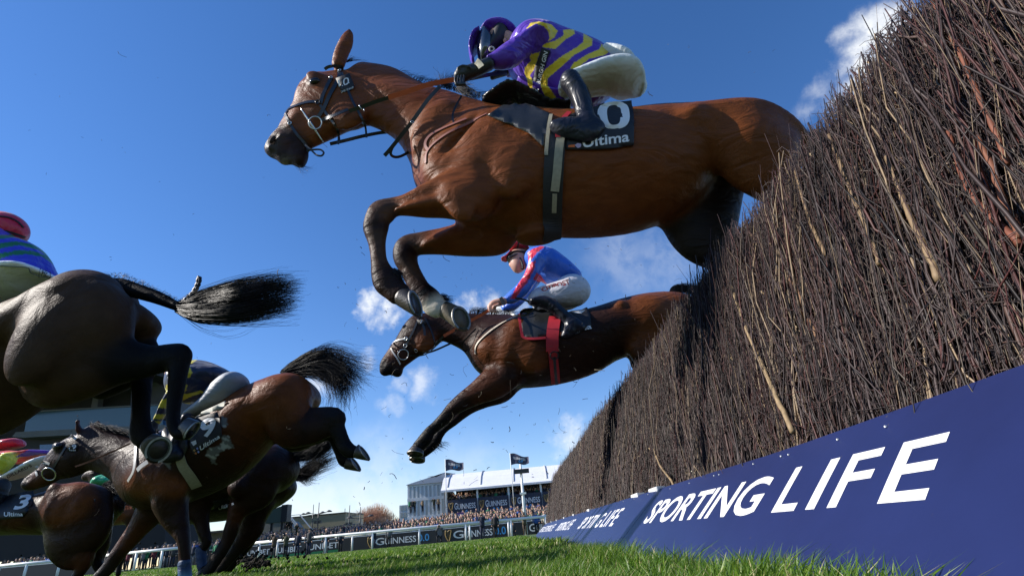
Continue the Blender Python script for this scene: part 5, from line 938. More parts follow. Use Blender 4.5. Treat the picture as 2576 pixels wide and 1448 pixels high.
drape('number_tag', [(528, 442), (606, 440), (602, 500), (526, 500)], TC, B19, M_BLK, br, YS, off=.014, th=.004, step=60); text_drape('19', [(541, 482), (596, 480), (596, 448), (541, 449)], TC, B19, M_WHITE2, br, YS, off=.020)
for i in range(4): drape('tag_diamond', [(545+i*12, 489), (551+i*12, 483), (557+i*12, 489), (551+i*12, 495)], TC, B19, M_WHITE2, br, YS, off=.020, th=0, step=60)
ribbon('rein', [(575, 610), (700, 565), (850, 500), (1000, 432)], TC, [YS-.02, YS-.06, YS-.08, YS-.1], .011, mat('rein_rust', (.14, .035, .02)), br)
strap('breast_strap', [(1048, 460), (1045, 560), (1030, 650), (990, 720)], TC, B19, .018, M_PAT, br, YS, off=.008); strap('breast_strap', [(1140, 575), (1095, 605), (1060, 640)], TC, B19, .03, M_PAT, br, YS, off=.008)
nc = empty('number_cloth', at(520, 1090, Y19-.25), 'black number cloth with a bold white nine and four small coloured dots', 'number cloth', 'number cloths')
CLB = bvh_of(drape('cloth', [(322, 1135), (400, 1108), (490, 1080), (508, 1150), (516, 1238), (420, 1310), (330, 1368), (300, 1300)], T8, B19, M_BLK, nc, YS-.15, off=.014, th=.006, step=40))
text_drape('9', [(378, 1264), (472, 1216), (470, 1098), (360, 1136)], T8, CLB, M_WHITE2, nc, YS-.15, off=.004, bold=.04); drape('numeral_part', [(300, 1280), (336, 1266), (341, 1290), (318, 1306)], T8, CLB, M_WHITE2, nc, YS-.15, off=.004, th=0)
text_drape('Ultima', [(366, 1338), (500, 1250), (494, 1224), (360, 1306)], T8, CLB, M_WHITE2, nc, YS-.15, off=.004, bold=.02)
for p, c_ in (((325, 1335), (.55, .30, .08)), ((345, 1322), (.25, .3, .6)), ((335, 1355), (.6, .18, .04)), ((352, 1345), (.25, .3, .6))): drape('emblem_dot', [(p[0]-9, p[1]), (p[0], p[1]-9), (p[0]+9, p[1]), (p[0], p[1]+9)], T8, CLB, mat('dot_%d' % p[0], c_), nc, YS-.15, off=.004, th=0, step=50)
sd = empty('saddle', at(500, 1060, Y19), 'pale grey saddle pad and black saddle under the navy and yellow jockey', 'saddle', 'racing saddles')
drape('pad', [(330, 1132), (345, 1100), (440, 1055), (545, 1005), (530, 1045), (500, 1075), (400, 1105)], T8, B19, mat('pad_pale', (.42, .42, .36), rough=.7), sd, YS-.15, off=.012, th=.012, step=40)
drape('flap', [(120, 1180), (200, 1140), (330, 1135), (300, 1300), (260, 1380), (160, 1380), (110, 1290)], T8, B19, mat('saddle_flap'), sd, YS-.2, off=.016, th=.008, step=40)
strap('girth', [(230, 1380), (250, 1440), (290, 1500), (340, 1580)], T8, B19, .06, M_ELAST, sd, YS-.15, off=.008)
j19 = empty('jockey', at(470, 980, Y19), 'jockey in navy silks with yellow hoops and grey breeches, partly behind the left horse', 'jockey', 'jockeys riding the racehorses')
t19 = [Chain([(265, 745, 235, 930, .16), (330, 722, 262, 1020, .18), (400, 728, 320, 1000, .18), (470, 750, 400, 930, .17), (540, 785, 455, 890, .15), (590, 808, 490, 880, .13)], T8, Y19, .04, 'navy'),
 Chain([(210, 770, 310, 850, .08), (150, 905, 235, 950, .064), (95, 1005, 170, 1035, .056), (60, 1085, 125, 1105, .048), (34, 1140, 92, 1160, .04)], T8, Y19-.19, .03, 'navy', m=5)]
y19 = [[(268, 772), (300, 776), (308, 810), (296, 842), (258, 838)], [(280, 728), (345, 718), (310, 745), (270, 756)], [(236, 886), (278, 892), (268, 930), (236, 952)], [(232, 956), (300, 945), (365, 930), (385, 942), (300, 972), (238, 1000)], [(232, 1020), (300, 1010), (280, 1040), (232, 1060)]]
ya = [[(2100, 645), (2150, 530), (2330, 520), (2290, 655)], [(2040, 800), (2080, 738), (2260, 730), (2230, 800)], [(2010, 870), (2020, 830), (2200, 830), (2180, 870)], [(2210, 450), (2260, 330), (2400, 330), (2330, 450)]]
p_a, p_b = pattern(y19, T8, 'yell2'), pattern(ya, T9, 'yell2')
organic('silks', t19, M_SILK, j19, h=.010, recol=lambda V, C: p_b(V, p_a(V, C)))
organic('breeches', [Chain([(243, 1082, 300, 1120, .06), (262, 1058, 345, 1118, .08), (390, 955, 480, 1075, .11), (480, 850, 570, 1035, .13), (562, 797, 645, 960, .14), (640, 845, 660, 922, .09)], T8, Y19-.14, .05, 'dgrey'), Chain([(300, 1060, 380, 1120, .08), (480, 900, 560, 1030, .12), (600, 830, 650, 940, .11)], T8, Y19+.13, .05, 'dgrey')], M_BREECH, j19, h=.012)
organic('boot', [Chain([(240, 1095, 325, 1130, .056, 'blackc'), (200, 1180, 285, 1195, .056, 'blackc'), (163, 1280, 240, 1300, .05, 'blackc'), (160, 1350, 232, 1372, .044, 'blackc')], T8, Y19-.29, .02), Chain([(235, 1400, 190, 1330, .036, 'blackc'), (160, 1420, 130, 1350, .04, 'blackc'), (90, 1410, 85, 1370, .034, 'blackc')], T8, Y19-.3, .03)], M_BOOT, j19, h=.012)
organic('gloves', [Chain([(30, 1135, 85, 1155, .038, 'glove'), (25, 1170, 75, 1190, .038, 'glove'), (35, 1205, 70, 1215, .03, 'glove')], T8, Y19-.2, .015)]+[Chain([(26+i*14, 1190, 40+i*14, 1190, .011, 'glove'), (24+i*14, 1215, 38+i*14, 1215, .011, 'glove'), (34+i*14, 1228, 44+i*14, 1224, .01, 'glove')], T8, Y19-.225, .004) for i in range(4)], mat('glove_leather'), j19, h=.009, smooth=1)
organic('head', [Chain([(122, 790, 240, 780, .075), (118, 825, 230, 830, .07), (140, 860, 220, 870, .05)], T8, Y19, .02, 'skin'), Chain([(180, 800, 260, 800, .06), (230, 830, 300, 850, .07)], T8, Y19, .03, 'skin')], M_SKIN, j19, h=.012)
organic('helmet', [Chain([(130, 770, 135, 795, .07, 'navy'), (170, 715, 170, 800, .10, 'navy'), (225, 715, 222, 805, .10, 'navy'), (265, 760, 260, 800, .06, 'yell2')], T8, Y19, .02)], M_SILK, j19, h=.010)
# ------------------------------------------------------------------ horse three, far left
Y3 = 4.5
h3 = empty('racehorse', at(100, 1310, Y3), 'muddy brown horse at the lower left, galloping away with its cloth showing a white three', 'horse', 'racehorses jumping the fence')
c3 = [Chain([(-500, 880, -500, 1150, .27), (-300, 880, -300, 1180, .28), (-50, 860, -50, 1175, .29), (150, 830, 180, 1165, .29, 'brown'), (300, 797, 350, 1155, .28, 'dbay'), (450, 760, 500, 1140, .27), (600, 752, 680, 1120, .27), (730, 780, 800, 1060, .24), (812, 840, 852, 980, .15)], TC, Y3, .05, 'brown'),
 Chain([(380, 880, 850, 930, .13), (350, 1060, 862, 1070, .13), (360, 1170, 825, 1190, .12), (430, 1240, 765, 1270, .09), (545, 1290, 725, 1330, .07, 'dbay'), (585, 1355, 685, 1390, .05, 'dbay'), (545, 1440, 625, 1470, .04, 'dark'), (490, 1520, 560, 1540, .036, 'black'), (440, 1600, 520, 1620, .036, 'black')], TC, Y3-.12, .06, 'brown', m=5),
 Chain([(500, 900, 860, 950, .12), (600, 1150, 860, 1150, .10), (700, 1250, 830, 1250, .07), (700, 1330, 790, 1350, .05, 'dark'), (740, 1420, 810, 1430, .036, 'black'), (760, 1520, 830, 1530, .034, 'black'), (740, 1600, 820, 1610, .034, 'black')], TC, Y3+.14, .06, 'brown', m=5),
 Blob(400, 880, TC, Y3, -.26, .05, .14, .06, 8, .05, 'dbay'), Blob(340, 850, TC, Y3, -.33, .03, .12, .04, -18, .04, op=-1), Blob(550, 900, TC, Y3, -.2, .18, .16, .1, 0, .08), Blob(460, 960, TC, Y3, -.34, .025, .12, .04, -6, .04, op=-1),
 Chain([(-900, 700, -860, 960, .10), (-700, 760, -640, 1080, .14), (-500, 850, -450, 1150, .2)], TC, Y3, .05, 'brown')]
b3, B3 = organic('body', c3, M_WET, h3, h=.014, smooth=2)
tg = [P3([(790, 800+i*6), (850, 745+i*14), (920, 722+i*18), (1000, 760+i*24), (1020, 850+i*14)], TC, Y3, (0, 0, 0, .05*math.sin(i*2), 0)) for i in range(5)]; hair('tail', tg, None, None, 1100, .002, M_HAIR, h3, .012, .04, 61)
nc = empty('number_cloth', at(60, 1270, Y3-.25), 'black number cloth with a white three, muddy at its edges', 'number cloth', 'number cloths'); YS = Y3-.25
CLB = bvh_of(drape('cloth', [(-40, 860), (100, 820), (180, 805), (255, 790), (268, 850), (262, 890), (225, 950), (185, 992), (80, 1005), (-40, 1015)], TC, B3, M_BLK, nc, YS, off=.014, th=.006, step=40))
text_drape('3', [(100, 945), (200, 928), (255, 822), (160, 828)], TC, CLB, M_WHITE2, nc, YS, off=.004, bold=.03); text_drape('Ultima', [(32, 992), (178, 988), (180, 958), (34, 958)], TC, CLB, M_WHITE2, nc, YS, off=.004, bold=.02)
j3 = empty('jockey', at(60, 1170, Y3), 'jockey in red and violet silks with one lime sleeve and a red cap', 'jockey', 'jockeys riding the racehorses')
organic('silks', [Chain([(50, 470, 80, 610, .13), (120, 452, 120, 628, .18), (220, 456, 215, 605, .18), (330, 474, 310, 540, .16), (405, 488, 390, 520, .10)], TC, Y3, .04, 'red'), Chain([(70, 492, 100, 560, .075, 'lime'), (20, 505, 80, 620, .07, 'lime'), (-30, 560, 50, 660, .06, 'lime')], TC, Y3-.19, .02, 'lime')], M_SILK, j3, h=.012, recol=pattern([[(120, 535), (240, 468), (410, 480), (375, 512), (280, 520), (200, 534)]], TC, 'violet', lambda V, P: P[:, 0] > 105))
organic('helmet', [Chain([(-60, 420, -60, 505, .08), (0, 395, 0, 508, .10), (70, 383, 70, 498, .10), (130, 384, 125, 480, .085), (166, 425, 160, 460, .05)], TC, Y3, .02, 'red')], M_SILK, j3, h=.010)
br3 = [Chain([(40, 660, 60, 740, .08), (150, 600, 200, 700, .11), (280, 538, 330, 630, .12), (372, 512, 392, 560, .08)], TC, Y3-.1, .04, 'pgrey'), Chain([(-60, 700, 20, 850, .08, 'blackc'), (-100, 850, -10, 950, .06, 'blackc')], TC, Y3-.25, .04)]
organic('breeches', br3, M_BREECH, j3, h=.014); sV, sF = field_mesh(br3, .015, 2); BRB = BVHTree.FromPolygons([tuple(v) for v in sV], [tuple(int(i) for i in f) for f in sF])
text_drape("DILLARD'S", [(62, 692), (246, 604), (236, 586), (52, 670)], TC, BRB, M_BLK, j3, Y3-.2, off=.008, bold=.01)
organic('head', [Chain([(-30, 500, 60, 495, .07, 'skin'), (-10, 540, 60, 540, .05, 'skin')], TC, Y3, .02)], M_SKIN, j3, h=.014)
# ------------------------------------------------------------------ two dark horses beyond the one with the nine
YA = 4.8
hA = empty('racehorse', at(660, 1230, YA), 'dark horse galloping beyond the brown one, ragged tail raised, its hind leg pushing off', 'horse', 'racehorses jumping the fence')
cA = [Chain([(1010, 460, 1042, 640, .15), (935, 388, 985, 750, .24), (840, 350, 860, 800, .27), (700, 385, 720, 790, .28), (560, 440, 580, 810, .28), (400, 500, 420, 900, .28), (250, 560, 250, 960, .27), (100, 600, 100, 980, .25), (-50, 650, -20, 960, .2), (-150, 700, -120, 900, .12)], TD, YA, .05, 'brown'),
 Chain([(620, 620, 1000, 640, .13), (572, 720, 960, 760, .12), (578, 800, 850, 830, .10), (562, 880, 745, 900, .08, 'dbay'), (548, 980, 685, 985, .062, 'dbay'), (522, 1060, 655, 1075, .052), (500, 1150, 605, 1175, .040), (440, 1250, 545, 1275, .035, 'dark'), (370, 1365, 465, 1392, .034, 'dark'), (315, 1440, 400, 1470, .037, 'black'), (255, 1500, 340, 1530, .034, 'black')], TD, YA-.14, .05, 'brown', m=5),
 Chain([(180, 850, 420, 900, .09), (265, 980, 410, 970, .06), (300, 1080, 415, 1060, .05), (340, 1180, 430, 1160, .042, 'dark'), (290, 1250, 380, 1240, .036, 'dark'), (300, 1350, 380, 1340, .036, 'black'), (330, 1450, 410, 1450, .036, 'black')], TD, YA-.1, .05, 'brown', m=5),
 Blob(640, 720, TD, YA, -.27, .08, .08, .06, 30, .05, 'brown')]
bA, BA = organic('body', cA, M_WET, hA, h=.015, smooth=2)
organic('bandage', [Chain([(285, 1240, 385, 1232, .045, (.02, .05, .12)), (296, 1340, 392, 1330, .045, (.02, .05, .12)), (315, 1400, 402, 1395, .045, (.02, .04, .10))], TD, YA-.1, .01)], M_BREECH, hA, h=.012)
tg = [P3([(1010, 445), (1080, 425+i*6), (1180, 390+i*18), (1290, 330+i*26), (1390, 285+i*20), (1370-i*45, 385+i*28)], TD, YA, (0, 0, 0, .05*math.sin(i*2), 0, 0)) for i in range(6)]; hair('tail', tg, None, None, 1500, .002, M_HAIR, hA, .012, .035, 71)
nc = empty('number_cloth', at(570, 1270, YA-.25), 'corner of a black number cloth under the belly of the brown horse', 'number cloth', 'number cloths'); CLB = bvh_of(drape('cloth', [(430, 820), (560, 780), (575, 880), (440, 920)], TD, BA, M_BLK, nc, YA-.3, off=.014, th=.006)); text_drape('Ultima', [(488, 905), (610, 858), (606, 832), (484, 878)], TD, CLB, M_WHITE2, nc, YA-.3, off=.004, bold=.02)
YB = 5.3
hB = empty('racehorse', at(640, 1290, YB), 'farthest dark horse with a straight streaming tail, half hidden by two others', 'horse', 'racehorses jumping the fence')
cB = [Chain([(1042, 655, 1052, 790, .12), (970, 600, 1005, 845, .22), (850, 600, 880, 920, .26), (700, 650, 720, 960, .27), (500, 700, 520, 1000, .27), (300, 760, 300, 1020, .25), (100, 800, 100, 1040, .2), (0, 850, 0, 980, .12)], TD, YB, .05, 'brown'),
 Chain([(700, 830, 950, 860, .12), (675, 950, 880, 985, .10), (640, 1040, 855, 1070, .075), (610, 1130, 770, 1160, .055), (570, 1200, 690, 1240, .042, 'dark'), (505, 1300, 600, 1335, .036, 'dark'), (430, 1400, 520, 1430, .036, 'black'), (380, 1470, 460, 1500, .036, 'black')], TD, YB-.14, .05, 'brown', m=5),
 Chain([(650, 900, 850, 930, .11), (680, 1000, 830, 1050, .08), (660, 1100, 800, 1150, .06), (590, 1250, 700, 1280, .04, 'black'), (520, 1380, 600, 1400, .036, 'black'), (470, 1460, 540, 1490, .036, 'black')], TD, YB+.14, .05, 'brown', m=5)]
organic('body', cB, M_WET, hB, h=.016, smooth=2)
tg = [P3([(1040, 655), (1110, 622+i*3), (1200, 560+i*14), (1330, 470+i*20), (1470, 395+i*26)], TD, YB, (0, 0, .02*i, .05*math.sin(i*2), 0)) for i in range(5)]+[P3([(1040, 655), (1120, 640), (1180, 640), (1230, 660), (1290, 620+i*30)], TD, YB) for i in range(2)]
hair('tail', tg, None, None, 1000, .002, M_HAIR, hB, .010, .04, 72)
# a horse and jockey in emerald glimpsed behind
YG = 6.6
hG = empty('racehorse', at(300, 1260, YG), 'bridled bay horse glimpsed between the others, under the emerald jockey', 'horse', 'racehorses jumping the fence')
organic('body', [Chain([(740, 800, 760, 960, .14), (850, 830, 860, 1050, .22), (960, 870, 960, 1060, .24), (1060, 890, 1060, 1050, .22), (1130, 930, 1130, 1020, .14)], TC, YG, .05, 'bay'), Chain([(720, 650, 760, 740, .08), (780, 720, 760, 830, .1), (830, 800, 780, 920, .14), (860, 840, 840, 960, .16)], TC, YG, .05, 'brown'), Chain([(740, 615, 770, 690, .08), (690, 625, 720, 715, .07), (645, 660, 670, 718, .05)], TC, YG, .03, 'brown'),
 Chain([(950, 1000, 1100, 1010, .1), (980, 1100, 1060, 1100, .06), (960, 1200, 1020, 1200, .04, 'dark'), (900, 1330, 950, 1340, .035, 'black'), (880, 1440, 930, 1440, .035, 'black')], TC, YG-.1, .05, 'brown'), Chain([(780, 900, 900, 930, .12), (800, 1000, 880, 1010, .08), (760, 1100, 820, 1110, .05), (700, 1220, 750, 1230, .036, 'black'), (720, 1340, 760, 1350, .034, 'black')], TC, YG-.1, .05, 'brown')], M_WET, hG, h=.022)
jG = empty('jockey', at(280, 1220, YG), 'small figure of a jockey in emerald silks behind the head of the brown horse', 'jockey', 'jockeys riding the racehorses')
organic('silks', [Chain([(745, 715, 740, 785, .12, 'emer'), (810, 662, 800, 770, .18, 'emer'), (900, 690, 890, 760, .15, 'emer')], TC, YG, .04)], M_SILK, jG, h=.018)
organic('breeches', [Chain([(860, 780, 850, 880, .1, 'greyw'), (950, 810, 940, 920, .13, 'greyw'), (1020, 850, 1000, 910, .1, 'greyw')], TC, YG-.05, .04)], M_BREECH, jG, h=.02)
# ------------------------------------------------------------------ far side: rails, boards, crowd, stands
def xat(u, v, Y): return at(u, v, Y)[0]
def uz(u, Y, z):                                          # ground x where a vertical thing at distance Y and height z crosses column u
    d = ray(u, 1348-(u-1336)*.09); return d[0]/d[1]*Y
M_RAIL = mat('rail_white', (.74, .75, .74), rough=.4, noise=.06, nscale=3)
M_DIRTY = mat('tent_white', (.70, .71, .74), rough=.5, noise=.07, nscale=1.2, bump=.1, bscale=2)
M_DARK = mat('board_black', (.014, .016, .020), rough=.5, noise=.2)
def rail(name, x0, y0, x1, y1, posts, label, hgt=1.22):
    L = math.hypot(x1-x0, y1-y0); r = empty(name, (x0, y0, 0), label, 'rail', 'white running rails')
    m = MB(); m.tube([(x0, y0, hgt), (x1, y1, hgt)], .10, 10); m.build('top_rail', M_RAIL, r, smooth=True)
    for x in posts:
        y = y0+(y1-y0)*(x-x0)/(x1-x0); m = MB(); m.tube([(x, y, 0), (x+.0, y, hgt)], .085, 8); m.build('post', M_RAIL, r, smooth=True)
YR = 46.0
px_ = [649, 695, 817, 936, 1055, 1173, 1288, 1376]
rail('running_rail', uz(628, YR, 1)-.3, YR, uz(1378, YR, 1), YR, [uz(u, YR, 1) for u in px_], 'white running rail crossing behind the fence, nearest the photographers')
rail('running_rail', uz(820, YR+2, 1), YR+4, uz(1500, YR+2, 1), YR+2.5, [uz(u, YR+2, 1) for u in (867, 1179, 1280)], 'second white rail just behind, with only three posts in view')
YL = 40.0
rail('running_rail', uz(-60, YL, 1), YL, uz(176, YL, 1), YL+1, [uz(u, YL, 1) for u in (-20, 42, 118)], 'white rail at the lower left corner behind the muddy horse', 1.1)
rail('running_rail', uz(230, YL+3, 1), YL+4, uz(420, YL, 1), YL+2, [uz(u, YL+3, 1) for u in (250, 330, 410)], 'short white rail seen between the legs of the brown horse', 1.25)
# black advertising boards with lettering
def serif_text(s, q, name, m, parent):
    """roman capitals: letters with slab serifs added at their feet and heads"""
    o = text_on(s, q, name, m, parent, bold=.012); return o
YB_ = 51.0
def harp(parent, x, y, z, h, m):
    P = [np.array([x+a*h, y, z+b*h]) for a, b in ((-.28, .98), (-.30, .55), (-.12, .15), (.05, 0), (.16, .3), (.22, .62), (.30, .95))]; V, F = tube(spline(P, 5), .055*h, 6); o = obj('harp', V, F, m, parent)
    mb = MB(); T_ = spline([P[0], np.array([x-.1*h, y, z+.82*h]), np.array([x+.05*h, y, z+.95*h]), P[6]], 5); mb.tube(T_, .05*h, 6)
    for k in range(5): a = -.2+k*.09; mb.tube([(x+a*h, y, z+.85*h), (x+(a*.3+.05)*h, y, z+.15*h)], .012*h, 4)
    mb.build('harp_strings', m, o, smooth=True)
M_GOLD = mat('harp_gold', (.30, .20, .07), rough=.4); M_CYAN = mat('cyan_print', (.05, .30, .62), rough=.5); M_GREEN = mat('green_print', (.0, .16, .05), rough=.5)
def board(u0, u1, label, texts, strip=False, Y=YB_):
    x0, x1 = uz(u0, Y, 1), uz(u1, Y, 1); b = empty('perimeter_board', ((x0+x1)/2, Y, 0), label, 'sign board', 'black boards along the crowd barrier')
    m = MB(); m.box((x0, Y, 0), (x1-.04, Y+.08, 1.06)); m.build('panel', M_DARK, b); m = MB(); m.box((x0, Y+.0, 1.063), (x1-.04, Y+.12, 1.11)); m.build('cap', M_RAIL, b)
    if strip: m = MB(); m.slab([(x0+(x1-x0)*.12, Y-.004, .02), (x1-.05, Y-.004, .02), (x1-.05, Y-.004, .22), (x0+(x1-x0)*.2, Y-.004, .20)], (0, -.004, 0)); m.build('green_strip', M_GREEN, b)
    for s, ua, ub, z0, z1, mm in texts:
        a, c = uz(ua, Y, 1), uz(ub, Y, 1)
        if s == 'HARP': harp(b, (a+c)/2, Y-.03, z0, z1-z0, mm)
        else: serif_text(s, [(a, Y-.012, z0), (c, Y-.012, z0), (c, Y-.012, z1), (a, Y-.012, z1)], 'lettering', mm, b)
board(600, 718, 'black board reading UNIBET nearest the dark horses, green at its foot', [('UNIBET', 620, 676, .34, .76, M_WHITE2)], True)
board(718, 768, 'short black board between photographers with half hidden white letters', [('UNIBET', 697, 756, .34, .76, M_WHITE2)], True)
board(768, 854, 'black board reading UNIBET behind the two standing men', [('UNIBET', 776, 850, .36, .80, M_WHITE2)], True)
board(854, 1100, 'black board with gold harp and white capitals left of the kneeling photographer', [('HARP', 921, 944, .12, .95, M_GOLD), ('G', 944, 966, .26, .82, M_WHITE2), ('UINNESS', 968, 1047, .26, .76, M_WHITE2), ('0.0', 1052, 1080, .26, .82, M_CYAN)])
board(1100, 1318, 'black board with gold harp and white capitals right of the kneeling photographer', [('HARP', 1114, 1144, .08, .95, M_GOLD), ('G', 1141, 1167, .22, .84, M_WHITE2), ('UINNESS', 1169, 1240, .22, .76, M_WHITE2), ('0.0', 1246, 1274, .22, .84, M_CYAN)])
board(1318, 1420, 'black board starting with one white capital beside the end of the fence', [('G', 1333, 1350, .22, .84, M_WHITE2), ('UINNESS', 1352, 1415, .22, .76, M_WHITE2)])
board(-120, 240, 'grey board low at the left under the muddy horse', [], False, 46)
board(415, 602, 'black board between the legs of the dark horses', [])
lb_ = empty('low_terrace', (uz(540, 100, 1), 100, 0), 'low brown terrace building glimpsed between the dark horses legs', 'building'); m = MB(); m.box((uz(400, 100, 2), 100, 0), (uz(712, 100, 2), 112, 4.6)); m.build('wall', mat('terrace_brown', (.14, .11, .075), rough=.8, noise=.2, nscale=.6), lb_); m = MB(); m.box((uz(398, 100, 2), 99.5, 4.6), (uz(714, 100, 2), 112, 4.95)); m.build('roof', M_DARK, lb_)
# ---- people: one continuous low-detail body mesh each, with material slots
def mcol(nm, c, r=.8): return mat('cloth_'+nm, c, rough=r, noise=.15)
COATS = [mcol(n, c) for n, c in (('black', (.012, .012, .014)), ('navy', (.012, .018, .04)), ('charcoal', (.035, .035, .038)), ('brown', (.06, .04, .025)), ('tweed', (.10, .08, .05)), ('olive', (.04, .045, .025)), ('grey', (.13, .13, .14)), ('camel', (.30, .2, .11)), ('blue', (.03, .09, .30)), ('burgundy', (.12, .015, .03)), ('cream', (.45, .42, .36)), ('green', (.03, .18, .09)))]
SKINS = [mat('face_'+str(i), c, rough=.6) for i, c in enumerate(((.52, .30, .21), (.45, .25, .17), (.58, .36, .27)))]
HAIRS = [mat('hair_'+str(i), c, rough=.7) for i, c in enumerate(((.02, .014, .01), (.07, .04, .02), (.22, .2, .18), (.30, .19, .08), (.04, .035, .03), (.09, .075, .05)))]
def ell(c, r, n=8, k=6):
    V, F = [], []
    for i in range(k+1):
        p = math.pi*i/k
        for j in range(n): a = 2*math.pi*j/n; V.append((c[0]+r[0]*math.sin(p)*math.cos(a), c[1]+r[1]*math.sin(p)*math.sin(a), c[2]+r[2]*math.cos(p)))
    for i in range(k):
        for j in range(n): F.append((i*n+j, (i+1)*n+j, (i+1)*n+(j+1) % n, i*n+(j+1) % n))
    return np.array(V), F
def loft(rings, n=8):
    V, F = [], []
    for (x, y, z, rx, ry) in rings:
        for j in range(n): a = 2*math.pi*j/n; V.append((x+rx*math.cos(a), y+ry*math.sin(a), z))
    for i in range(len(rings)-1):
        for j in range(n): F.append((i*n+j, i*n+(j+1) % n, (i+1)*n+(j+1) % n, (i+1)*n+j))
    F += [tuple(range(n-1, -1, -1)), tuple((len(rings)-1)*n+j for j in range(n))]; return np.array(V), F
def limb(P, R, n=6): V, F = tube(np.array(P, float), np.array(R, float), n); return V, F
def person_parts(pose='stand', hat=False, r=random):
    """facing -Y, feet at the origin, 1.75 m tall"""
    s = r.uniform(-1, 1); coat = [loft([(0, 0, .78, .17, .13), (0, 0, 1.0, .18, .13), (0, 0, 1.25, .20, .13), (0, 0, 1.40, .20, .11), (0, 0, 1.47, .10, .08)])]
    up = pose == 'camera'
    for sx in (-1, 1):
        if up or (pose == 'onearm' and sx > 0): coat.append(limb([(sx*.20, 0, 1.40), (sx*.27, -.14, 1.22), (sx*.10, -.27, 1.48)], [.062, .052, .04]))
        else: coat.append(limb([(sx*.21, 0, 1.40), (sx*.26, .02, 1.12), (sx*.24+.02*s, -.10, .88)], [.062, .052, .042]))
    legs = [limb([(sx*.09, 0, .82), (sx*(.10+.03*s), -.02, .45), (sx*(.11+.03*s), .02, .04)], [.10, .072, .055]) for sx in (-1, 1)]
    legs += [limb([(sx*.12, .04, .04), (sx*.13, -.16, .035)], [.05, .04]) for sx in (-1, 1)]
    head = [ell((0, -.01, 1.60), (.078, .095, .115)), limb([(0, 0, 1.44), (0, -.01, 1.54)], [.055, .055]), ell((0, -.105, 1.59), (.016, .02, .025), 6, 4)]
    for sx in (-1, 1): head.append(ell((sx*(.10 if up else .25), -.29 if up else -.13, 1.50 if up else .84), (.04, .03, .05), 6, 4))
    hr = [ell((0, .02, 1.65), (.088, .098, .085))]
    if hat: hr += [loft([(0, -.02, 1.665, .115, .15), (0, -.02, 1.68, .115, .15)]), loft([(0, .0, 1.68, .09, .10), (0, .0, 1.745, .075, .085)])]
    return coat, legs, head, hr
def join(parts):
    V, F, o = [], [], 0
    for v, f in parts: V.append(v); F += [tuple(i+o for i in q) for q in f]; o += len(v)
    return np.vstack(V), F
def person_single(i):
    r = random.Random(i); coat, legs, head, hr = person_parts(['stand', 'camera', 'onearm', 'stand'][i % 4], i % 5 == 0, r)
    V, F, mi, o = [], [], [], 0; ml = [COATS[r.choice([0, 0, 1, 1, 2, 2, 3, 3, 4, 5, 5, 6, 7, 8, 9, 10, 11])], COATS[r.choice([0, 1, 2, 6])], SKINS[i % 3], HAIRS[r.randrange(6)]]
    for k, grp in enumerate((coat, legs, head, hr)):
        v, f = join(grp); V.append(v); F += [tuple(a+o for a in q) for q in f]; mi += [k]*len(f); o += len(v)
    me = bpy.data.meshes.new('person'); me.from_pydata([tuple(v) for v in np.vstack(V)], [], F)
    for m_ in ml: me.materials.append(m_)
    me.polygons.foreach_set('material_index', mi); me.polygons.foreach_set('use_smooth', [True]*len(F)); me.update(); return me
PROTO = [person_single(i) for i in range(28)]
rc = random.Random(11)
cnt = 0
zonewords = {'rail': 'spectator packed along the barrier behind the black boards', 'tier': 'spectator standing on the terrace under the dark banners', 'deck': 'spectator on the shaded upper deck above the banners', 'stair': 'spectator on the concrete stairs beside the beige building', 'left': 'spectator behind the white rail at the lower left'}
def put_person(x, y, z, zone):
    global cnt
    me = PROTO[rc.randrange(len(PROTO))]; o = bpy.data.objects.new('person', me); COL.objects.link(o); o.location = (x, y, z); o.rotation_euler = (0, 0, rc.uniform(-.6, .6)); s = rc.uniform(.93, 1.06); o.scale = (s, s, s)
    tag(o, zonewords[zone], 'person', 'crowd '+zone); cnt += 1
# front crowd: individuals
k = 0
for row in range(2):
    n = 84 if row == 0 else 80
    for i in range(n):
        u = 640+(1400-640)*(i+rc.uniform(-.35, .35))/n; y = YB_+.7+row*.75+rc.uniform(-.2, .2); put_person(uz(u, y, 1.5), y, 0.03+.10*row, 'rail')
for i in range(20): y = 48+rc.uniform(0, 2); put_person(uz(-30+i*13+rc.uniform(-5, 5), y, 1.5), y, -.05, 'left')
for i in range(10): y = 81; t = rc.random(); put_person(uz(703+t*60, y, 1)+0, y, 3.7-2.3*t, 'stair')
YT = 70.0
for row in range(6):
    for i in range(17):
        u = 1122+(1400-1122)*(i+rc.uniform(-.4, .4))/17; y = YT-4+row*1.3; put_person(uz(u, y, 2), y, .15+.30*row, 'tier')
# the rest of the throng as one mass
def crowd_mass(name, spots, label):
    V, F, mi, o = [], [], [], 0; mats_, lut = [], {}
    for x, y, z in spots:
        me = PROTO[rc.randrange(len(PROTO))]; n = len(me.vertices); co = np.zeros(n*3); me.vertices.foreach_get('co', co); co = co.reshape(-1, 3)*rc.uniform(.92, 1.06); a = rc.uniform(-.5, .5); R = np.array([[math.cos(a), -math.sin(a), 0], [math.sin(a), math.cos(a), 0], [0, 0, 1]])
        V.append(co@R.T+(x, y, z)); 
        for p in me.polygons:
            F.append(tuple(i+o for i in p.vertices)); m_ = me.materials[p.material_index]
            if m_.name not in lut: lut[m_.name] = len(mats_); mats_.append(m_)
            mi.append(lut[m_.name])
        o += n
    ob = obj(name, np.vstack(V), F, None); 
    for m_ in mats_: ob.data.materials.append(m_)
    ob.data.polygons.foreach_set('material_index', mi); return tag(ob, label, 'crowd', kind='stuff')
sp = []
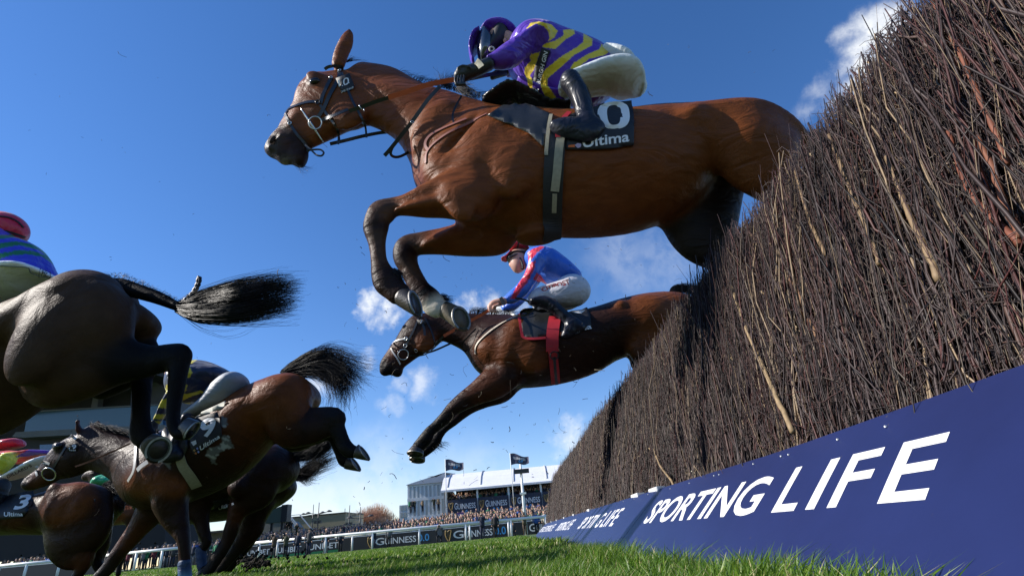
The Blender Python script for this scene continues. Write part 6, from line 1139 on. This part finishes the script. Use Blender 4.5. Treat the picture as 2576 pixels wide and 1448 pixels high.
for row in range(2, 6):
    for i in range(78): u = 650+(1400-650)*(i+rc.uniform(-.5, .5))/78; y = YB_+.7+row*.8; sp.append((uz(u, y, 1.5), y, .08+.11*row))
for row in range(10):
    for i in range(26): u = 1122+(1410-1122)*(i+rc.uniform(-.5, .5))/26; y = YT-4.5+row*.9; sp.append((uz(u, y, 2), y, .1+.16*row))
for row in range(4):
    for i in range(36): u = 1138+(1405-1138)*(i+rc.uniform(-.5, .5))/36; y = YT+6+row*.9; sp.append((uz(u, y, 5), y, 3.75+.18*row))
for i in range(16): u = 1030+90*rc.random(); y = YT+8; sp.append((uz(u, y, 3), y, rc.choice([1.6, 3.9])))
for row in range(2):
    for i in range(40): y = 50+row+rc.uniform(0, 1.5); sp.append((uz(-60+i*17.0+rc.uniform(-5, 5), y, 1.5), y, .15*row))
for row in range(4):
    for i in range(24): u = 405+245*(i+rc.uniform(-.5, .5))/24; y = YB_+.7+row*.9; sp.append((uz(u, y, 1.5), y, .05+.11*row))
crowd_mass('crowd', sp, 'dense throng of racegoers on the terraces and behind the barrier')
# people on the grass and at the rail, each with parts
def figure(u, Y, label, pose='stand', coat=COATS[0], legs=COATS[0], hair=HAIRS[0], skin=SKINS[0], hat=False, s=1.0, yaw=0, cam_=False, kneel=False):
    Y = Y*1.38; x = uz(u, Y, 1); root = empty('person', (x, Y, 0), label, 'person', 'people on the grass by the rail'); c_, l_, h_, r_ = person_parts(pose, hat)
    if kneel:
        l_ = [limb([(-.10, 0, .50), (-.16, -.42, .48), (-.14, -.40, .05)], [.10, .075, .055]), limb([(.10, 0, .50), (.14, -.30, .10), (.16, .12, .06)], [.10, .075, .055]), limb([(-.14, -.38, .05), (-.14, -.56, .04)], [.05, .04])]; dz = -.33
    else: dz = 0
    R = np.array([[math.cos(yaw), -math.sin(yaw), 0], [math.sin(yaw), math.cos(yaw), 0], [0, 0, 1]])
    def put(nm, ps, m_, d=0): V, F = join(ps); obj(nm, (V+(0, 0, d))@R.T*s+(x, Y, 0), F, m_, root)
    body = h_; put('body', body, skin, dz); put('coat', c_, coat, dz); put('trousers', l_, legs); put('hat' if hat else 'hair', r_, hair, dz)
    if cam_: m = MB(); m.box((-.08, -.40, 1.50), (.08, -.30, 1.62)); m.tube([(0, -.40, 1.56), (0, -.60, 1.57)], [.045, .055], 10); V, F = m.get(); obj('camera_body', (V+(0, 0, dz))@R.T*s+(x, Y, 0), F, M_LEATH, root)
figure(686, 32.6, 'photographer in dark coat with grey hair, first from the dark horses', 'camera', COATS[3], COATS[2], HAIRS[2], cam_=True, s=1.03)
figure(716, 32.8, 'person in olive jacket lifting a camera overhead by the second rail post', 'camera', COATS[5], COATS[0], HAIRS[3], cam_=True)
figure(746, 33.2, 'man in dark suit and flat cap before the green edged board', 'stand', COATS[1], COATS[1], HAIRS[4], hat=True)
figure(775, 32.6, 'large figure in long charcoal coat and flat cap at the rail', 'stand', COATS[2], COATS[1], HAIRS[0], hat=True, s=1.08)
figure(818, 35.4, 'tall balding man in black coat and grey trousers', 'stand', COATS[0], COATS[6], SKINS[0], s=1.10)
figure(855, 35.2, 'man in navy suit with blue tie by the middle post', 'stand', COATS[1], COATS[0], HAIRS[4], hat=True, s=1.06)
figure(1056+75, 34.8-1.2, 'photographer in navy jacket aiming at the horses left of centre', 'camera', COATS[1], COATS[1], HAIRS[1], cam_=True, s=1.0) if False else None
figure(1137-0, 35.6, 'person in pale grey long coat before the white capitals', 'stand', COATS[6], COATS[0], HAIRS[3]) if False else None
figure(1143-0, 32.0, '', 'stand') if False else None
figure(935+5, 35.6, 'photographer in navy, feet apart, left of the pale coated person', 'camera', COATS[1], COATS[1], HAIRS[0], cam_=True, s=1.05)
figure(980-2, 35.8, 'person in pale grey long coat standing before the white capitals', 'stand', COATS[6], COATS[0], HAIRS[3])
figure(1107, 33.4, 'photographer kneeling on the grass by a rail post, in grey and black', 'camera', COATS[6], COATS[0], HAIRS[0], cam_=True, kneel=True, s=1.0)
figure(1215, 32.4, 'photographer in navy standing tall with binoculars raised', 'camera', COATS[1], COATS[1], HAIRS[0], cam_=True, s=1.08)
figure(1248, 33.0, 'person in black holding papers, right of the tall photographer', 'stand', COATS[0], COATS[0], HAIRS[1], s=1.02)
figure(1322, 34.8, 'two toned brown coat figure beside the slim white pole', 'camera', COATS[4], COATS[3], HAIRS[1], hat=True, cam_=True, s=1.0)
figure(1352, 35.2, 'person in bright blue jacket at the end of the fence', 'stand', COATS[8], COATS[0], HAIRS[3])
figure(1374, 35.6, 'person in cream jacket closest to the fence end', 'stand', COATS[10], COATS[0], HAIRS[3])
figure(1293, 33.6, 'crouching figure in a dark cap on the grass beyond the rail', 'stand', COATS[2], COATS[0], HAIRS[5], hat=True, kneel=True, s=.72)
# placards and umbrellas in the crowd
for u, v, w, h, c_, lb, tx in ((1213, 1302, 30, 18, (.62, .64, .62), 'white placard held up among the spectators, left of the purple one', None), (1227, 1293-10, 24, 18, (.08, .03, .22), 'purple placard held up under the first banner', 'RACING'), (1281, 1285-2, 24, 6, (.35, .08, .06), 'thin red and white scarf stretched over the heads', None), (1370+0, 1270, 0, 0, 0, '', None), (1224+108+0, 1280, 0, 0, 0, '', None)):
    if not w: continue
    f_ = .67083/2.845
    pass
def card(zx, zy, w, h, c_, nm, lb, cat, tx=None, Y=61.0):
    u, v = (1500+zx/2.845)*.67083, (1650+zy/2.845)*.67083; P = at(u, v, Y); W_, H_ = w/2.845*.67083/1340*Y*1.02, h/2.845*.67083/1340*Y*1.02
    e = empty(nm, P, lb, cat); m = MB(); m.box((P[0]-W_/2, Y, P[2]-H_/2), (P[0]+W_/2, Y+.02, P[2]+H_/2)); m.build('card', mat('card_'+nm+str(int(zx)), c_, rough=.6), e); m = MB(); m.bar((P[0], Y+.04, P[2]-H_/2-.5), (P[0], Y+.04, P[2]+.1), .03); m.build('stick', M_RAIL, e)
    if tx: text_on(tx, [(P[0]-W_*.42, Y-.006, P[2]-H_*.1), (P[0]+W_*.42, Y-.006, P[2]-H_*.1), (P[0]+W_*.42, Y-.006, P[2]+H_*.25), (P[0]-W_*.42, Y-.006, P[2]+H_*.25)], 'lettering', M_WHITE2, e, bold=.02)
card(553, 845, 64, 50, (.55, .55, .52), 'placard', 'white placard held up among the spectators left of the purple one', 'placard')
card(642, 805, 72, 60, (.07, .025, .16), 'placard', 'purple placard held up under the first banner', 'placard', 'RACING')
card(797, 820, 66, 18, (.45, .2, .17), 'scarf', 'thin red and white scarf stretched above the heads', 'scarf')
card(948, 800, 46, 44, (.36, .37, .38), 'placard', 'grey placard just right of the tall photographer', 'placard')
card(1050, 810, 66, 48, (.42, .015, .02), 'placard', 'larger red placard under the middle banner', 'placard'); card(1238, 797, 60, 34, (.45, .015, .02), 'placard', 'smaller red placard left of the slim white pole', 'placard')
def parasol(zx, zy, r, c_, lb):
    u, v = (1500+zx/2.845)*.67083, (1650+zy/2.845)*.67083; P = at(u, v, 58); R_ = r/2.845*.67083/1340*58; e = empty('umbrella', (P[0], 58, 0), lb, 'umbrella', 'umbrellas over the crowd')
    rings = [(P[0], 58, P[2]+R_*.75*math.cos(a), max(R_*math.sin(a), .01), max(R_*math.sin(a), .01)) for a in np.linspace(.02, 1.5, 6)][::-1]; V, F = loft(rings, 12); obj('canopy', V, F, mat('umb_'+str(int(zx)), c_, rough=.5), e); m = MB(); m.tube([(P[0], 58, P[2]-1.4), (P[0], 58, P[2]+R_*.7)], .03, 6); m.build('shaft', M_DARK, e)
parasol(336, 850, 36, (.02, .05, .22), 'navy umbrella rising above the heads below the glass fronted stand'); parasol(285, 862, 26, (.01, .16, .16), 'teal umbrella next to the navy one')
# slim white pole in front of the stand
P0 = uz(1330, 48, 1); pl_ = empty('pole', (P0-.0, 48.5, 0), 'slim white pole with camera bracket near its top, by the fence end', 'pole')
zt = at(1309, 1167, 48.5); m = MB(); m.tube([(zt[0], 48.5, 0), (zt[0], 48.5, zt[2])], [.14, .10], 10); m.build('mast', M_RAIL, pl_, smooth=True); m = MB(); m.box((zt[0]-.25, 48.2, zt[2]*.56), (zt[0]+.28, 48.8, zt[2]*.56+.16)); m.build('collar', M_STEEL, pl_); m = MB(); m.box((zt[0]-.6, 48.2, zt[2]-.75), (zt[0]+.7, 48.7, zt[2]-.42)); m.build('camera_bracket', M_DARK, pl_)
# ------------------------------------------------------------------ glass fronted stand and white roofed grandstand
YM = 78.0
M_GLASS = mat('window_glass', (.22, .26, .30), rough=.08, spec=.9); M_IN = mat('stand_shade', (.05, .05, .055), rough=.8)  # window glass paled to put the sky's reflection into its colour
ms = empty('glazed_stand', (uz(1075, YM, 3), YM, 0), 'white three storey glass fronted stand left of the banners', 'building')
xa, xb = uz(1028, YM, 4), uz(1122, YM, 4)
def zz(u, v, Y): return at(u, v, Y)[2]
zt_ = zz(1030, 1219, YM); z2 = zz(1030, 1257, YM); z1 = zz(1030, 1303, YM)
m = MB(); m.box((xa, YM+1.2, 0), (xb, YM+9, zt_-.02)); m.build('wall', mat('stand_inner', (.20, .21, .22), rough=.7, noise=.2, nscale=.7), ms)
for a, b in ((.3, z1-.15), (z1+.15, z2-.15), (z2+.15, zt_-.25)):
    for k in range(9):
        x0 = xa+(xb-xa)*k/9; m = MB(); m.box((x0+.06, YM+.02, a), (x0+(xb-xa)/9-.06, YM+.06, b)); m.build('window', M_GLASS if (k*7) % 3 else mat('window_pale', (.42, .46, .50), rough=.1), ms)
for k in range(10): x0 = xa+(xb-xa)*k/9; m = MB(); m.box((x0-.13, YM-.05, 0), (x0+.13, YM+.15, zt_)); m.build('mullion', M_RAIL, ms)
for z in (z1, z2, zt_-.1): m = MB(); m.box((xa-.15, YM-.09, z-.2), (xb+.1, YM+.19, z+.2)); m.build('floor_band', M_RAIL, ms)
m = MB(); 
xr = xb+.2; zr = zz(1122, 1195, YM); zr2 = zz(1118, 1188, YM)
V = []; prof = [(xa-.3, zt_), (xa+(xr-xa)*.25, zt_+(zr-zt_)*.45), (xa+(xr-xa)*.5, zt_+(zr-zt_)*.75), (xa+(xr-xa)*.8, zt_+(zr-zt_)*.95), (xr, zr2)]
V = [(x, YM-.2, zt_+.001) if 0 else (x, YM-.3, z) for x, z in prof]+[(x, YM+10, z+.8) for x, z in prof]; F = [(i, i+1, i+6, i+5) for i in range(4)]+[(0, 5, 9, 4)]
low = [(x, YM-.3, zt_-.05) for x, z in prof]; V += low; F += [(10+i, 10+i+1, i+1, i) for i in range(4)]
obj('roof', V, F, mat('tent_grey', (.45, .47, .52), rough=.5, noise=.08, nscale=1.5), ms, smooth=False)
gs_ = empty('grandstand', (uz(1260, YM, 3), YM, 0), 'long white roofed grandstand with dark banners under its upper deck', 'building')
YG2 = 75.0; xg0, xg1 = uz(1122, YG2, 6), uz(1460, YG2, 6)+2
zed = lambda u, v: at(u, v, YG2)[2]
ze = zed(1122, 1233)   # eave
za = zed(1130, 1190)+.0
n = 24; V = []; 
for i in range(n+1):
    x = xg0-.4+(xg1-xg0+.8)*i/n
    for (dy, z) in ((-.6, ze-.25), (-.6, ze), (0, ze+.35), (1.6, ze+1.5), (4, ze+2.35), (8, ze+2.8), (12, ze+2.4)): V.append((x, YG2+dy, z))
F = [(i*7+j, (i+1)*7+j, (i+1)*7+j+1, i*7+j+1) for i in range(n) for j in range(6)]; obj('roof', V, F, M_DIRTY, gs_, smooth=False)
for k in range(5): x = xg0+.4+k*(xg1-xg0)/4.35; m = MB(); P = [(x, YG2+.0, ze+.40), (x, YG2+1.6, ze+1.56), (x, YG2+4, ze+2.42), (x, YG2+8, ze+2.86)]; m.tube(P, .07, 6); m.build('roof_rib', mat('rib_grey', (.35, .36, .38)), gs_)
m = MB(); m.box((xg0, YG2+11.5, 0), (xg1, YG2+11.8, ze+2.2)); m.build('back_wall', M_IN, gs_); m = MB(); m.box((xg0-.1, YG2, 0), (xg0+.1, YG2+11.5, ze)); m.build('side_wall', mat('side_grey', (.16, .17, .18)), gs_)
zb1, zb0 = at(1140, 1258, YG2)[2], at(1140, 1304, YG2)[2]
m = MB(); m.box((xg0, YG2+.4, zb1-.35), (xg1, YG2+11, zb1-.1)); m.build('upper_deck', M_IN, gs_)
for row in range(8): m = MB(); m.box((xg0, YG2-9+row*1.3, 0), (xg1, YG2-9+(row+1)*1.3+.0, .26*(row+1)-.1)); m.build('terrace_step', mat('terrace_concrete', (.22, .21, .20), noise=.2), gs_)
pu = (1126, 1207, 1288, 1372)
for u in pu: x = uz(u, YG2, 5); m = MB(); m.box((x-.12, YG2-.1, 0), (x+.12, YG2+.12, ze)); m.build('pillar', M_RAIL, gs_)
for (ua, ub, tx) in ((1130, 1206, 1), (1209, 1287, 1), (1291, 1372, 1), (1374, 1455, 1)):
    x0, x1 = uz(ua, YG2, 5), uz(ub, YG2, 5); y = YG2-.35; e = empty('banner', ((x0+x1)/2, y, zb1), {1130: 'dark blue banner with white name, leftmost of the grandstand row', 1209: 'dark blue banner with white name between the second and third pillars', 1291: 'dark blue banner crossed by the slim white pole', 1374: 'dark blue banner mostly hidden by the end of the fence'}[ua], 'banner', 'banners under the upper deck')
    m = MB(); m.box((x0, y, zb0), (x1, y+.04, zb1+.05)); m.build('cloth', mat('banner_navy', (.018, .022, .045), rough=.6, noise=.15, nscale=1), e); W_ = x1-x0; H_ = zb1-zb0
    harp(e, x0+W_*.12, y-.03, zb0+H_*.45, H_*.42, M_GOLD)
    text_on('G', [(x0+W_*.23, y-.02, zb0+H_*.48), (x0+W_*.33, y-.02, zb0+H_*.48), (x0+W_*.33, y-.02, zb0+H_*.84), (x0+W_*.23, y-.02, zb0+H_*.84)], 'lettering', M_WHITE2, e, bold=.01)
    text_on('UINNESS', [(x0+W_*.34, y-.02, zb0+H_*.48), (x0+W_*.94, y-.02, zb0+H_*.48), (x0+W_*.94, y-.02, zb0+H_*.78), (x0+W_*.34, y-.02, zb0+H_*.78)], 'lettering', M_WHITE2, e, bold=.01)
    text_on('0.0', [(x0+W_*.46, y-.02, zb0+H_*.06), (x0+W_*.67, y-.02, zb0+H_*.06), (x0+W_*.67, y-.02, zb0+H_*.42), (x0+W_*.46, y-.02, zb0+H_*.42)], 'lettering', M_CYAN, e, bold=.01)
def flag(u0, v0, v1, lb, Y=70.0):
    P = at(u0, v0, Y); zb = at(u0, v1, Y)[2]; e = empty('flag', (P[0], Y, zb-2), lb, 'flag', 'flags above the grandstand'); m = MB(); m.tube([(P[0], Y, zb-2.2), (P[0], Y, P[2]+.05)], .05, 8); m.build('flagpole', M_RAIL, e, smooth=True)
    n = 16; V = []; W_ = 2.3
    for i in range(n+1):
        t = i/n
        for j in range(7): s = j/6; V.append((P[0]+W_*t, Y+.12*math.sin(t*9+s*2)*t, P[2]-.03-.6*t**1.2+.11*math.sin(t*7)-(1.4-.6*t+.04*math.sin(t*9))*s))
    F = [(i*7+j, (i+1)*7+j, (i+1)*7+j+1, i*7+j+1) for i in range(n) for j in range(6)]; o = obj('cloth', V, F, mat('flag_navy', (.05, .05, .09), rough=.6, noise=.2, nscale=3), e)
    V, F = text_mesh('GUINNESS', .02); obj('lettering', [(P[0]+.35+1.5*x, Y-.05+.12*math.sin((.15+.66*x)*9)*(.15+.66*x), P[2]-.40-.54*(.15+.66*x)-.22+.30*y_) for x, y_ in V], F, M_WHITE2, e, smooth=False)
    V, F = text_mesh('0.0', .02); obj('lettering', [(P[0]+1.0+.55*x, Y-.07+.12*math.sin(.55*9)*.55, P[2]-1.2+.30*y_) for x, y_ in V], F, M_CYAN, e, smooth=False)
flag(1120, 1155, 1220, 'dark flag flying from the left pole over the glazed stand'); flag(1283, 1140, 1232, 'dark flag flying from the pole above the white roof, right of the other')
# small white hospitality block, lamps, tree, beige building, screen
hb = empty('hospitality_block', (uz(1010, 100, 2), 100, 0), 'small white two storey block left of the glazed stand', 'building'); x0, x1 = uz(1004, 100, 2), uz(1027, 100, 2)+2; zt2 = at(1010, 1270, 100)[2]; m = MB(); m.box((x0, 100, 0), (x1, 108, zt2)); m.build('wall', M_DIRTY, hb)
for z in (zt2-.9, zt2-2.0):
    for k in range(3): m = MB(); m.box((x0+.2+k*.56, 99.96, z), (x0+.65+k*.56, 100.0, z+.8)); m.build('window', M_GLASS, hb)
def lamp(uL, vtop, label, arms=2, Y=62.0, cams=False):
    Y = Y*1.35; P = at(uL, vtop, Y); H_ = P[2]; e = empty('street_lamp', (P[0], Y, 0), label, 'street lamp', 'lamp posts beyond the crowd'); m_b = mat('lamp_black', (.03, .035, .04), rough=.5)
    m = MB(); m.tube([(P[0], Y, 0), (P[0], Y, H_)], [.13, .05], 8); m.build('post', m_b, e, smooth=True); za_ = H_-1.4
    for s in ((-1, 1) if arms == 2 else (1,)):
        m = MB(); m.tube(spline([(P[0], Y, za_-.15), (P[0]+s*.7, Y, za_-.05), (P[0]+s*1.35, Y, za_+.1)], 4), .05, 6); m.build('arm', m_b, e, smooth=True)
        V, F = loft([(P[0]+s*1.5, Y, za_+.02, .48, .3), (P[0]+s*1.5, Y, za_+.12, .4, .26), (P[0]+s*1.5, Y, za_+.28, .12, .1)], 10); obj('lamp_head', V, F, m_b, e)
    if cams: m = MB(); m.box((P[0]-.5, Y-.2, za_-1.35), (P[0]-.15, Y+.2, za_-1.05)); m.box((P[0]+.15, Y-.2, za_-1.35), (P[0]+.5, Y+.2, za_-1.05)); m.bar((P[0]-.5, Y, za_-1.0), (P[0]+.5, Y, za_-1.0), .05); m.build('floodlight', m_b, e)
lamp(789, 1268, 'slightly shorter twin lamp post just left of the tall one by the beige building', Y=66); lamp(803, 1263, 'tallest twin lamp post by the beige building', cams=True, Y=60); lamp(868, 1278, 'single slim lamp post right of the beige building', 1, Y=72)
lamp(880, 1270, 'lamp post with one right hand arm and small boxes', 1, cams=True, Y=64); lamp(907, 1274, 'twin lamp post in front of the bare tree', cams=True, Y=60); lamp(990, 1290, 'small distant lamp post right of the bare trees', 1, Y=84)
def bare_tree(u, v, Y, w, lb, colr, n=900, sd=1):
    Y = Y*1.3; w = w*1.3; top = at(u, v, Y); rg = np.random.default_rng(sd); H_ = top[2]; e = empty('bare_tree', (top[0], Y, 0), lb, 'tree', 'bare trees beyond the crowd'); m = MB(); m.tube([(top[0], Y, 0), (top[0]+.1, Y, H_*.3), (top[0], Y, H_*.5)], [.25, .18, .1], 8); m.build('trunk', mat('bark', (.12, .09, .07), noise=.3), e, smooth=True)
    k = n; a = rg.random(k)*6.283; rad = w*np.sqrt(rg.random(k)); z0 = H_*(.2+.4*rg.random(k)); t = np.linspace(0, 1, 5)[None]; z1 = H_*(.55+.45*(1-(rad/w)**2*.7)*rg.random(k)**.4)
    x = top[0]+(np.cos(a)*rad)[:, None]*(.25+.75*t)+rg.normal(0, .1, (k, 5)); y = Y+(np.sin(a)*rad)[:, None]*(.25+.75*t); z = z0[:, None]+(z1-z0)[:, None]*t
    V, F = many_tubes(np.stack([x, y, z], 2), .028*(1.4-t)*np.ones((k, 1)), 3); obj('crown', V, F, mat(colr[0], colr[1], rough=.8, noise=.3, nscale=1), e)
bare_tree(925, 1270, 95, 3.6, 'bare tree with orange pink twigs, left of the two rounder ones', ('twig_pink', (.42, .24, .17)), 1100, 1); bare_tree(948, 1262, 97, 3.2, 'taller bare tree with orange pink twigs behind the last twin lamp', ('twig_orange', (.48, .26, .15)), 1100, 2); bare_tree(975, 1295, 92, 4.2, 'low round grey brown bare tree near the white block', ('twig_grey', (.20, .15, .12)), 1500, 3)
bb = empty('beige_building', (uz(790, 92, 2), 92, 0), 'flat roofed beige building with dark gutter line behind the lamp posts', 'building'); x0, x1 = uz(752, 92, 3), uz(868, 92, 3)-.2; zt3 = at(800, 1296, 92)[2]; m = MB(); m.box((x0-2, 92, zt3-2.7), (x1, 102, zt3)); m.build('upper_wall', mat('beige_wall', (.34, .29, .19), rough=.8, noise=.1, nscale=1.5, stretch=(1, 1, 8)), bb); m = MB(); m.box((x0-1.5, 92.3, 0), (x1-.4, 102, zt3-2.704)); m.build('lower_wall', mat('brown_wall', (.17, .12, .07), rough=.8), bb); m = MB(); m.box((x0-2.1, 91.9, zt3), (x1+.1, 102, zt3+.16)); m.build('roof_edge', M_DARK, bb)
st = empty('stairs', (uz(735, 84, 1), 84, 0), 'concrete stairs with white handrails rising left towards the screen', 'stairs')
xs0, xs1 = uz(690, 84, 2), uz(790, 84, 2); zs = at(700, 1312, 84)[2]; m = MB(); m.slab([(xs0-3, 84, 0), (xs1, 84, 0), (xs0+1.5, 84, zs), (xs0-3, 84, zs)], (0, 4, 0)); m.build('stair_mass', mat('stair_concrete', (.20, .20, .19), noise=.2), st)
for dy in (-.1, -.9, 4.1): m = MB(); m.bar((xs0+1.5, 84+dy, zs+1), (xs1, 84+dy, 1.0), .14); m.bar((xs0-3, 84+dy, zs+1), (xs0+1.5, 84+dy, zs+1), .1); m.build('handrail', M_RAIL, st)
for k in range(9): t = k/8; x = xs0+1.5+(xs1-xs0-1.5)*t; m = MB(); m.bar((x, 83.9, zs*(1-t)), (x, 83.9, zs*(1-t)+1), .06); m.build('baluster', M_RAIL, st)
s2 = empty('stairs', (uz(900, 97, 1), 97, 0), 'pale metal stair railing sloping down right of the beige building', 'stairs'); xa_, xb_ = uz(864, 97, 2), uz(930, 97, 2); zq = at(868, 1300, 97)[2]
for k in range(3): m = MB(); m.bar((xa_, 97, zq-.6*k), (xa_+2.5, 97, zq-.6*k), .07); m.bar((xa_+2.5, 97, zq-.6*k), (xb_, 97, .9-.25*k), .07); m.build('handrail', mat('pale_steel', (.5, .52, .54), rough=.4), s2)
m = MB(); m.slab([(xa_, 97.2, 0), (xb_, 97.2, 0), (xa_+2.5, 97.2, zq-1.7), (xa_, 97.2, zq-1.7)], (0, 2, 0)); m.build('stair_mass', mat('stair_concrete'), s2)
sc = empty('big_screen', (uz(700, 76, 4), 76, 0), 'dark green backed screen box behind the rump of the farthest horse', 'screen'); x0, x1 = uz(655, 76, 4), uz(713, 76, 4); z1_, z0_ = at(713, 1271, 76)[2], at(713, 1312, 76)[2]
m = MB(); m.slab([(x0, 76, z0_), (x1-.8, 76, z0_), (x1-.8, 76, z1_), (x0, 76, z1_-.6)], (0, 1.2, 0)); m.build('cabinet', mat('screen_green', (.07, .10, .075), rough=.6), sc); m = MB(); m.slab([(x1-.8, 75.9, z0_), (x1, 75.9, z0_), (x1, 75.9, z1_+.12), (x1-.8, 75.9, z1_+.1)], (0, 1.4, 0)); m.build('side_frame', M_DARK, sc); m = MB(); m.bar((x0+.8, 76.6, 0), (x0+.8, 76.6, z0_), .3); m.bar((x1-.8, 76.6, 0), (x1-.8, 76.6, z0_), .3); m.build('legs', M_DARK, sc)
# ------------------------------------------------------------------ big grandstand in shadow at the left
YX = 58.0; lg = empty('large_grandstand', (uz(200, YX, 5), YX, 0), 'tall dark grandstand at the left, with glass balcony, white slab and blue windows', 'building')
M_SH = mat('stand_fascia', (.010, .012, .014), rough=.7, noise=.1, nscale=.5); M_SL = mat('stand_slab', (.11, .115, .12), rough=.6, noise=.1, nscale=.6)  # stand colours lowered so they carry the shade it lies in
A_ = lambda u, v, Y=YX: at(u, v, Y)
def wallq(name, pts, m_, dep=1.0, Y=YX): m = MB(); m.slab([A_(u, v, Y) for u, v in pts], (0, dep, 0)); return m.build(name, m_, lg)
m = MB(); xe = A_(402, 972, YX)[0]; zc = A_(395, 962, YX)[2]; m.slab([(-170, 46, zc), (xe, 50, zc), (xe+2, 76, zc+1.5), (-170, 76, zc+1.5)], (0, 0, .9)); m.build('canopy', M_SH, lg)
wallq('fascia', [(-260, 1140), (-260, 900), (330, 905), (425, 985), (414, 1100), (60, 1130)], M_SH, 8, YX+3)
wallq('side_fascia', [(382, 952), (428, 992), (420, 1062), (376, 1045)], mat('fascia_grey', (.06, .062, .068), rough=.7), 6, YX+1.5)
wallq('pillar', [(222, 1078), (226, 1040), (240, 965), (252, 965), (243, 1040), (238, 1078)], M_SL, .8, YX+1.8)
wallq('balcony_glass', [(60, 1092), (70, 1034), (330, 1020), (410, 1017), (408, 1072), (330, 1077)], mat('balcony_glass', (.03, .06, .055), rough=.1, spec=.8), .1)
wallq('balcony_rail', [(60, 1037), (60, 1034), (330, 1019), (415, 1015), (415, 1018), (330, 1022.5)], M_SL, .1, YX-.1)
wallq('floor_slab', [(30, 1098), (40, 1086), (330, 1071), (415, 1068), (415, 1080), (330, 1084), (200, 1092), (60, 1100)], M_SL, 3, YX-.5)
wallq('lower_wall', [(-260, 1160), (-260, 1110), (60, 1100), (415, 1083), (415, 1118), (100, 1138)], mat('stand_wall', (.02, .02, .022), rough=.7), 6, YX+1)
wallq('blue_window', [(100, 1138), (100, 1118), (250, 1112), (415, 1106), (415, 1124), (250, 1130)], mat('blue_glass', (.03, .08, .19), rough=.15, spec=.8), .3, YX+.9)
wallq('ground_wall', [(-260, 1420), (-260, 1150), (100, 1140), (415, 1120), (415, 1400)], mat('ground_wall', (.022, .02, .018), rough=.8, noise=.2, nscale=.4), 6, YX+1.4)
wallq('end_glass', [(372, 1040), (420, 1060), (420, 1084), (370, 1080)], mat('end_glass', (.10, .22, .42), rough=.12, spec=.8), .3, YX+1.2)
sp = []
for i in range(46): u = 75+i*7.4+rc.uniform(-3, 3); P = A_(u, 1083-(u-60)*.045, YX+.6+rc.random()); sp.append((P[0], YX+.6+rc.random(), P[2]))
crowd_mass('balcony_crowd', sp, 'spectators in shade behind the glass balcony of the left grandstand')
# ------------------------------------------------------------------ kicked up turf and broken twigs in the air
mb_d = ramp_mat('flying_bits', [(0, (.015, .012, .009)), (.6, (.06, .045, .03)), (1, (.3, .26, .18))], rough=.9)
rd = np.random.default_rng(99); n = 520; u = 880+rd.random(n)*950; v = 560+rd.random(n)*720; ex = rd.random(n) < .28; u[ex] = 60+rd.random(ex.sum())*1900; v[ex] = 60+rd.random(ex.sum())*1250; Yd = 2.4+rd.random(n)*3.2
C_ = np.array([at(a, b, c) for a, b, c in zip(u, v, Yd)]); d = rd.normal(size=(n, 3)); d /= np.linalg.norm(d, axis=1)[:, None]; L = .006+.035*rd.random(n)**3.5; b_ = rd.normal(0, .25, (n, 3)); t = np.linspace(-1, 1, 4)[None, :, None]
P = C_[:, None]+d[:, None]*L[:, None, None]*t+b_[:, None]*(L[:, None, None]*(1-t*t)); V, F = many_tubes(P, (.0008+.0016*rd.random(n)**3)[:, None]*np.ones((1, 4)), 4); o = obj('flying_twigs', V, F, mb_d, attr=np.repeat(rd.random(n)**2, 16)); tag(o, 'specks of birch twig and mud hanging in the air', 'debris', kind='stuff')
def clod(C, r, sdd): rg = np.random.default_rng(sdd); bm = bmesh.new(); bmesh.ops.create_icosphere(bm, subdivisions=1, radius=r); V = np.array([q.co[:] for q in bm.verts])*(.6+.8*rg.random((len(bm.verts), 1))); F = [tuple(q.index for q in f.verts) for f in bm.faces]; bm.free(); return V+C, F
m = MB()
for i in range(150):
    q = rd.random(); u_, v_ = 650+rd.normal()*35, 1405+rd.normal()*10; 
    if i > 60: u_, v_ = 640+rd.random()*190, 1395+rd.normal()*12
    if i > 100: u_, v_ = 40+rd.random()*560, 1180+rd.random()*230
    Y_ = 4.6+rd.random()*1.2; P_ = at(u_, v_, Y_); P_[2] = max(P_[2], .02); V, F = clod(P_, .003+.013*rd.random()**2, i); m.add(V, F)
for i in range(160):
    P_ = at(640+rd.normal()*16, 1416+rd.normal()*6, 4.4+rd.normal()*.1); P_[2] = max(P_[2], .015); V, F = clod(P_, .005+.014*rd.random()**2, 900+i); m.add(V, F)
o = m.build('flying_turf', mat('clod', (.016, .012, .008), rough=1, noise=.3), None); tag(o, 'clods of dark turf thrown up around the landing hooves', 'debris', kind='stuff')
